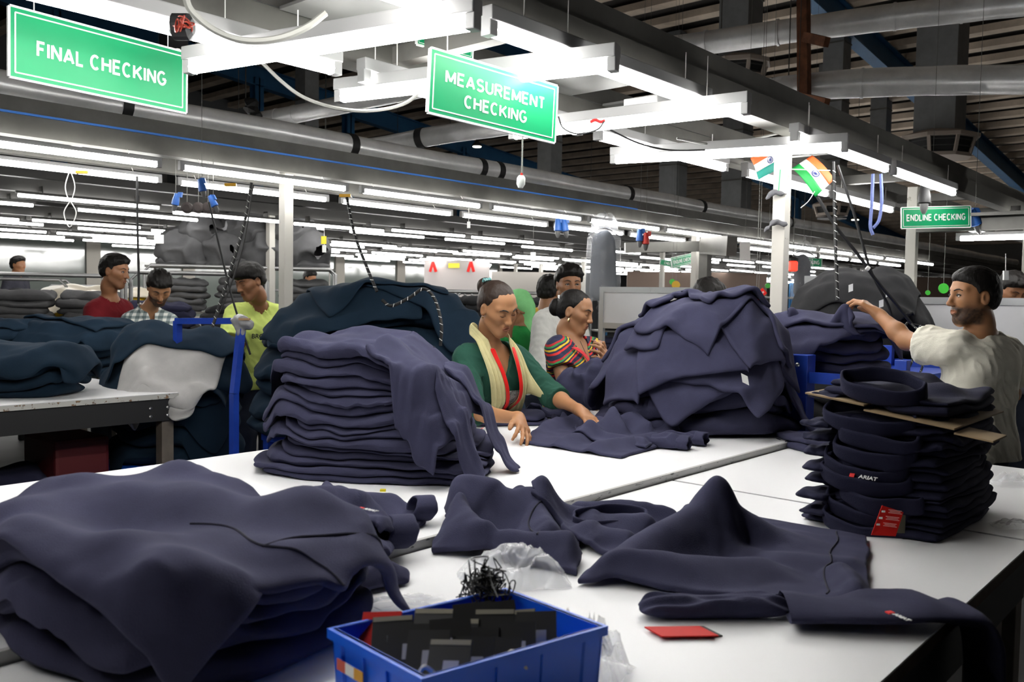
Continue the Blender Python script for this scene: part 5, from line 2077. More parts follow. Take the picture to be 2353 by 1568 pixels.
def person(label, J, face, up, skin, h=.006, fem=False, s=1.0, hs=1.0, hair=None, beard=0.0, hands=None, top=None, low=None, look='down', brows=True, lips=True, legs=True, build=1.0, group=None, ears=True):
    """J: joints in world space"""
    J = {k_: np.asarray(v, float) for k_, v in J.items()}
    fw = unit(face)
    upv = np.asarray(up, float)
    upv = unit(upv - fw * np.dot(upv, fw))
    rt = np.cross(fw, upv)
    Rh = np.stack([rt, fw, upv])
    base = np.array([J['hip'][0], J['hip'][1], 0.0])
    root = empty('person', base, label, 'person', group)
    t = (.88 if fem else 1.0) * s * build
    F = Field()
    L = head_prims(F, J['head'], Rh, hs, fem)
    nk = J['neck']
    F.cap(L(0, -.032, -.095), nk, (.044 if fem else .048) * t, (.050 if fem else .056) * t, .03)
    sh = unit(J['sr'] - J['sl'])
    ch, hip = J['chest'], J['hip']
    spine = unit(nk - hip)
    fwd = unit(np.cross(spine, sh))
    tor = Field()

    def torso(G, inf=0.0):
        G.cap(nk - spine * .02, (J['sl'] * .72 + nk * .28), .050 * t + inf, .050 * t + inf, .05)
        G.cap(nk - spine * .02, (J['sr'] * .72 + nk * .28), .050 * t + inf, .050 * t + inf, .05)
        for sx in (-1, 1):
            G.cap(ch + sh * .070 * t * sx, hip + spine * .16 + sh * .052 * t * sx, .098 * t + inf, .084 * t + inf, .06)
            G.cap(hip + spine * .16 + sh * .052 * t * sx, hip + sh * .075 * t * sx, .084 * t + inf, .098 * t + inf, .06)
            if fem:
                G.ell(ch - spine * .035 + sh * .062 * t * sx + fwd * .065 * t, np.array([.058, .052, .055]) * t + inf, None, .04)
    torso(F)
    for (a, e, w) in (('sl', 'el', 'wl'), ('sr', 'er', 'wr')):
        if e not in J:
            continue
        F.cap(J[a], J[e], .047 * t, .037 * t, .03)
        m = J[e] * .65 + J[w] * .35
        F.cap(J[e], m, .038 * t, .038 * t, .02)
        F.cap(m, J[w], .038 * t, .0245 * t, .02)
    if hands is None:
        hands = []
        for (e, w, sd_) in (('el', 'wl', 1), ('er', 'wr', -1)):
            if e in J:
                fd_ = unit(unit(J[w] - J[e]) + np.array([0, 0, -.35]))
                hands.append(((J[w], fd_, np.array([0, 0, -1.]) - sh * .5 * sd_, -sd_), dict(curl=.55, s=t)))
    for hd in (hands or []):
        hand_prims(F, *hd[0], **hd[1])
    if legs:
        for sx in (-1, 1):
            hj = hip + sh * .085 * t * sx
            kn = np.array([hj[0], hj[1], .48]) + fwd * .02
            an = np.array([hj[0], hj[1], .085])
            F.cap(hj, kn, .078 * t, .055 * t, .03).cap(kn, an, .052 * t, .036 * t, .02)
            F.cap(an - [0, 0, .05], an - np.array([0, 0, .05]) + fwd * .14, .034, .028, .02)
    V, Fc = F.mesh(h)
    me = make_mesh('body', V - base, Fc, True)
    # skin tone with natural variation, stubble
    q = (V - J['head']) @ Rh.T / hs
    tone = np.repeat(np.array(skin)[None], len(V), 0)
    n = smooth_noise(V, 22, 3)[:, None] * .06
    tone = tone * (1 + n)
    x, y, z = q.T
    near = (np.abs(x) < .1) & (np.abs(y) < .14) & (np.abs(z) < .14)

    def blend(mask, col):
        nonlocal tone
        mk = (mask * near)[:, None]
        tone = tone * (1 - mk) + np.array(col)[None] * mk
    sm = lambda v, a, b: np.clip((v - a) / (b - a), 0, 1)
    lipm = sm(1 - ((x / .024) ** 2 + ((z + .063) / .0125) ** 2), 0, .5) * (y > .06)
    if lips:
        blend(lipm * .55, np.array(skin) * np.array([.72, .42, .42]))
    blend(sm(1 - ((np.abs(x) - .031) / .022) ** 2 - ((z - .010) / .017) ** 2, 0, .8) * .35 * (y > .04), np.array(skin) * .45)
    if beard:
        bm_ = sm(-z, .030, .052) * sm(y, -.035, .0) * (1 - lipm)
        bm_ = bm_ * (1 - .85 * sm(1 - ((np.abs(x) - .038) / .018) ** 2 - ((z + .028) / .018) ** 2, 0, .6) * (y > .03))
        bm_ = bm_ * sm(.125 + z, .0, .012)
        mu = sm(1 - (x / .030) ** 4 - ((z + .049) / .007) ** 2, 0, .5) * (y > .07)
        nz = .88 + .12 * smooth_noise(V, 160, 9)
        blend(np.clip(np.maximum(bm_, mu), 0, 1) * beard * nz, (.012, .009, .008))
    set_tone(me, tone)
    link('body', me, SKIN, root)
    P = lambda xx, zz, o_=.0: surf(F, L, xx, zz) + fw * o_ * hs
    if brows:
        for sx in (-1, 1):
            pts = [P(sx * a, b, .0005) for a, b in ((.014, .0275), (.026, .0325), (.038, .0330), (.050, .0265))]
            MB().tube(spline(pts, 4), [.0026] * 3 + [.0031] * 6 + [.0018] * 4, 6).build('eyebrow', M_brow, root, smooth=True)
    if look == 'down':
        for sx in (-1, 1):
            pts = [P(sx * a, b, .0003) for a, b in ((.017, .0035), (.025, -.0005), (.034, -.0010), (.045, .0035))]
            MB().tube(spline(pts, 4), .0014, 5).build('eyelashes', M_brow, root, smooth=True)
            pts = [P(sx * a, b, -.0004) for a, b in ((.016, .0125), (.025, .0165), (.035, .0165), (.046, .0105))]
            MB().tube(spline(pts, 4), .0007, 5).build('eyelid_crease', mat('lid_crease', tuple(np.array(skin) * .35), .7), root, smooth=True)
    elif look == 'open':
        for sx in (-1, 1):
            c = P(sx * .031, .007)
            F2 = MB()
            F2.lathe(c - fw * .0075 * hs, [(.0001, .0088), (.005, .0080), (.0072, .006), (.0084, .003), (.0086, 0)], 14, fw)
            e = F2.build('eye', M_eyewhite, root, smooth=True)
            MB().lathe(c + fw * .0016 * hs, [(.0048, -.001), (.0042, .0004), (.0001, .0010)], 12, fw).build('iris', M_iris, e, smooth=True)
            pts = [P(sx * a, b, .0012) for a, b in ((.018, .006), (.025, .0110), (.034, .0115), (.045, .007))]
            MB().tube(spline(pts, 4), .0030, 6).build('upper_lid', M_brow, root, smooth=True)
            pts = [P(sx * a, b, .0008) for a, b in ((.018, .005), (.026, .000), (.034, .000), (.045, .007))]
            MB().tube(spline(pts, 4), .0010, 5).build('lower_lid', mat('lid_crease', tuple(np.array(skin) * .35), .7), root, smooth=True)
    if lips:
        ml = mat('lip_%d%s' % (int(skin[0] * 1000), 'f' if fem else 'm'), tuple(np.array(skin) * (np.array([.80, .48, .46]) if fem else np.array([.52, .36, .33]))), .42)
        up_ = [P(a, b, .0002) for a, b in ((-.022, -.0625), (-.012, -.0575), (-.004, -.0550), (0, -.0560), (.004, -.0550), (.012, -.0575), (.022, -.0625))]
        MB().tube(spline(up_, 4), [.0008] + [.0020] * 23 + [.0008], 6).build('upper_lip', ml, root, smooth=True)
        lo_ = [P(a, b, .0002) for a, b in ((-.020, -.0640), (-.010, -.0700), (0, -.0715), (.010, -.0700), (.020, -.0640))]
        MB().tube(spline(lo_, 4), [.0008] + [.0026] * 15 + [.0008], 6).build('lower_lip', ml, root, smooth=True)
    # hair
    if hair:
        G = Field()
        inf = hair.get('inf', .008)
        e = lambda p, r, kk=.02, op=1: G.ell(L(*p), np.array(r) * hs, Rh, kk * hs, op)
        e((0, -.018, .040), (.073 + inf, .092 + inf, .080 + inf))
        if hair.get('top'):
            e((0, .0 + hair.get('topy', .02), .075), (.066 + inf, .075 + inf, .045 + hair['top']), .03)
        if hair.get('back', True):
            e((0, -.045, -.012), (.062 + inf * .5, .055 + inf, .060), .03)
        for b in hair.get('balls', []):
            e(b[0], b[1], b[2] if len(b) > 2 else .008)
        line = hair['line']           # list of (y, z): hair lies above this line
        ly = np.array([a for a, b in line])
        lz = np.array([b for a, b in line])
        o_ = np.argsort(ly)
        ly, lz = ly[o_], lz[o_]
        amp = hair.get('rough', .003)
        fq = hair.get('freq', 60)
        Hc = J['head']
        nball = hair.get('nball', 0)

        def post(Pp, d):
            q = (Pp - Hc) @ Rh.T / hs
            lim = np.interp(q[..., 1], ly, lz) - hair.get('side', .0) * np.clip(np.abs(q[..., 0]) - .05, 0, .05) * 10 * (q[..., 1] > -.0)
            cut = (lim - q[..., 2]) * .75 * hs
            d = d + hair.get('taper', inf * .95) * np.clip(1 - (q[..., 2] - lim) / .028, 0, 1) * hs * (q[..., 1] > -.09)
            inball = q[..., 1] < -.085 if nball else np.zeros(cut.shape, bool)
            cut = np.where(inball, -1, cut)
            d = d + amp * vnoise(q[..., 0] * fq, q[..., 1] * fq * .35, q[..., 2] * fq * .6, 5) * hs
            for sx in ((-1, 1) if ears else ()):
                ed = np.sqrt(((q[..., 0] - sx * .080) / 1.0) ** 2 + ((q[..., 1] + .006) / 1.0) ** 2 + ((q[..., 2] + .006) / 1.35) ** 2) - hair.get('earcut', .026)
                d = np.maximum(d, -ed * hs)
            return np.maximum(d, cut)
        v, f = G.mesh(min(h, .005), post)
        link('hair', make_mesh('hair', v - base, f, True), hair.get('m', M_hair), root)
    # upper garment
    if top:
        G = Field()
        inf = top.get('inf', .012)
        torso(G, inf)
        ar = top.get('sleeve', {'l': 1.45, 'r': 1.45})
        ends = []
        for sd, (a, e, w) in (('l', ('sl', 'el', 'wl')), ('r', ('sr', 'er', 'wr'))):
            if e not in J or ar.get(sd, 0) <= 0:
                continue
            u = ar[sd]
            loose = top.get('loose', .0)
            if u <= 1:
                b = J[a] * (1 - u) + J[e] * u
                G.cap(J[a], b, .049 * t + inf, .044 * t + inf + loose, .035)
                ends.append((b, unit(J[e] - J[a]), .044 * t + inf + loose + .016))
            else:
                G.cap(J[a], J[e], .049 * t + inf, .038 * t + inf + loose * .4, .035)
                b = J[e] * (2 - u) + J[w] * (u - 1)
                G.cap(J[e], b, .039 * t + inf + loose * .4, .034 * t + inf + loose * .4, .02)
                ends.append((b, unit(J[w] - J[e]), .034 * t + inf + loose * .4 + .022))
        if top.get('skirt'):
            z1 = top['skirt']
            for sx in (-1, 1):
                G.cap(hip + sh * .075 * t * sx, np.array([hip[0], hip[1], z1]) + sh * .09 * t * sx, .100 * t + inf, .115 * t + inf, .06)
        nr = top.get('neck', (.072, .0))
        nc = nk + spine * nr[1] + fwd * top.get('neckf', .01)
        amp = top.get('fold', .006)
        hem = top.get('hem', None)
        vneck = top.get('v', 0)

        def post(Pp, d):
            f1 = smooth_noise(Pp @ np.array([[1, 0, 0], [0, 1, 0], [0, 0, .55]]), 15, 21)
            f2 = smooth_noise(Pp @ np.array([[1.3, .4, 0.5], [0, 1, 0.4], [.6, 0, .7]]), 30, 22)
            rid = 1 - np.abs(f2) * 2
            d = d - amp * (f1 * .9 + rid * .45 - .2)
            e = np.sqrt(((Pp - nc) ** 2).sum(-1)) - nr[0]
            d = np.maximum(d, -e)
            if vneck:
                r_ = Pp - (nk + fwd * .06)
                vx, vz = np.abs(r_ @ sh), r_ @ spine
                vy = r_ @ fwd
                e = np.maximum(vx - (.055 + vz * .055 / vneck), -(vy + .03))
                d = np.maximum(d, -np.maximum(e, -.2) * .9)
            if hem is not None:
                d = np.maximum(d, hem - Pp[..., 2])
            for (b, dr, rr) in ends:
                r_ = Pp - b
                ax = r_ @ dr
                rad = np.sqrt(np.maximum((r_ ** 2).sum(-1) - ax * ax, 0))
                d = np.maximum(d, np.where((rad < rr) & (ax < .12), ax, -1))
            return d
        v, f = G.mesh(h * 1.15, post)
        me = make_mesh(top.get('name', 'shirt'), v - base, f, True)
        link(top.get('name', 'shirt'), me, top['m'], root)
        for i, (b, dr, rr) in enumerate(ends):
            if top.get('trim'):
                ref = unit(np.cross(dr, [0.3, .2, 1]))
                bi = np.cross(dr, ref)
                rr_ = .036 * t + inf + .002
                pts = [b - dr * top.get('trimoff', .02) + (ref * math.cos(a) + bi * math.sin(a)) * rr_ for a in np.linspace(0, 2 * math.pi, 21)[:-1]]
                MB().tube(pts, top.get('trimr', .0035), 6, closed=True).build('sleeve_trim', top['trim'], root, smooth=True)
    if legs and low is not None:
        G = Field()
        for sx in (-1, 1):
            hj = hip + sh * .085 * t * sx
            kn = np.array([hj[0], hj[1], .48]) + fwd * .02
            an = np.array([hj[0], hj[1], .11])
            G.cap(hip + spine * .05 + sh * .06 * t * sx, hj, .104 * t, .104 * t, .05)
            G.cap(hj, kn, .094 * t, .074 * t, .03).cap(kn, an, .074 * t, .062 * t, .02)
        v, f = G.mesh(.011, lambda Pp, d: d - .006 * smooth_noise(Pp, 14, 7))
        link('trousers', make_mesh('trousers', v - base, f, True), low, root)
        for sx in (-1, 1):
            hj = hip + sh * .085 * t * sx
            a = np.array([hj[0], hj[1], .04])
            G = Field().cap(a - fwd * .04, a + fwd * .15, .042, .036, .02)
            v, f = G.mesh(.009, lambda Pp, d: np.maximum(d, .002 - Pp[..., 2]))
            link('shoe', make_mesh('shoe', v - base, f, True), M_black, root)
    return root, dict(L=L, F=F, nk=nk, sh=sh, fwd=fwd, spine=spine, t=t, base=base, P=P, J=J, fw=fw, up=upv, rt=rt)


def view_dir(yaw, pitch):
    """direction seen in the picture: yaw to the right from 'towards the camera', pitch up"""
    y, p_ = R(yaw), R(pitch)
    f = _rt * math.sin(y) - _f0 * math.cos(y)
    return f * math.cos(p_) + np.array([0, 0, math.sin(p_)])


def lift(F, P, dr, clear, axis=None):
    P = np.array(P, float)
    for _ in range(8):
        d = F.eval(P.reshape(-1, 3)).reshape(P.shape[:-1])
        u = dr
        if axis is not None:
            r = P - axis[0]
            r = r - (r @ axis[1])[..., None] * axis[1]
            rf = (r @ dr)[..., None]
            lat = r - rf * dr
            u = dr * np.where(rf < -.01, -1., 1.) * np.maximum(np.abs(rf), .05) + lat * .30
            hgt = ((P - axis[0]) @ axis[1])[..., None]
            u = u + axis[1] * axis[2] * np.clip((hgt + .09) / .06, 0, 1)
            u = u / (np.linalg.norm(u, axis=-1, keepdims=True) + 1e-6)
        P = P + u * np.clip(clear - d, 0, .03)[..., None]
    return P


def ribbon_mesh(name, pts, wv, m, root, thick=.004, folds=0, amp=.0, seed=0, sub=1, nW=13, K=None, clear=.03):
    pts = np.asarray(pts, float)
    wv = np.asarray(wv, float)
    if wv.ndim == 1:
        wv = np.repeat(wv[None], len(pts), 0)
    s_ = np.linspace(-.5, .5, nW)
    out = []
    for i, c in enumerate(pts):
        tdir = unit(pts[min(i + 1, len(pts) - 1)] - pts[max(i - 1, 0)])
        nrm = unit(np.cross(wv[i], tdir))
        off = amp * np.cos(s_ * 2 * math.pi * folds + .6 * math.sin(i * .35 + seed))
        out.append(c + s_[:, None] * wv[i] + off[:, None] * nrm)
    p = np.stack(out)
    if K is not None:
        wob = amp * np.cos(s_ * 2 * math.pi * folds)[None, :, None] if folds else 0
        p = lift(K['F'], p, K['fwd'], clear, (K['nk'], K['spine'], K.get('lift_up', .0))) + wob * K['fwd']
    v, f = p.reshape(-1, 3), grid_faces(*p.shape[:2])
    me = make_mesh(name, v - world_loc(root), f, True)
    o = link(name, me, m, root)
    q = o.modifiers.new('thickness', 'SOLIDIFY')
    q.thickness = thick
    q.offset = 0
    if sub:
        q = o.modifiers.new('smooth', 'SUBSURF')
        q.levels = q.render_levels = sub
    return o


def cotton(name, col, var=.12, rough=.85):
    return mat(name, col, rough, var=var, vscale=10, bump=.25, bscale=250, spec=.2)


SK1 = (.36, .175, .085)
SK2 = (.30, .150, .078)
SK3 = (.24, .110, .055)
D = lambda a, b: float(np.linalg.norm(np.asarray(a) - np.asarray(b)))

# ---------------------------------------------------------------- woman in green
J = dict(head=PD(1143, 709, 3.82), neck=PD(1128, 806, 3.93), chest=PD(1128, 858, 3.94), hip=PD(1108, 985, 4.22),
         sr=PD(1070, 826, 3.83), er=PD(1084, 948, 3.70), wr=PD(1192, 962, 3.53), sl=PD(1190, 822, 4.05), el=PD(1268, 908, 3.97), wl=PD(1332, 944, 3.76))
hr = ((J['wr'], PD(1213, 1006, 3.40) - J['wr'], -_f0 * -.3 + np.array([0, 0, -.6]) + _rt * -.6, -1), dict(curls=[.55, .35, .35, .5], spread=.30, s=.92, thumb=(.75, .5, .35)))
hl = ((J['wl'], PD(1366, 972, 3.66) - J['wl'], np.array([0, 0, -1.]) - _f0 * .2, 1), dict(curl=.32, spread=.2, s=.92, thumb=(.7, .6, .4)))
M_kurta = cotton('green_cotton', (.020, .075, .052))
w1, k1 = person('woman in a dark green top with a cream scarf sorting garments', J, view_dir(42, -24), np.array([0, 0, 1]) + view_dir(42, 0) * .25 - _rt * .18, SK1, .0042, True, 1.0, .93,
                hair=dict(inf=.0065, line=((.12, .080), (.088, .075), (.066, .060), (.042, .038), (.016, .018), (-.01, -.004), (-.035, -.040), (-.07, -.062), (-.13, -.07)), rough=.0016, freq=120, m=M_hairbrown, earcut=.028,
                          balls=[((0, -.118, .062), (.040, .034, .042), .010)], nball=1),
                hands=[hr, hl], top=dict(m=M_kurta, sleeve={'l': 1.30, 'r': 1.16}, inf=.014, fold=.009, neck=(.080, .0), skirt=.55, hem=.56, v=.08, loose=.012, name='kurta_top', trim=cotton('gold_trim', (.22, .20, .10)), trimoff=.035, trimr=.0028),
                low=cotton('dark_green_trousers', (.03, .05, .04)))
L = k1['L']
# black printed front panel, scarf, lanyard
nk, fwd, sh, sp_ = k1['nk'], k1['fwd'], k1['sh'], k1['spine']
chest_f = lambda a, b, o_=0.0: nk + sh * a - sp_ * b + fwd * (.118 + o_ - .10 * max(0, .06 - b) * 8 * .4)
k1['lift_up'] = .09
M_scarf = cotton('cream_scarf', (.62, .56, .30), .18)
for sgn, drop, wd in ((1, .40, .105), (-1, .43, .115)):
    pts = [nk + sp_ * .012 - fwd * .070 + sh * sgn * .008, nk + sp_ * .020 - fwd * .035 + sh * sgn * .062, nk + sp_ * .020 + fwd * .025 + sh * sgn * .074, chest_f(sgn * .076, .055, .0), chest_f(sgn * .074, .13, .030), chest_f(sgn * .062, .21, .036),
           chest_f(sgn * .044, .29, .036), chest_f(sgn * .020, drop, .030)]
    wvs = [sp_ * .035 - fwd * .012, sp_ * .035 - fwd * .015 + sh * sgn * .02, sh * sgn * .050 + fwd * .02 - sp_ * .01, sh * .066 * sgn, sh * .078 * sgn, sh * (wd - .03) * sgn, sh * .078 * sgn, sh * .05 * sgn]
    ps, ws = np.array(spline(pts, 6)), np.array(spline(wvs, 6))
    ribbon_mesh('scarf', ps, ws, M_scarf, w1, .005, 3.4, .0055, seed=sgn + 2, nW=23, K=k1, clear=.036)
M_red = mat('red_ribbon', (.72, .015, .012), .45)
for sgn in (1, -1):
    pts = [nk + sp_ * .02 + fwd * .045 + sh * sgn * .055, chest_f(sgn * .042, .06, .012), chest_f(sgn * .030, .16, .030), chest_f(sgn * .010, .31, .034)]
    ribbon_mesh('lanyard', np.array(spline(pts, 6)), sh * .021, M_red, w1, .0015, 0, 0, nW=3, K=k1, clear=.044)
pts = [chest_f(0, .10, .004), chest_f(0, .18, .014), chest_f(0, .27, .018), chest_f(0, .36, .014)]
ribbon_mesh('embroidered_panel', np.array(spline(pts, 5)), sh * .10, mat('black_print', (.015, .015, .016), .8, var=.0, col2=(.30, .30, .28), vscale=60), w1, .002, 0, 0, nW=9, K=k1, clear=.030)
pts = [chest_f(.050, -.02, -.018), chest_f(.030, .045, .006), chest_f(.0, .085, .014), chest_f(-.030, .045, .006), chest_f(-.050, -.02, -.018)]
MB().tube(lift(k1['F'], np.array(spline(pts, 6)), fwd, .003), .0013, 5).build('necklace', M_black, w1, smooth=True)
for sx in (-1, 1):
    MB().lathe(L(sx * .080, .003, -.036), [(.001, -.004), (.0045, -.002), (.0045, .002), (.001, .004)], 8, k1['fw']).build('earring', M_gold, w1)
# hair clip on the bun
c = L(.012, -.100, .098)
for a in np.linspace(-1, 1, 4):
    MB().tube(spline([c + k1['rt'] * .018 * a - k1['up'] * .004, c + k1['rt'] * .016 * a + k1['up'] * .010, c + k1['rt'] * .012 * a + k1['up'] * .006 + k1['fw'] * .012], 4), .0045, 6).build('hair_clip', mat('teal_plastic', (.12, .30, .30), .3), w1, smooth=True)

# ---------------------------------------------------------------- woman in striped blouse
def mat_stripes(name):
    m = mat(name, (.1, .1, .1), .8)
    nt = m.node_tree
    b = nt.nodes['Principled BSDF']
    tc = nt.nodes.new('ShaderNodeTexCoord')
    mp = nt.nodes.new('ShaderNodeMapping')
    mp.inputs['Rotation'].default_value = (R(20), R(25), R(40))
    mp.inputs['Scale'].default_value = (1, .35, 1)
    nt.links.new(tc.outputs['Object'], mp.inputs['Vector'])
    w = nt.nodes.new('ShaderNodeTexWave')
    w.wave_type = 'BANDS'
    w.bands_direction = 'Z'
    w.wave_profile = 'SAW'
    w.inputs['Scale'].default_value = 5.2
    w.inputs['Distortion'].default_value = 1.6
    w.inputs['Detail'].default_value = 2
    nt.links.new(mp.outputs['Vector'], w.inputs['Vector'])
    r = nt.nodes.new('ShaderNodeValToRGB')
    r.color_ramp.interpolation = 'CONSTANT'
    cs = [(0, (.012, .014, .045)), (.22, (.55, .02, .02)), (.36, (.012, .014, .045)), (.48, (.60, .42, .02)), (.60, (.012, .014, .045)), (.70, (.02, .22, .06)), (.80, (.40, .015, .02)), (.92, (.012, .014, .045))]
    r.color_ramp.elements[0].color = (*cs[0][1], 1)
    r.color_ramp.elements[1].position = cs[1][0]
    r.color_ramp.elements[1].color = (*cs[1][1], 1)
    for p_, c_ in cs[2:]:
        e = r.color_ramp.elements.new(p_)
        e.color = (*c_, 1)
    nt.links.new(w.outputs['Color'], r.inputs['Fac'])
    nt.links.new(r.outputs['Color'], b.inputs['Base Color'])
    return m


J = dict(head=PD(1322, 718, 4.50), neck=PD(1312, 786, 4.52), chest=PD(1312, 836, 4.50), hip=PD(1305, 960, 4.62),
         sr=PD(1277, 802, 4.38), er=PD(1298, 890, 4.30), wr=PD(1372, 872, 4.18), sl=PD(1362, 800, 4.66), el=PD(1392, 862, 4.50), wl=PD(1392, 842, 4.26))
hands2 = [((J['wl'], PD(1388, 818, 4.20) - J['wl'], _rt * -.6 + _f0 * .3, -1), dict(curl=.75, s=.92)), ((J['wr'], PD(1398, 868, 4.10) - J['wr'], np.array([0, 0, -1.]), -1), dict(curl=.6, s=.92))]
w2, k2 = person('woman in a colourful striped blouse with her hair in a low bun', J, view_dir(64, -13), np.array([0, 0, 1]) + _rt * .1, SK2, .0048, True, 1.0, .91,
                hair=dict(inf=.007, line=((.12, .078), (.088, .072), (.066, .056), (.042, .036), (.016, .016), (-.01, -.006), (-.035, -.042), (-.07, -.062), (-.13, -.07)), rough=.002, freq=110, m=M_hair, earcut=.027,
                          balls=[((0, -.120, .000), (.046, .040, .052), .010)], nball=1),
                hands=hands2, top=dict(m=mat_stripes('striped_print'), sleeve={'l': .50, 'r': .50}, inf=.012, fold=.005, neck=(.082, .0), skirt=.40, hem=.35, v=.16, loose=.014, name='blouse', trim=mat('red_trim', (.55, .02, .03), .7), trimoff=.012, trimr=.010),
                low=cotton('maroon_trousers', (.08, .02, .03)))
nk, fwd, sh, sp_ = k2['nk'], k2['fwd'], k2['sh'], k2['spine']
cf = lambda a, b, o_=0.0: nk + sh * a - sp_ * b + fwd * (.120 + o_)
pts = [nk - sh * .105 + sp_ * .010 - fwd * .02, nk - sh * .085 + fwd * .06 - sp_ * .02, cf(-.060, .12, .014), cf(-.040, .26, .016), cf(-.02, .38, .01)]
ribbon_mesh('sari_drape', np.array(spline(pts, 6)), np.array(spline([sh * .06 + fwd * .02, sh * .07, sh * .08, sh * .08, sh * .08], 6)), mat('yellow_sari', (.68, .42, .02), .75, var=.0, col2=(.10, .05, .25), vscale=22), w2, .004, 2, .004, nW=15, K=k2, clear=.032)
pts = [nk + sh * .075 + sp_ * .0, cf(.040, .07, .002), cf(.0, .15, .012), cf(-.04, .26, .02)]
ribbon_mesh('neck_border', np.array(spline(pts, 5)), sh * .030, mat('red_trim', (.55, .02, .03), .7), w2, .003, 0, 0, nW=7, K=k2, clear=.024)
pts = [cf(.055, -.02, -.03), cf(.035, .05, .0), cf(.005, .11, .012), cf(-.030, .05, .0), cf(-.055, -.02, -.03)]
MB().tube(lift(k2['F'], np.array(spline(pts, 6)), fwd, .003), .0014, 5).build('necklace', M_black, w2, smooth=True)
L = k2['L']
MB().tube([L(.079, .004, -.036), L(.080, .004, -.046), L(.080, .004, -.056)], [.003, .005, .0045], 8).build('earring', M_gold, w2, smooth=True)
for a in range(3):
    c = L(.01 + .012 * a, -.115 + .012 * a, .054)
    MB().lathe(c, [(.002, 0), (.010, .006), (.012, .010), (.004, .012)], 7, unit(k2['up'] + k2['rt'] * (a - 1))).build('hair_flower', M_tagwhite, w2, smooth=True)
# navy sweatshirt held by her
F = Field()
c = PD(1352, 890, 4.16)
F.cap(PD(1320, 890, 4.24), PD(1372, 870, 4.14), .085, .07, .05).cap(PD(1335, 900, 4.20), PD(1392, 850, 4.12), .07, .05, .05).cap(PD(1330, 915, 4.2), PD(1370, 912, 4.12), .05, .05, .04)
v, f = F.mesh(.007, lambda Pp, d: np.maximum(d - .016 * (1 - np.abs(smooth_noise(Pp @ np.array([[1, 0, .4], [0, 1, 0], [.4, 0, .6]]), 13, 4)) * 2.2) - .006 * smooth_noise(Pp, 30, 5), ZF + .003 - Pp[..., 2]))
base = np.array([v[:, 0].mean(), v[:, 1].mean(), v[:, 2].min()])
o = link('held_sweatshirt', make_mesh('held_sweatshirt', v - base, f, True), M_navy, None, base)
tag(o, 'navy sweatshirt bundled in the hands of the woman in the striped blouse', 'sweatshirt')

# ---------------------------------------------------------------- man in cream tee at the right
J = dict(head=PD(2236, 683, 3.62), neck=PD(2258, 782, 3.68), chest=PD(2256, 838, 3.68), hip=PD(2236, 1010, 3.74),
         sl=PD(2182, 802, 3.60), el=PD(2084, 784, 3.80), wl=PD(2020, 724, 3.95), sr=PD(2318, 812, 3.78), er=PD(2322, 905, 3.90), wr=PD(2250, 945, 4.05))
hm = [((J['wl'], PD(1988, 700, 3.99) - J['wl'], np.array([0, 0, -.8]) - _rt * .35 + _f0 * .35, -1), dict(curls=[.95, .85, .85, .9], spread=.15, s=1.0, thumb=(.8, .35, .55)))]
m1, km = person('man in a cream t-shirt lifting a navy garment from the trolley', J, view_dir(-86, -1), np.array([0, 0, 1]), SK1, .0046, False, 1.02, .95,
                hair=dict(inf=.010, top=.008, topy=.005, line=((.12, .070), (.082, .070), (.060, .055), (.028, .030), (.012, -.030), (-.012, -.030), (-.03, -.045), (-.08, -.075), (-.14, -.08)), rough=.0022, freq=160, m=M_hair, earcut=.026),
                beard=1.0, hands=hm, look='open', top=dict(m=cotton('cream_tee', (.80, .77, .66), .05), sleeve={'l': .56, 'r': .6}, inf=.013, fold=.008, neck=(.070, .012), hem=.80, loose=.030, name='t_shirt', skirt=.80), low=cotton('dark_jeans', (.025, .03, .045)))

# ---------------------------------------------------------------- man in white shirt behind the women
J = dict(head=PD(1307, 655, 5.72), neck=PD(1290, 715, 5.78), chest=PD(1278, 760, 5.78), hip=PD(1258, 900, 5.85), sr=PD(1245, 738, 5.65), er=PD(1236, 838, 5.58), wr=PD(1262, 900, 5.50), sl=PD(1328, 735, 5.92), el=PD(1340, 830, 5.9), wl=PD(1345, 900, 5.7))
person('man in a pale grey shirt looking over the striped woman', J, view_dir(12, -4), np.array([0, 0, 1]), SK3, .0075, False, 1.0, 1.0,
       hair=dict(inf=.016, top=.018, line=((.14, .062), (.082, .062), (.06, .045), (.028, .030), (.012, -.010), (-.012, -.022), (-.03, -.045), (-.08, -.065), (-.14, -.07)), rough=.007, freq=70), beard=.3, look='open',
       top=dict(m=cotton('pale_shirt', (.50, .50, .47), .08), sleeve={'l': 1.8, 'r': 1.8}, inf=.016, fold=.010, neck=(.062, .02), hem=.78, loose=.02), low=cotton('dark_jeans', (.025, .03, .045)))

# ---------------------------------------------------------------- woman with green headscarf
J = dict(head=PD(1186, 712, 6.1), neck=PD(1196, 762, 6.1), chest=PD(1192, 800, 6.1), hip=PD(1190, 930, 6.1), sr=PD(1216, 785, 6.2), er=PD(1226, 850, 6.15), wr=PD(1190, 860, 5.95), sl=PD(1172, 778, 6.0), el=PD(1160, 800, 5.85), wl=PD(1172, 745, 5.8))
wg, kg = person('woman in a light green headscarf and green sleeves', J, view_dir(-60, -10), np.array([0, 0, 1]), SK3, .009, True, 1.0, 1.0, hair=dict(inf=.006, line=((.12, .07), (.07, .06), (.03, .02), (-.14, -.06)), rough=.002),
                top=dict(m=cotton('bright_green_cloth', (.02, .22, .05)), sleeve={'l': 1.5, 'r': 1.6}, inf=.016, fold=.008, neck=(.06, .0), hem=.85, loose=.015, skirt=.6), low=cotton('blue_apron', (.22, .34, .52)))
G = Field()
L = kg['L']
G.ell(L(0, -.03, .045), np.array([.092, .105, .095]), None, .02)
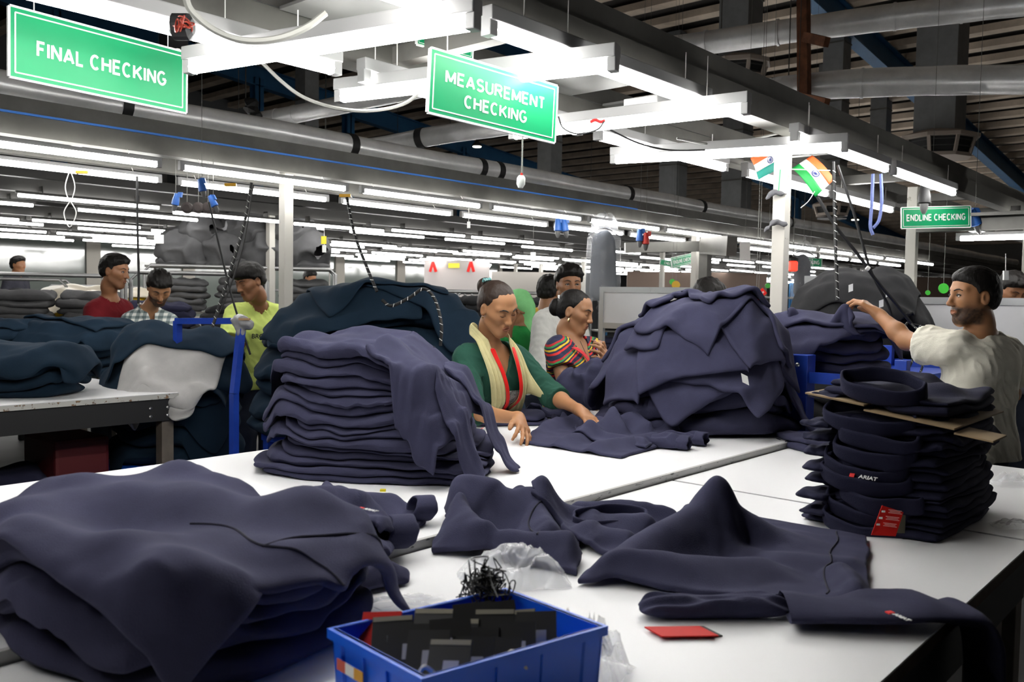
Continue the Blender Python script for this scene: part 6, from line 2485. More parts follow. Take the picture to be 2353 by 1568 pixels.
G.cap(L(0, -.07, .0), L(0, -.06, -.14), .075, .07, .03)
Hc = kg['J']['head']
Rg = np.stack([kg['rt'], kg['fw'], kg['up']])


def scarf_post(Pp, d):
    q = (Pp - Hc) @ Rg.T
    return np.maximum(d - .004 * smooth_noise(Pp, 30, 3), q[..., 1] - (.05 + q[..., 2] * .4))


v, f = G.mesh(.008, scarf_post)
link('headscarf', make_mesh('headscarf', v - kg['base'], f, True), cotton('light_green_scarf', (.24, .62, .25)), wg)

# ---------------------------------------------------------------- men on the left
J = dict(head=PD(264, 624, 6.67), neck=PD(252, 690, 6.73), chest=PD(250, 735, 6.73), hip=PD(250, 860, 6.84), sr=PD(215, 715, 6.62), er=PD(212, 800, 6.51), wr=PD(262, 850, 6.40), sl=PD(286, 712, 6.89), el=PD(296, 800, 6.84), wl=PD(300, 850, 6.62))
person('man in a dark red t-shirt in profile at the left', J, view_dir(82, -8), np.array([0, 0, 1]), SK3, .008, False, 1.05, 1.03,
       hair=dict(inf=.011, top=.012, line=((.12, .068), (.082, .068), (.06, .05), (.028, .030), (.012, -.025), (-.012, -.025), (-.03, -.045), (-.08, -.07), (-.14, -.075)), rough=.004, freq=90), beard=.35, look='open',
       top=dict(m=cotton('dark_red_tee', (.13, .008, .012)), sleeve={'l': .7, 'r': .7}, inf=.014, fold=.007, neck=(.066, .012), hem=.82, loose=.02), low=cotton('dark_jeans', (.025, .03, .045)))


def mat_check(name):
    m = mat(name, (.5, .5, .5), .85)
    nt = m.node_tree
    b = nt.nodes['Principled BSDF']
    tc = nt.nodes.new('ShaderNodeTexCoord')
    mp = nt.nodes.new('ShaderNodeMapping')
    mp.inputs['Rotation'].default_value = (0, 0, R(49))
    nt.links.new(tc.outputs['Object'], mp.inputs['Vector'])
    facs = []
    for ax in ('X', 'Z'):
        w = nt.nodes.new('ShaderNodeTexWave')
        w.wave_type = 'BANDS'
        w.bands_direction = ax
        w.inputs['Scale'].default_value = 7.5
        w.inputs['Distortion'].default_value = .4
        nt.links.new(mp.outputs['Vector'], w.inputs['Vector'])
        r = nt.nodes.new('ShaderNodeValToRGB')
        r.color_ramp.elements[0].position = .45
        r.color_ramp.elements[0].color = (.36, .42, .44, 1)
        r.color_ramp.elements[1].position = .55
        r.color_ramp.elements[1].color = (1, 1, 1, 1)
        nt.links.new(w.outputs['Color'], r.inputs['Fac'])
        facs.append(r)
    mx = nt.nodes.new('ShaderNodeMix')
    mx.data_type = 'RGBA'
    mx.blend_type = 'MULTIPLY'
    mx.inputs[0].default_value = 1
    nt.links.new(facs[0].outputs['Color'], mx.inputs[6])
    nt.links.new(facs[1].outputs['Color'], mx.inputs[7])
    m2 = nt.nodes.new('ShaderNodeMix')
    m2.data_type = 'RGBA'
    m2.blend_type = 'MULTIPLY'
    m2.inputs[0].default_value = 1
    nt.links.new(mx.outputs[2], m2.inputs[6])
    m2.inputs[7].default_value = (.62, .63, .60, 1)
    nt.links.new(m2.outputs[2], b.inputs['Base Color'])
    return m


J = dict(head=PD(366, 662, 6.55), neck=PD(338, 716, 6.72), chest=PD(340, 768, 6.74), hip=PD(330, 900, 6.83), sr=PD(300, 738, 6.63), er=PD(300, 830, 6.52), wr=PD(345, 880, 6.38), sl=PD(392, 742, 6.85), el=PD(412, 830, 6.72), wl=PD(380, 880, 6.50))
mc, kc = person('bearded man in a grey and white checked shirt looking down', J, view_dir(30, -38), np.array([0, 0, 1]), SK2, .008, False, 1.06, 1.04,
                hair=dict(inf=.013, top=.020, line=((.12, .066), (.082, .066), (.06, .05), (.028, .030), (.012, -.025), (-.012, -.025), (-.03, -.045), (-.08, -.07), (-.14, -.075)), rough=.006, freq=80), beard=.95, look='down',
                top=dict(m=mat_check('checked_cotton'), sleeve={'l': 1.7, 'r': 1.7}, inf=.016, fold=.008, neck=(.064, .015), hem=.80, loose=.02, v=.17), low=cotton('dark_jeans', (.025, .03, .045)))
nk, fwd, sh, sp_ = kc['nk'], kc['fwd'], kc['sh'], kc['spine']
for sg in (-1, 1):
    pts = [nk + sp_ * .035 - fwd * .06 + sh * sg * .02, nk + sp_ * .04 + sh * sg * .066, nk + sp_ * .005 + fwd * .07 + sh * sg * .055, nk - sp_ * .07 + fwd * .115 + sh * sg * .035]
    ribbon_mesh('collar', np.array(spline(pts, 5)), np.array(spline([sp_ * .04, sp_ * .04 + sh * sg * .02, sh * sg * .05 - sp_ * .01, sh * sg * .05], 5)), MATS['checked_cotton'], mc, .003, 0, 0, nW=5)

J = dict(head=PD(574, 648, 5.99), neck=PD(592, 704, 6.13), chest=PD(590, 758, 6.15), hip=PD(590, 900, 6.25), sr=PD(536, 722, 6.06), er=PD(532, 790, 5.96), wr=PD(548, 850, 5.78), sl=PD(640, 724, 6.25), el=PD(652, 800, 6.31), wl=PD(640, 860, 6.15))
my, ky = person('young man in a pale lime t-shirt with a fringe of black hair', J, view_dir(-34, -20), np.array([0, 0, 1]) - _rt * .05, SK3, .0072, False, .97, 1.0,
                hair=dict(inf=.016, top=.022, topy=.03, line=((.14, .040), (.082, .040), (.06, .030), (.028, .018), (.012, -.005), (-.012, -.02), (-.03, -.045), (-.08, -.06), (-.14, -.065)), rough=.004, freq=90), look='down',
                top=dict(m=cotton('lime_tee', (.52, .62, .16), .06), sleeve={'l': .85, 'r': .85}, inf=.016, fold=.009, neck=(.070, .0), hem=.78, loose=.035, skirt=.8), low=cotton('dark_jeans', (.025, .03, .045)))
nk, fwd, sh, sp_ = ky['nk'], ky['fwd'], ky['sh'], ky['spine']
put_text('shirt_print', 'BRO', .045, M_black, nk - sp_ * .185 + fwd * .150 + sh * .05, -sh * np.sign(np.dot(-sh, _rt)) * -1 if np.dot(-sh, _rt) < 0 else -sh, sp_, my, bold=.001)

# ---------------------------------------------------------------- heads seen over boards and piles
def far_person(label, hp, d, yaw, pitch, shirt, h=.009, fem=False, hairk=None, beard=0.0, skin=SK3, look='down', brows=True):
    hd = PD(*hp, d)
    fv = view_dir(yaw, 0)
    sd = np.cross(fv, [0, 0, 1.])
    nk = hd + np.array([0, 0, -.155]) - fv * .04
    J = dict(head=hd, neck=nk, chest=nk - [0, 0, .11], hip=np.array([nk[0], nk[1], nk[2] - .50]), sr=nk + sd * .17 - [0, 0, .045], sl=nk - sd * .17 - [0, 0, .045])
    for s_, q in (('r', 1), ('l', -1)):
        J['e' + s_] = J['s' + s_] + sd * q * .04 - np.array([0, 0, .26])
        J['w' + s_] = J['e' + s_] + fv * .20 - np.array([0, 0, .06])
    return person(label, J, view_dir(yaw, pitch), np.array([0, 0, 1.]), skin, h, fem, 1.0, 1.0,
                  hair=hairk or dict(inf=.012, top=.014, line=((.12, .066), (.082, .066), (.06, .05), (.028, .030), (.012, -.025), (-.012, -.025), (-.03, -.045), (-.08, -.07), (-.14, -.075)), rough=.005, freq=80), beard=beard, look=look, lips=False, brows=brows,
                  top=dict(m=shirt, sleeve={'l': 1.3, 'r': 1.3}, inf=.015, fold=.007, neck=(.066, .012), hem=.85, loose=.015), low=cotton('dark_jeans', (.025, .03, .045)))


far_person('man with short black hair half hidden behind the tall heap', (1626, 690), 5.2, 25, -30, cotton('dark_tee', (.03, .03, .04)), .0075, beard=.5)
far_person('man bending his head behind the white board at the right edge', (2326, 668), 6.0, 4, -28, cotton('grey_tee', (.2, .2, .22)), .0075)
far_person('dark haired man seen from behind next to the pale shirt man', (1262, 672), 6.6, 150, -5, cotton('mustard_tee', (.45, .28, .03)), .009, brows=False, look='none')
far_person('small far worker at the left edge before the office glass', (42, 610), 12.5, 80, 0, cotton('dark_tee', (.03, .03, .04)), .012, brows=False, look='none')
far_person('small far worker right of the left post', (712, 640), 13.5, 60, -15, cotton('grey_tee', (.2, .2, .22)), .012, brows=False, look='none')

# ================================================================== middle distance: trolleys, piles, boards
def mound(cx, cy, z0, rx, ry, ang, layers, m, label, group, seed, drops=(), name='folded_garment', wave=.015, span=1.3, cat='garment', dz=None):
    """a pile of folded garments with loose ones thrown on top; every garment its own object"""
    P = Pile(cx - span, cy - span, cx + span, cy + span, z0, .02)
    rng = np.random.RandomState(seed)
    n = len(layers)
    for i, (k, th) in enumerate(layers):
        c = np.array([cx, cy]) + rng.uniform(-.03, .03, 2)
        vf = leaf(P, c[0], c[1], rx * k, ry * k, ang + R(rng.uniform(-9, 9)), th, seed=seed * 7 + i, n=26, m=22, wob=.10, wr=.016, rnd=.5, sag=.06, wl=7, wave=wave)
        soft_obj(name, vf, m, None, '%s, %s from the bottom' % (label, ORD[i]), cat, group, sub=1)
    for i, (dx, dy, a, sz, sq, mm) in enumerate(drops):
        p, mk = drop_shirt(P, cx + dx, cy + dy, ang + R(a), sz, (32, 22), seed=seed + i, squash=(sq, sq), z=.05, T=False, bend=.5, steps=45, amp=.05, fric=.85, iters=4)
        o = cloth_obj(name, p, mm or m, None, .018)
        tag(o, '%s, loose on top, %s laid' % (label, ORD[i]), cat, group)
        stamp_cloth(P, p, None, .03)
    return P


# left table piles
q = PZ(10, 905, ZF)
mound(q[0], q[1], ZF, .42, .30, A_RT + R(10), ((1, .06), (.97, .06), (.92, .06), (.85, .07)), M_teal, 'dark teal garment in the dome pile at the left edge', 'garments in the left dome pile', 31,
      ((0, -.05, 5, (1.0, .8), .95, None),))
q = PD(165, 780, 6.0)
mound(q[0], q[1], ZF, .38, .25, A_RT, ((1, .055), (.98, .05), (.93, .06), (.88, .055), (.8, .05), (.7, .045)), M_teal, 'dark teal garment in the pile before the checked man', 'garments in the pile before the checked man', 33,
      ((-.05, -.06, 8, (.8, .6), .85, None), (.1, .02, -20, (.7, .5), .8, None)))
q = PD(5, 760, 5.9)
mound(q[0], q[1], ZF, .30, .24, A_RT, ((1, .07), (.95, .07), (.9, .07), (.8, .06), (.7, .05)), M_teal, 'dark teal garment in the far pile at the left edge', 'garments in the far left pile', 35)

# draped cart with a pale grey cloth, right of the left table
cc = PD(408, 900, 5.45)
cart = empty('garment_cart', (cc[0], cc[1], 0), 'low blue crate cart buried under draped garments', 'cart')
MB().box((cc[0] - .36, cc[1] - .30, .06), (cc[0] + .36, cc[1] + .30, .42), .02).build('crate', M_bluetub, cart)
for sx in (-1, 1):
    for sy in (-1, 1):
        MB().lathe((cc[0] + sx * .3, cc[1] + sy * .24, .0), [(.03, 0), (.03, .05), (.012, .06)], 10).build('caster', M_black, cart)
Pc = Pile(cc[0] - 1.2, cc[1] - 1.2, cc[0] + 1.2, cc[1] + 1.2, .02, .02)
Pc.bump(lambda X, Y: np.where((np.abs(X - cc[0]) < .37) & (np.abs(Y - cc[1]) < .31), .43, -1))
for i, (k, th) in enumerate(((1.05, .12), (1.0, .13), (1.0, .13), (.92, .13), (.78, .12), (.55, .08))):
    vf = leaf(Pc, cc[0], cc[1], .38 * k, .32 * k, A_RT + R(i * 4), th, seed=800 + i, n=26, m=22, wob=.08, wr=.02, rnd=.6, sag=.05, wl=7)
    soft_obj('folded_garment', vf, M_teal, None, 'dark teal garment inside the draped cart, %s from the bottom' % ORD[i], 'garment', 'garments in the draped cart', sub=1)
for i, (dr, df, a, sz, sq, mm, lab) in enumerate(((-.05, -.02, 5, (1.25, 1.0), .95, M_teal, 'dark teal garment draped over the cart, lower one'), (.05, -.26, 4, (.62, .95), .98, M_lgrey, 'pale grey jersey cloth hanging down the front of the draped cart'),
                                                  (-.04, .02, 12, (1.0, .62), .92, M_teal, 'dark teal garment folded over the top of the draped cart'))):
    c = cc + _rt * dr + _f0 * df
    p, mk = drop_shirt(Pc, c[0], c[1], A_RT + R(a), sz, (34 if sz[0] > .7 else 24, 26), seed=90 + i, squash=(sq, sq), z=.06, T=False, bend=.4, steps=70, amp=.03, fric=.75)
    o = cloth_obj('draped_garment', p, mm, None, .014)
    tag(o, lab, 'garment')
    stamp_cloth(Pc, p, None, .02)
vf = leaf(Pc, *PZ(330, 885, ZF)[:2], .20, .12, A_RT + R(-20), .07, seed=830, n=26, m=22, wob=.12, wr=.015)
P_ = Pile(cc[0] - 1.2, cc[1] - 1.2, cc[0] + 1.2, cc[1] + 1.2, ZF + .002, .02)
vf = leaf(P_, *PZ(325, 888, ZF)[:2], .19, .10, A_RT + R(-18), .075, seed=830, n=26, m=22, wob=.12, wr=.02)
soft_obj('rolled_garment', vf, M_teal, None, 'rolled dark teal garment on the corner of the chipped table', 'garment', sub=1)


def trolley(name, x0, x1, y0, y1, zs, ztop, label, m=M_bluesteel, post=.05, panel=False):
    t = empty(name, ((x0 + x1) / 2, (y0 + y1) / 2, 0), label, 'trolley')
    for (xx, yy) in ((x0, y0), (x0, y1), (x1, y0), (x1, y1)):
        MB().box((xx - post / 2, yy - post / 2, .08), (xx + post / 2, yy + post / 2, ztop), .003).build('post', m, t)
        MB().lathe((xx, yy, 0), [(.028, 0), (.034, .01), (.034, .05), (.012, .078)], 10).build('caster', M_black, t)
    for z in zs:
        MB().box((x0 - .03, y0 - .034, z), (x1 + .03, y0 - .026, z + .05)).build('shelf_rail', m, t)
        MB().box((x0 - .03, y1 + .026, z), (x1 + .03, y1 + .034, z + .05)).build('shelf_rail', m, t)
        MB().box((x0 - .034, y0 - .02, z), (x0 - .027, y1 + .02, z + .05)).build('shelf_rail', m, t)
        MB().box((x1 + .027, y0 - .02, z), (x1 + .034, y1 + .02, z + .05)).build('shelf_rail', m, t)
        MB().box((x0, y0, z + .005), (x1, y1, z + .012)).build('shelf', m, t)
    return t


# right trolley with the pile the man lifts from
tr_a = PD(1828, 900, 4.02)
TX0, TY0 = tr_a[0], tr_a[1]
trl = trolley('blue_trolley', TX0, TX0 + 1.30, 1.20, TY0 + .02, (.35, 1.09), 1.215, 'blue steel trolley carrying navy garments beside the flag post')
MB().box((TX0 - .055, TY0 - .075, .08), (TX0 + .035, TY0 + .055, 1.215), .004).build('corner_post', M_bluesteel, trl)
MB().lathe((TX0 - .056, TY0 - .03, 1.17), [(.010, 0), (.010, .004), (.005, .008)], 8, (-1, 0, 0)).build('bolt', M_bolt, trl)
pc = PD(1900, 800, 4.25)
mound(pc[0], pc[1], 1.115, .26, .20, A_RT, ((1, .05), (1, .05), (.95, .05), (.85, .05)), M_navy, 'navy garment on the blue trolley beside the flag post', 'navy garments on the blue trolley', 51,
      ((0, 0, 10, (.7, .55), .85, None), (.02, -.03, -25, (.66, .5), .75, None)), span=.8)
# the garment being lifted: hangs from the man's hand down on the pile
Pt = Pile(pc[0] - .8, pc[1] - .8, pc[0] + .8, pc[1] + .8, 1.30, .02)
nx, ny = 30, 22
hh = .56 / (nx - 1)
a_, b_ = PD(1828, 712, 4.15), PD(2010, 770, 4.05)
U, V = np.meshgrid(np.linspace(0, 1, nx), np.linspace(0, 1, ny), indexing='ij')
base = PD(1812, 770, 4.25) * (1 - U[..., None]) + PD(1995, 760, 4.10) * U[..., None] + V[..., None] * (_f0 * .30) + np.array([0, 0, .05]) * V[..., None]
hold = PD(1944, 688, 4.0)
p = cloth(nx, ny, hh * .9, base, Pt, [(int(nx * .80), int(ny * .45), hold), (int(nx * .80) + 1, int(ny * .45), hold + np.array([0, 0, -.006]) + _rt * .015), (int(nx * .80) - 1, int(ny * .45), hold + np.array([0, 0, -.008]) - _rt * .017), (int(nx * .80), int(ny * .45) + 1, hold + np.array([0, 0, -.006]) + _f0 * .015), (2, int(ny * .5), PD(1824, 694, 4.18))], None, steps=70, bend=.4)
o = cloth_obj('lifted_sweatshirt', p, M_navy, None, .016)
tag(o, 'navy sweatshirt being lifted by the hand of the man in the cream tee', 'sweatshirt')
# charcoal pile behind
pb = PD(1972, 760, 5.35)
mound(pb[0], pb[1], .75, .40, .32, A_RT + R(-12), ((1, .12), (1, .13), (.98, .13), (.95, .13), (.85, .12), (.7, .10), (.5, .08)), M_char, 'charcoal garment in the dark pile behind the man\'s arm', 'charcoal garments behind the arm', 57,
      ((0, -.05, 10, (1.1, .85), .92, None), (-.1, .0, -20, (.8, .6), .9, None)))
trolley('black_trolley', pb[0] - .45, pb[0] + .45, pb[1] - .30, pb[1] + .30, (.30, .69), .80, 'dark trolley under the charcoal pile', M_black)
for k, (px, py, lab) in enumerate(((1955, 662, 'upper left'), (2025, 698, 'middle'), (2000, 774, 'lower'), (2038, 678, 'small right'))):
    o = MB().obox(PD(px, py, 4.92), CX * (.012 if k < 3 else .006) + CY * .004, CY * .020 if k < 2 else CY * .011, CF * .001).build('size_tag', M_tagwhite)
    tag(o, 'white size tag on the charcoal pile, %s one' % lab, 'tag')
# lower dark garments on the right trolley's lower shelf
mound(TX0 + .65, (1.2 + TY0) / 2, .375, .55, .18, 0, ((1, .08), (.95, .08), (.9, .08)), M_char, 'dark grey garment on the lower shelf of the blue trolley', 'garments on the lower trolley shelf', 59, span=1.0)
q = PD(2345, 930, 4.9)
mound(q[0] + .15, .06, .86, .36, .22, 0, ((1, .08), (.95, .08), (.9, .07)), M_darknavy, 'dark navy garment piled on the table at the right edge', 'garments on the right edge table', 61, span=.9)

# big dark pile in the aisle behind the tall stack
pa = PD(862, 760, 5.15)
mound(pa[0], pa[1], .66, .72, .36, A_RT, ((1, .10), (1, .11), (.98, .12), (.95, .12), (.88, .11), (.75, .10), (.55, .08)), M_teal, 'dark teal garment in the big pile behind the tall stack', 'garments in the big aisle pile', 71,
      ((-.18, .12, 6, (1.0, .8), .92, None), (.28, -.26, -12, (1.0, .8), .92, None), (.0, .0, 20, (.8, .6), .85, None)), span=1.6)
ta = trolley('blue_trolley', pa[0] - .50, pa[0] + .50, pa[1] - .32, pa[1] + .32, (.28, .62), .74, 'blue trolley under the big dark pile in the aisle')
# blue push frame at the left of it
bt = empty('push_frame', PD(545, 830, 5.0) * np.array([1, 1, 0]), 'blue push handle frame with a plastic wrapped corner, before the lime t-shirt man', 'frame')
a_, b_, c_ = PD(408, 738, 5.25), PD(556, 738, 5.0), PD(538, 905, 4.95)
MB().beam(a_, b_, .045, .035).build('handle_bar', M_bluesteel, bt)
MB().beam(b_, c_, .045, .035, up=(1, 0, 0)).build('upright', M_bluesteel, bt)
c2 = np.array([c_[0], c_[1], 0.03])
MB().beam(c_, c2, .045, .035, up=(1, 0, 0)).build('upright', M_bluesteel, bt)
a2 = np.array([a_[0], a_[1], 0.03])
MB().beam(a_, a2, .045, .035, up=(1, 0, 0)).build('upright', M_bluesteel, bt)
F = Field().cap(PD(545, 738, 5.0), PD(572, 745, 4.98), .035, .03, .02).cap(PD(556, 740, 5.0), PD(553, 770, 4.99), .032, .022, .02)
v, f = F.mesh(.006, lambda Pp, d: d - .008 * smooth_noise(Pp, 40, 2))
link('plastic_wrap', make_mesh('plastic_wrap', v - np.array(bt.location), f, False), mat('grey_plastic_wrap', (.32, .32, .33), .2, spec=.8), bt)
MB().obox(PD(562, 734, 4.965), CX * .030, CY * .006, CF * .012).build('tape_patch', mat('tan_tape', (.45, .28, .14), .5), bt)
# blue stool / tub edges low on the left
o = MB().box((*PZ(575, 1030, .80)[:2], .0), (*(PZ(575, 1030, .80)[:2] + .12), .72), .01).build('blue_tub', M_bluetub)
tag(o, 'blue plastic tub half hidden behind the tall stack', 'tub')

# dark bundles stored under the left table
mound(1.55, 5.35, .0, .55, .40, 0, ((1, .16), (.95, .16), (.9, .14)), M_darknavy, 'dark bundle stored under the chipped left table', 'bundles under the left table', 75, span=.9)
o = MB().box((1.98, 5.05, .0), (2.28, 5.5, .62), .02).build('red_cabinet', mat('dark_red_panel', (.10, .012, .014), .5))
tag(o, 'dark red panel box under the chipped left table', 'box')

# white boards on frames
def board(name, a, b, ztop, zbot, label):
    a, b = np.array([*a[:2], 0]), np.array([*b[:2], 0])
    t = empty(name, (a + b) / 2, label, 'board')
    d = unit(b - a)
    n = np.array([-d[1], d[0], 0])
    L_ = np.linalg.norm(b - a)
    c = (a + b) / 2
    MB().obox(c + [0, 0, (ztop + zbot) / 2], d * L_ / 2, [0, 0, (ztop - zbot) / 2], n * .008).build('panel', M_board, t)
    for z in (ztop, zbot):
        MB().obox(c + [0, 0, z], d * (L_ / 2 + .02), [0, 0, .022], n * .016).build('frame_rail', M_boardframe, t)
    for e in (a, b):
        MB().obox(e + [0, 0, ztop / 2], d * .018, [0, 0, ztop / 2], n * .018).build('frame_post', M_boardframe, t)
    k = int(L_ / .35)
    for i in range(1, k):
        MB().lathe(a + d * L_ * i / k + np.array([0, 0, ztop]) - n * .016 * np.sign(np.dot(n, _f0)), [(.005, 0), (.004, .003)], 6, -n * np.sign(np.dot(n, _f0))).build('rivet', M_bolt, t)
    return t


board('notice_board', PD(1385, 668, 6.9), PD(1618, 668, 6.4), float(PD(1500, 667, 6.65)[2]), float(PD(1500, 752, 6.65)[2]), 'white board behind the striped woman, left of the heap')
board('notice_board', PD(1856, 643, 6.6), PD(1962, 640, 6.4), float(PD(1900, 641, 6.5)[2]), float(PD(1900, 712, 6.5)[2]), 'small white board right of the flag post')
board('notice_board', PD(2092, 690, 5.75), PD(2460, 697, 5.0), float(PD(2200, 692, 5.5)[2]), float(PD(2200, 838, 5.5)[2]), 'long white board behind the man in the cream tee')

# right side cross gantry and its lamps
cg_ = empty('cross_gantry', (6.55, 0, 0), 'cream cross gantry at the right edge beyond the endline sign', 'gantry')
MB().box((6.5, -2.0, 1.95), (6.58, 1.96, 2.03)).build('beam', M_tray2, cg_)
MB().box((6.42, -2.0, 2.04), (6.66, 1.96, 2.06)).build('tray', M_tray, cg_)
MB().box((6.515, -1.9, 0), (6.575, -1.84, 1.95)).build('post', M_post, cg_)
for i, yy in enumerate((1.1, -.3)):
    o = copy_tree(slim0, (6.54, yy, 1.90), math.pi / 2, 'lit batten under the right cross gantry, %s one' % ('farther' if i == 0 else 'nearer'), kids=SK)
    o['group'] = 'battens of the cross gantry'
g2 = empty('cross_gantry', (9.0, 4.8, 0), 'grey gantry frame in the middle distance left of the flag post', 'gantry')
a_, b_ = PD(1436, 570, 9.6), PD(1620, 566, 9.6)
MB().beam(a_, b_, .10, .11).build('beam', M_tray2, g2)
a_, b_ = PD(1622, 552, 9.5), PD(1626, 690, 9.5)
b_[:2] = a_[:2]
b_[2] = 0
MB().beam(a_, b_, .10, .10, up=(1, 0, 0)).build('post', M_tray, g2)
a_, b_ = PD(1620, 562, 9.5), PD(1682, 566, 9.0)
MB().beam(a_, b_, .12, .20).build('box_end', M_tray, g2)

# ------------------------------------------------------------------ racks with folded garments in the background
protos = []
for i in range(4):
    Pq = Pile(-.6, -.6, .6, .6, 0, .02)
    vf = leaf(Pq, 0, 0, .27, .20, 0, .070 + .012 * (i % 2), seed=900 + i, n=18, m=16, wob=.09, wr=.014, rnd=.4)
    protos.append(make_mesh('folded_bundle', vf[0], vf[1], True))
PM = {}


def bundle_mesh(i, m):
    if (i, m.name) not in PM:
        me = protos[i].copy()
        me.materials.clear()
        me.materials.append(m)
        PM[(i, m.name)] = me
    return PM[(i, m.name)]


random.seed(77)


def rack(px, d, width, shelves, ztop, label, mats_, nst=None, rot=0.0, depth=.45, rails=True, hmax=.40):
    c = PD(px, 690, d)
    t = empty('tube_rack', (c[0], c[1], 0), 'steel tube rack ' + label, 'rack')
    t.rotation_euler = (0, 0, rot)
    ca, sa = math.cos(rot), math.sin(rot)
    r = .016
    for sy in (-1, 1):
        y = sy * depth / 2
        pts = [(-width / 2, y, 0), (-width / 2, y, ztop - .06), (-width / 2 + .06, y, ztop), (width / 2 - .06, y, ztop), (width / 2, y, ztop - .06), (width / 2, y, 0)]
        MB().tube(pts, r, 7).build('end_hoop', M_steel, t, smooth=False, loc=(0, 0, 0))
    for z in shelves:
        MB().box((-width / 2, -depth / 2, z - .02), (width / 2, depth / 2, z)).build('shelf', M_tray, t, loc=(0, 0, 0))
    n = nst or max(1, int(width / .58))
    for si, z in enumerate(shelves):
        top = (shelves[si + 1] - .08) if si + 1 < len(shelves) else z + hmax
        for k in range(n):
            x = -width / 2 + (k + .5) * width / n
            zz = z
            nb = 0
            m = random.choice(mats_)
            while zz < top - .09:
                i = random.randrange(4)
                o = bpy.data.objects.new('folded_bundle', bundle_mesh(i, m))
                COL.objects.link(o)
                xx, yy = x + random.uniform(-.03, .03), random.uniform(-.03, .03)
                o.location = (c[0] + xx * ca - yy * sa, c[1] + xx * sa + yy * ca, zz)
                o.rotation_euler = (0, 0, rot + random.uniform(-.12, .12) + (math.pi if random.random() < .5 else 0))
                nb += 1
                tag(o, 'bundle %s up, %s stack, %s shelf, rack %s' % (ordw(nb - 1), ['left', 'middle', 'right'][k if n != 2 else k * 2], ['lower', 'middle', 'top'][si if len(shelves) == 3 else si * 2], label), 'bundle', 'bundles on the rack ' + label)
                zz += .058 + .012 * (i % 2)
    return t


GR = [M_grey, M_grey, M_char]
rack(130, 7.7, 1.15, (.55, 1.05), 1.58, 'at the far left', GR, 2, R(-30))
rack(10, 8.6, 1.15, (.6, 1.1), 1.55, 'at the left edge', GR, 2, R(-30))
rack(455, 8.0, 1.2, (.5, 1.0), 1.62, 'behind the checked man', [M_darknavy, M_char], 2, R(-35))
rack(560, 9.4, 1.9, (.6, 1.25, 1.72), 1.72, 'below the stored sacks', [M_grey, M_char], 3, R(-35), hmax=.1)
for k, (px, d, lab, mm, rr) in enumerate(((880, 8.6, 'behind the big aisle pile', GR, -40), (1048, 8.4, 'right behind the woman in green', GR, -40), (960, 10.6, 'far behind the woman in green', GR, -35), (1180, 9.6, 'behind the green headscarf', [M_char, M_grey], -40),
                                           (770, 11.5, 'in the distance behind the left post', GR, -30), (1480, 11.5, 'far behind the white board', [M_char, M_darknavy], -40), (1700, 11.0, 'left of the flag post in the distance', [mat('brown_fleece', (.09, .055, .04), .9), M_char], -40), (2200, 9.0, 'behind the long white board', [M_char], -45),
                                           (2060, 10.5, 'right of the charcoal pile in the distance', [M_char, mat('brown_fleece', (.09, .055, .04), .9)], -45), (250, 10.5, 'before the office glass', [M_grey], -25), (640, 13.0, 'far behind the lime t-shirt man', GR, -30), (1100, 13.0, 'far in the middle', GR, -35))):
    rack(px, d, 1.3, (.55, 1.05), 1.5, lab, mm, 2, R(rr), hmax=.42)
# bulky grey sacks on the upper shelf behind the lime man
sc = PD(545, 600, 9.4)
ra = R(-35)
for i, (dx, dz, rx, rz) in enumerate(((-.55, .0, .30, .22), (-.15, .0, .30, .24), (.30, .0, .36, .26), (.70, .0, .30, .24), (-.35, .26, .30, .18), (.10, .28, .34, .20), (.52, .28, .34, .20), (.2, .50, .36, .16))):
    F = Field()
    cx_ = np.array([sc[0] + dx * math.cos(ra), sc[1] + dx * math.sin(ra), 1.725 + dz + rz * .72])
    F.ell(cx_, (rx * .8, .26, rz), None, .03)
    v, f = F.mesh(.022, lambda Pp, d, i=i: np.maximum(d - .05 * (1 - np.abs(smooth_noise(Pp, 5.5, 30 + i)) * 2), (1.725 + dz - (.03 if dz else 0)) - Pp[..., 2]))
    bb = np.array([cx_[0], cx_[1], v[:, 2].min()])
    o = link('garment_sack', make_mesh('garment_sack', v - bb, f, True), M_grey, None, bb)
    tag(o, 'bulky grey garment sack on the upper shelf, %s' % ['bottom far left', 'bottom left', 'bottom middle', 'bottom right', 'second layer left', 'second layer middle', 'second layer right', 'at the top'][i], 'sack', 'sacks on the upper shelf')
# yellow sheets heap behind the red t-shirt man
q = PD(225, 700, 8.7)
mound(q[0], q[1], .85, .70, .40, A_RT, ((1, .16), (.95, .15), (.85, .14), (.7, .12)), mat('yellow_sheet', (.62, .42, .02), .6), 'yellow sheet bundle behind the dark red t-shirt man', 'yellow sheet bundles', 83,
      ((-.1, 0, 10, (1.3, .8), .95, mat('cream_plastic_sheet', (.52, .47, .38), .4)),), span=1.6, name='yellow_bundle', cat='bundle')
trolley('steel_trolley', q[0] - .6, q[0] + .6, q[1] - .3, q[1] + .3, (.3, .80), .86, 'steel trolley under the yellow sheets', M_steel)

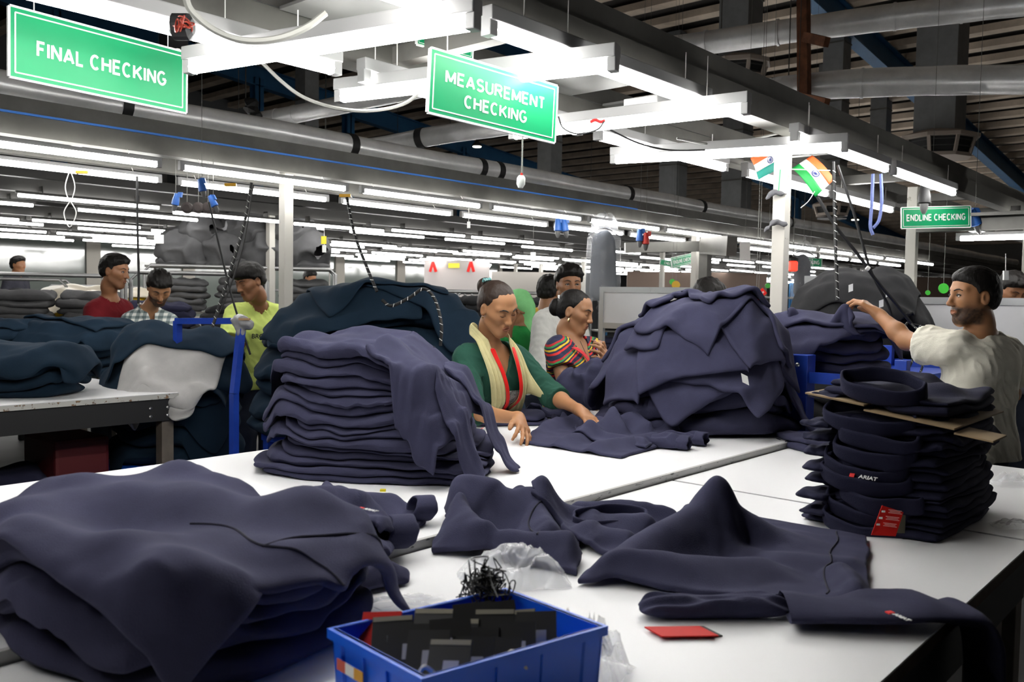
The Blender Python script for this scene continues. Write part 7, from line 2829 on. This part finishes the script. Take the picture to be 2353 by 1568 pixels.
# poster wall far in the middle
pp = [PD(975, 598, 17.5), PD(1125, 600, 17.5), PD(1125, 642, 17.5), PD(975, 640, 17.5)]
pw = empty('poster_wall', (pp[0] + pp[2]) / 2 * np.array([1, 1, 0]), 'pale wall panel with red chevrons and a yellow card far in the middle', 'panel')
dn = unit(np.cross(pp[1] - pp[0], [0, 0, 1.]))
low = [np.array([*pp[1][:2], 0]), np.array([*pp[0][:2], 0])]
MB().prism([pp[0], pp[1], *low], -dn * .05).build('panel', mat('pale_poster', (.42, .39, .38), .6), pw)
MB().prism([PD(1030, 605, 17.4), PD(1056, 605, 17.4), PD(1056, 616, 17.4), PD(1030, 616, 17.4)], -dn * .02).build('yellow_card', mat('yellow_card', (.75, .62, .03), .5), pw)
for x_ in (995, 1082):
    for s_ in (-1, 1):
        MB().beam(PD(x_, 602, 17.35), PD(x_ + s_ * 7, 625, 17.35), .05, .05).build('chevron_stroke', M_tagred, pw)
# large grey partitions and shelving shapes closing the far view
for i, (pxa, pxb, d, z1, m_, lab) in enumerate(((1130, 1330, 19, 2.0, mat('pale_partition', (.30, .28, .26), .7), 'pale partition far behind the hanging garment'), (640, 760, 19, 2.2, mat('pale_partition', (.30, .28, .26), .7), 'pale partition far behind the left post'),
                                                (1440, 1760, 21, 2.12, mat('brown_partition', (.10, .07, .055), .8), 'brown partition far left of the flag post'), (1850, 2353, 22, 2.12, mat('brown_partition', (.10, .07, .055), .8), 'brown partition far behind the man at the right'))):
    a_, b_ = PD(pxa, 650, d), PD(pxb, 650, d)
    n_ = unit(np.cross(b_ - a_, [0, 0, 1.]))
    o = MB().prism([np.array([*a_[:2], 0]), np.array([*b_[:2], 0]), np.array([*b_[:2], z1]), np.array([*a_[:2], z1])], n_ * .08).build('partition', m_)
    tag(o, lab, 'partition', kind='structure')

# ================================================================== flags, cords, sockets, tags
M_saffron = mat('flag_orange', (.80, .13, .03), .6)
M_flagwhite = mat('flag_white', (.75, .74, .72), .6)
M_flaggreen = mat('flag_green', (.01, .32, .06), .6)
M_flagteal = mat('flag_teal_green', (.02, .30, .24), .6)
M_flagblue = mat('flag_blue', (.03, .05, .25), .6)


def flag(A, B, C_, D_, label, green, bulge):
    """A-B outer orange edge, D-C outer green edge; a curled paper tricolour"""
    A, B, C_, D_ = [np.asarray(q, float) for q in (A, B, C_, D_)]
    t = empty('paper_flag', D_, label, 'flag')
    nrm = unit(np.cross(B - A, D_ - A))
    if np.dot(nrm, CF) > 0:
        nrm = -nrm
    n = 13

    def S(u, v):
        return (A * (1 - u) + B * u) * (1 - v) + (D_ * (1 - u) + C_ * u) * v + nrm * bulge * (math.sin(u * math.pi * 1.2) + .5 * math.sin(v * math.pi * 1.5))
    for k, m_ in enumerate((M_saffron, M_flagwhite, green)):
        vs = [S(u, v) for u in np.linspace(0, 1, n) for v in np.linspace(k / 3, (k + 1) / 3, 5)]
        me = make_mesh(['orange_band', 'white_band', 'green_band'][k], np.array(vs) - world_loc(t), grid_faces(n, 5), True)
        o = link(['orange_band', 'white_band', 'green_band'][k], me, m_, t)
        q = o.modifiers.new('thickness', 'SOLIDIFY')
        q.thickness = .0008
    c = S(.5, .5) + nrm * .002
    u, v = unit(B - A), unit(D_ - A)
    r = np.linalg.norm(D_ - A) / 3 * .40
    MB().tube([c + u * r * math.cos(a) + v * r * math.sin(a) for a in np.linspace(0, 2 * math.pi, 25)[:-1]], r * .10, 5, closed=True).build('wheel_rim', M_flagblue, t)
    sp = MB()
    for a in np.linspace(0, math.pi, 13)[:-1]:
        d_ = u * math.cos(a) + v * math.sin(a)
        sp.beam(c - d_ * r * .95, c + d_ * r * .95, r * .05, r * .03, up=nrm)
    sp.build('wheel_spokes', M_flagblue, t)
    MB().lathe(c - nrm * .001, [(r * .2, 0), (r * .2, .002)], 10, nrm).build('wheel_hub', M_flagblue, t)
    return t


fl = flag(PD(1724, 364, 4.62), PD(1796, 320, 4.66), PD(1800, 382, 4.66), PD(1744, 413, 4.62), 'paper tricolour flag on the left of the cream post', M_flagteal, .012)
MB().tube([PD(1793, 390, 4.48), PD(1788, 450, 4.48)], .003, 6).build('stick', mat('green_stick', (.05, .45, .15), .5), fl)
fr = flag(PD(1866, 357, 4.66), PD(1919, 411, 4.66), PD(1876, 452, 4.62), PD(1821, 386, 4.62), 'paper tricolour flag on the right of the cream post', M_flaggreen, .010)
MB().tube([PD(1815, 389, 4.58), PD(1908, 392, 4.58)], .0028, 6).build('stick', M_whitewire, fr)
MB().tube(spline([PD(1872, 440, 4.6), PD(1858, 462, 4.6), PD(1840, 478, 4.6)], 5), .0022, 6).build('stick_end', M_whitewire, fr)


def cord(name, pts, r, m, label, cat='cord', n=10, seg=6):
    o = MB().tube(spline([PD(*p) for p in pts], n), r, seg).build(name, m, None, smooth=True)
    return tag(o, label, cat)


def dotted_cord(pts, r, label):
    t = empty('ribbed_cord', PD(*pts[0]), label, 'cord')
    sp = spline([PD(*p) for p in pts], 14)
    MB().tube(sp, r, 7).build('cord', M_black, t, smooth=True)
    # white twisted thread seen as flecks
    acc = 0
    fl = MB()
    for i in range(1, len(sp) - 1):
        acc += np.linalg.norm(sp[i] - sp[i - 1])
        if acc > .036:
            acc = 0
            d = unit(sp[i + 1] - sp[i])
            s_ = unit(np.cross(d, CF))
            fl.tube([sp[i] - CF * r * .9 - s_ * r * .9 - d * .005, sp[i] - CF * r * 1.05, sp[i] - CF * r * .9 + s_ * r * .9 + d * .005], r * .20, 5)
    q = fl.build('white_thread', M_whitewire, t)
    q['kind'] = 'stuff'
    return t


# overhead cables near the camera
cord('conduit', ((425, -10, 2.15), (440, 25, 2.17), (490, 68, 2.2), (560, 93, 2.22), (640, 88, 2.25), (705, 62, 2.28), (748, 30, 2.3)), .009, mat('cream_conduit', (.24, .24, .22), .5), 'cream bendy conduit looping between the trays at the top', 'conduit')
cord('cable', ((598, 140, 2.95), (650, 190, 2.98), (700, 225, 3.0), (770, 248, 3.02), (850, 255, 3.05), (930, 238, 3.08), (985, 192, 3.1)), .0065, M_greywire, 'grey cable sagging left of the measurement sign')
cord('cable', ((1283, 268, 3.15), (1295, 295, 3.15), (1330, 308, 3.16), (1372, 298, 3.18), (1388, 280, 3.2)), .003, M_black, 'thin black cable looping right of the measurement sign')
cord('cable', ((1400, 298, 3.9), (1470, 330, 3.95), (1540, 345, 4.0), (1620, 345, 4.0)), .004, M_black, 'black cable hanging along the third cross light')
cord('cable', ((1555, 318, 4.1), (1640, 332, 4.15), (1720, 322, 4.2), (1800, 304, 4.25)), .006, M_greywire, 'grey cable sagging left of the flags')
rb_ = MB()
rng = np.random.RandomState(6)
for k in range(8):
    c = PD(418, 60, 2.3) + rng.normal(0, .008, 3)
    rr = rng.uniform(.014, .026)
    ax1, ax2 = unit(rng.normal(0, 1, 3)), unit(rng.normal(0, 1, 3))
    rb_.tube([c + ax1 * rr * math.cos(a) + ax2 * rr * math.sin(a) for a in np.linspace(0, 2 * math.pi, 13)[:-1]], .0022, 5, closed=True)
o = rb_.build('wire_bundle', M_redpaint)
tag(o, 'bundle of red wire behind the final checking sign', 'wire')
o = MB().lathe(PD(418, 62, 2.335), [(.02, -.03), (.035, -.02), (.035, .02), (.02, .03)], 12, CX).build('junction_box', M_black)
tag(o, 'black round junction box behind the final checking sign', 'box')
for k, (px, py, d, lab) in enumerate(((965, 178, 3.2, 'left of the measurement sign'), (1372, 279, 3.3, 'right of the measurement sign'))):
    o = MB().tube(spline([PD(px - 16, py + 2, d), PD(px - 4, py - 3, d), PD(px + 8, py + 1, d), PD(px + 18, py - 2, d)], 5), .006, 7).build('taped_joint', mat('red_tape', (.50, .03, .03), .4))
    tag(o, 'red taped wire joint ' + lab, 'tape')

# pendant switch
ps = empty('pendant_switch', PD(1197, 433, 2.95), 'white pendant switch hanging below the measurement sign', 'switch')
MB().tube([PD(1201, 300, 2.95), PD(1199, 400, 2.95)], .0028, 6).build('cord', M_greywire, ps)
a_, b_ = PD(1198, 404, 2.95), PD(1196, 432, 2.95)
MB().tube([a_, a_ * .8 + b_ * .2, a_ * .3 + b_ * .7, b_], [.009, .0145, .0145, .008], 10).build('body', M_signwhite, ps, smooth=True)
MB().tube([PD(1199, 398, 2.95), PD(1198.6, 405, 2.95)], .0042, 8).build('strain_relief', M_tagred, ps)

# left line: cords, sockets
cord('cord', ((315, 405, 5.0), (316, 520, 5.0), (319, 640, 5.0), (318, 698, 5.0)), .0065, M_black, 'thick black cord hanging straight over the left table')
for (pts, lab) in ((((160, 392, 4.9), (150, 430, 4.9), (161, 462, 4.9), (172, 430, 4.9), (162, 392, 4.9)), 'upper white wire loop under the left gantry'), (((161, 462, 4.9), (147, 490, 4.9), (160, 522, 4.9), (175, 490, 4.9), (162, 462, 4.9)), 'lower white wire loop under the left gantry')):
    cord('wire_loop', pts, .003, M_whitewire, lab, 'wire')
dotted_cord(((578, 420, 5.0), (560, 520, 4.98), (530, 620, 4.95), (500, 715, 4.92), (488, 752, 4.9)), .0085, 'black cord with white flecks hanging before the lime t-shirt man')
cord('cord', ((480, 465, 5.1), (505, 570, 5.1), (535, 690, 5.05), (575, 815, 5.0)), .006, M_black, 'plain black cord crossing before the lime t-shirt man')
cord('cord', ((582, 425, 5.02), (560, 560, 5.0), (525, 670, 4.95), (488, 750, 4.9)), .0045, M_black, 'thin black cord beside the flecked one')
dotted_cord(((797, 455, 4.9), (815, 540, 4.75), (845, 620, 4.65), (866, 670, 4.6)), .0085, 'black flecked cord falling on the big dark pile')
dotted_cord(((878, 690, 4.55), (900, 703, 4.53), (940, 685, 4.53), (975, 664, 4.53), (1000, 690, 4.53), (1014, 745, 4.5), (1012, 795, 4.5)), .0085, 'black flecked cord looping over the big dark pile')
dotted_cord(((1915, 372, 4.5), (1918, 480, 4.48), (1921, 600, 4.46), (1924, 690, 4.44)), .0085, 'black flecked cord hanging right of the flags')
cord('cord', ((1878, 452, 4.5), (1920, 520, 4.5), (1975, 590, 4.52), (2010, 640, 4.55), (2060, 700, 4.6), (2095, 745, 4.62)), .0085, M_black, 'thick black cord slanting from the flags to the right pile')
cord('cord', ((1925, 380, 4.55), (1965, 500, 4.55), (2000, 620, 4.57), (2040, 700, 4.6), (2052, 745, 4.62)), .007, M_black, 'second black cord slanting to the right pile')
o = MB().tube([PD(1991, 615, 4.5), PD(1997, 619, 4.5)], .012, 8).build('cable_tie', M_whitewire)
tag(o, 'white cable tie joining the two slanting black cords', 'tie')
for k, (pts, lab) in enumerate(((((2085, 742, 4.55), (2070, 765, 4.5), (2092, 790, 4.45), (2110, 765, 4.5), (2095, 745, 4.55)), 'left'), (((2095, 745, 4.6), (2115, 770, 4.6), (2100, 820, 4.55), (2082, 860, 4.5)), 'middle'), (((2096, 745, 4.6), (2125, 760, 4.6), (2122, 830, 4.55), (2110, 870, 4.5)), 'right'))):
    dotted_cord(pts, .006, "coil of flecked black cord hanging before the cream sleeve, %s part" % lab)
for k, (pts, lab) in enumerate(((((2006, 400, 5.2), (2003, 470, 5.2), (2000, 520, 5.2), (2006, 540, 5.2)), 'left strand'), (((2024, 400, 5.2), (2026, 460, 5.2), (2020, 505, 5.2), (2006, 525, 5.2)), 'right strand'))):
    cord('blue_rope', pts, .010, mat('blue_rope', (.15, .19, .42), .9, bump=1, bscale=60), 'faded blue rag rope hanging left of the endline sign, ' + lab, 'rope')


def socket(px, py, d, label, s=1.0, tilt=.3, m=None):
    c = PD(px, py, d)
    t = empty('industrial_socket', c, label, 'socket')
    ax = unit(np.array([0, 0, -1.]) + _rt * tilt)
    m = m or mat('blue_socket', (.02, .10, .36), .45)
    MB().lathe(c, [(.020 * s, -.06 * s), (.026 * s, -.02 * s), (.030 * s, 0), (.030 * s, .03 * s), (.022 * s, .035 * s)], 10, ax).build('body', m, t, smooth=True)
    MB().lathe(c, [(.022 * s, .036 * s), (.018 * s, .065 * s), (.008 * s, .085 * s)], 10, ax).build('plug', mat('grey_plug', (.10, .10, .10), .5), t, smooth=True)
    MB().obox(c - ax * .05 * s + _rt * .024 * s, _rt * .016 * s, ax * .02 * s, _f0 * .014 * s).build('flap', m, t)
    return t


socket(464, 430, 5.0, 'blue plug socket hanging under the left gantry, centre of three', .75, .25)
socket(404, 462, 5.3, 'blue plug socket hanging under the left gantry, left of three', .75, -.2)
socket(490, 466, 5.3, 'blue plug socket hanging under the left gantry, right of three', .75, .5)
for k, px in enumerate((430, 456, 478)):
    o = MB().lathe(PD(px, 478, 5.4), [(.035, -.01), (.035, .01), (.02, .015)], 14, -CF).build('reel', mat('dark_reel', (.03, .022, .02), .7))
    tag(o, 'round dark reel under the left gantry, %s of three' % ['left', 'middle', 'right'][k], 'reel')
socket(1282, 521, 8.2, 'blue socket in the distance left of the hanging plastic cover, left', 1.2, 0)
socket(1298, 522, 8.2, 'blue socket in the distance left of the hanging plastic cover, right', 1.2, .2)
socket(1470, 545, 8.6, 'blue socket in the distance right of the hanging plastic cover', 1.2, 0)
socket(1484, 552, 8.6, 'red socket in the distance right of the hanging plastic cover', 1.2, 0, mat('red_socket', (.5, .03, .02), .4))
socket(2124, 452, 5.7, 'blue topped black socket hanging before the endline sign', 1.3, 0, M_black)
socket(2240, 505, 5.9, 'blue socket bunch right of the endline sign', 1.2, .4)
for k, (px, py, d, lab) in enumerate(((188, 396, 4.86, 'far left'), (530, 425, 4.87, 'middle'), (793, 450, 4.88, 'right of the left post'))):
    o = MB().obox(PD(px, py, d * 1.02), CX * .032, CY * .008, CF * .01).build('tape_strip', mat('amber_tape', (.65, .35, .03), .4))
    tag(o, 'amber tape on a batten of the left gantry, ' + lab, 'tape')
for k, (px, py, d, lab) in enumerate(((1077, 517, 7.8, 'under the left gantry, middle'), (745, 572, 6.8, 'below a yellow tag right of the left post'), (2311, 633, 5.3, 'above the man bending behind the board'))):
    t = empty('pull_switch', PD(px, py, d), 'small white pull switch ' + lab, 'switch')
    MB().obox(PD(px, py, d), CX * .014, CY * .028, CF * .008).build('body', M_signwhite, t)
    MB().tube([PD(px, py - 6, d), PD(px, py - 50, d)], .002, 5).build('cord', M_whitewire, t)
o = MB().obox(PD(744, 552, 6.8), CX * .02, CY * .03, CF * .002).build('yellow_tag', mat('yellow_card', (.75, .62, .03), .5))
tag(o, 'yellow tag hanging right of the left post', 'tag')


# clothes in polythene covers hanging from the gantry
def hanging_cover(px, py0, py1, d, w, label, col):
    a, b = PD(px, py0, d), PD(px, py1, d)
    b[:2] = a[:2]
    H_ = a[2] - b[2]
    t = empty('covered_garment', b, label, 'garment')
    F = Field().cap(a - [0, 0, .12], b + np.array([0, 0, .10]), w * .25, w * .30, .05)
    for s_ in (-1, 1):
        F.cap(a - np.array([0, 0, .16]) + _rt * s_ * w * .16, b + np.array([0, 0, .09]) + _rt * s_ * w * .18, w * .16, w * .19, .05)
    v, f = F.mesh(.014, lambda Pp, dd: dd - .012 * smooth_noise(Pp @ np.array([[1, 0, 0], [0, 1, 0], [0, 0, .2]]), 16, 3))
    link('garment', make_mesh('garment', v - world_loc(t), f, True), col, t)
    G = Field().cap(a, b, w * .36, w * .44, .05)
    for s_ in (-1, 1):
        G.cap(a - np.array([0, 0, .14]) + _rt * s_ * w * .20, b + _rt * s_ * w * .20, w * .26, w * .30, .05)
    v, f = G.mesh(.016, lambda Pp, dd: np.maximum(dd - .014 * smooth_noise(Pp @ np.array([[1, 0, 0], [0, 1, 0], [0, 0, .3]]), 14, 8), b[2] - Pp[..., 2]))
    link('plastic_cover', make_mesh('plastic_cover', v - world_loc(t), f, True), mat('cover_polythene', (.75, .78, .82), .15, alpha=.16, spec=.7, bump=.8, bscale=16), t)
    MB().tube(spline([a + _rt * -.16 - [0, 0, .10], a - [0, 0, .02], a + _rt * .16 - [0, 0, .10]], 5), .006, 6).build('hanger', M_black, t)
    MB().tube(spline([a - [0, 0, .02], a + [0, 0, .06], a + _rt * .02 + [0, 0, .11], a + [0, 0, .14]], 5), .004, 6).build('hook', M_steel, t)
    return t


hanging_cover(1388, 520, 692, 8.3, .34, 'dark garment in a clear plastic cover hanging from the left gantry', mat('slate_cloth', (.035, .042, .055), .8))
hanging_cover(1846, 572, 690, 9.2, .24, 'dark garment in a clear plastic cover hanging right of the flag post', mat('slate_cloth', (.035, .042, .055), .8))
_q = PD(1822, 612, 8.6)
bl = empty('beacon_lamp', _q, 'red beacon lamp right of the flag post', 'lamp')
MB().lathe(_q, [(.03, -.05), (.045, -.04), (.045, .04), (.03, .05)], 12).build('lens', mat('red_beacon', (.9, .04, .02), .3, emit=1.6), bl)
MB().lathe(_q, [(.05, .05), (.05, .075), (.02, .09)], 12).build('cap', M_black, bl)
MB().tube([_q + np.array([0, 0, .08]), (_q[0], _q[1], roof_z(_q[0]) + .27)], .004, 6).build('rod', M_tray, bl)
for k, (px, py, d, r, m_, lab) in enumerate(((1553, 655, 8.5, .04, mat('amber_disc', (.85, .50, .01), .4), 'amber round disc above the white board'), (2168, 663, 6.2, .036, mat('green_disc', (.05, .50, .04), .4), 'green round disc left of the man at the right'), (2132, 673, 6.4, .018, mat('green_disc', (.05, .50, .04), .4), 'small green disc by the right post'),
                                             (1545, 648, 9.0, .03, mat('green_disc', (.05, .50, .04), .4), 'green disc behind the amber one'), (1764, 657, 8.5, .025, mat('green_disc', (.05, .50, .04), .4), 'green disc just left of the flag post'))):
    t = empty('marker_disc', PD(px, py, d), lab, 'disc')
    MB().lathe(PD(px, py, d), [(r, -.003), (r, .003)], 18, -CF).build('disc', m_, t)
    MB().tube([PD(px, py, d) + [0, 0, r], PD(px, py, d) + [0, 0, r + .45]], .0015, 5).build('string', M_whitewire, t)
# red critical operation tag with white sheet
ct = empty('operation_tag', PD(1738, 684, 6.0), 'tilted red tag reading CRITICAL OPERATION left of the flag post', 'tag')
xd = unit(PD(1757, 668, 6.0) - PD(1718, 700, 6.0))
yd = unit(np.cross(-CF, xd)) * 1
c = PD(1738, 684, 6.0)
yd = yd if np.dot(yd, CY) > 0 else -yd
MB().obox(c, xd * .075, yd * .024, CF * .003).build('plate', M_tagred, ct)
block_text('lettering', 'CRITICAL OPERATION', .015, M_signwhite, c - CF * .005, xd, yd, ct, width=.125)
o = MB().prism([PD(1722, 702, 6.1), PD(1758, 697, 6.1), PD(1762, 745, 6.1), PD(1724, 748, 6.1)], CF * .004).build('paper_sheet', M_tagwhite)
tag(o, 'white paper sheet hanging below the red tag', 'paper')
for k, (px, py, w_, h_, d, lab) in enumerate(((365, 550, 22, 20, 9.0, 'before the office glass'), (1712, 578, 24, 44, 9.0, 'left of the flag post under the gantry'), (1225, 590, 12, 20, 9.0, 'above the green headscarf'))):
    o = MB().prism([PD(px - w_ / 2, py - h_ / 2, d), PD(px + w_ / 2, py - h_ / 2, d), PD(px + w_ / 2, py + h_ / 2, d), PD(px - w_ / 2, py + h_ / 2, d)], CF * .004).build('paper_sheet', M_tagwhite)
    tag(o, 'hanging white paper sheet ' + lab, 'paper')
# grey rags tied round the flag post
for k, (py, lab) in enumerate(((440, 'upper'), (510, 'lower'))):
    F = Field().cap(PD(1776, py, 4.49), PD(1806, py + 6, 4.47), .014, .010, .01).cap(PD(1776, py + 2, 4.49), PD(1758, py + 22, 4.46), .010, .005, .01)
    v, f = F.mesh(.006, lambda Pp, dd: dd - .008 * smooth_noise(Pp, 45, 12))
    bb = np.array([v[:, 0].mean(), v[:, 1].mean(), v[:, 2].min()])
    o = link('tied_rag', make_mesh('tied_rag', v - bb, f, True), mat('grey_rag', (.10, .10, .11), .9), None, bb)
    tag(o, '%s grey rag tied round the flag post' % lab, 'rag')
# orange brand-size print on a far garment and small logo on left pile are stitched labels
o = MB().obox(PD(303, 748, 5.72), CX * .016, CY * .006, CF * .002).build('stitched_label', M_embred)
tag(o, 'small red and white stitched label on the pile before the checked man', 'label')


def hang_from(o, top=2.245, m=None, dx=0.0, dz=0.0):
    """thin string from a hanging thing up to the gantry tray"""
    p = np.array(o.location) + np.array([0, 0, dz])
    if o.type == 'MESH':
        bb = np.array([list(v) for v in o.bound_box])
        p = np.array(o.location) + np.array([bb[:, 0].mean(), bb[:, 1].mean(), bb[:, 2].max()])
    if not any(abs(p[1] - g - k) < .16 for g in (1.67, 4.85, 7.6, 10.0, 11.9, 13.5) for k in (.12, .80)):
        top = roof_z(p[0]) + .27
    MB().tube([p, (p[0], p[1], top)], .0016, 5).build('string', m or M_greywire, o)


for o in list(COL.objects):
    if o.parent is None and o.get('category') in ('socket', 'disc', 'paper', 'reel') and o.location.z < 2.2:
        hang_from(o)
    if o.parent is None and o.name.startswith(('hanging_sign', 'operation_tag', 'covered_garment')) and o.get('label') and not any(c.name.startswith('hanging_wire') for c in children(o)):
        hang_from(o, 2.26)
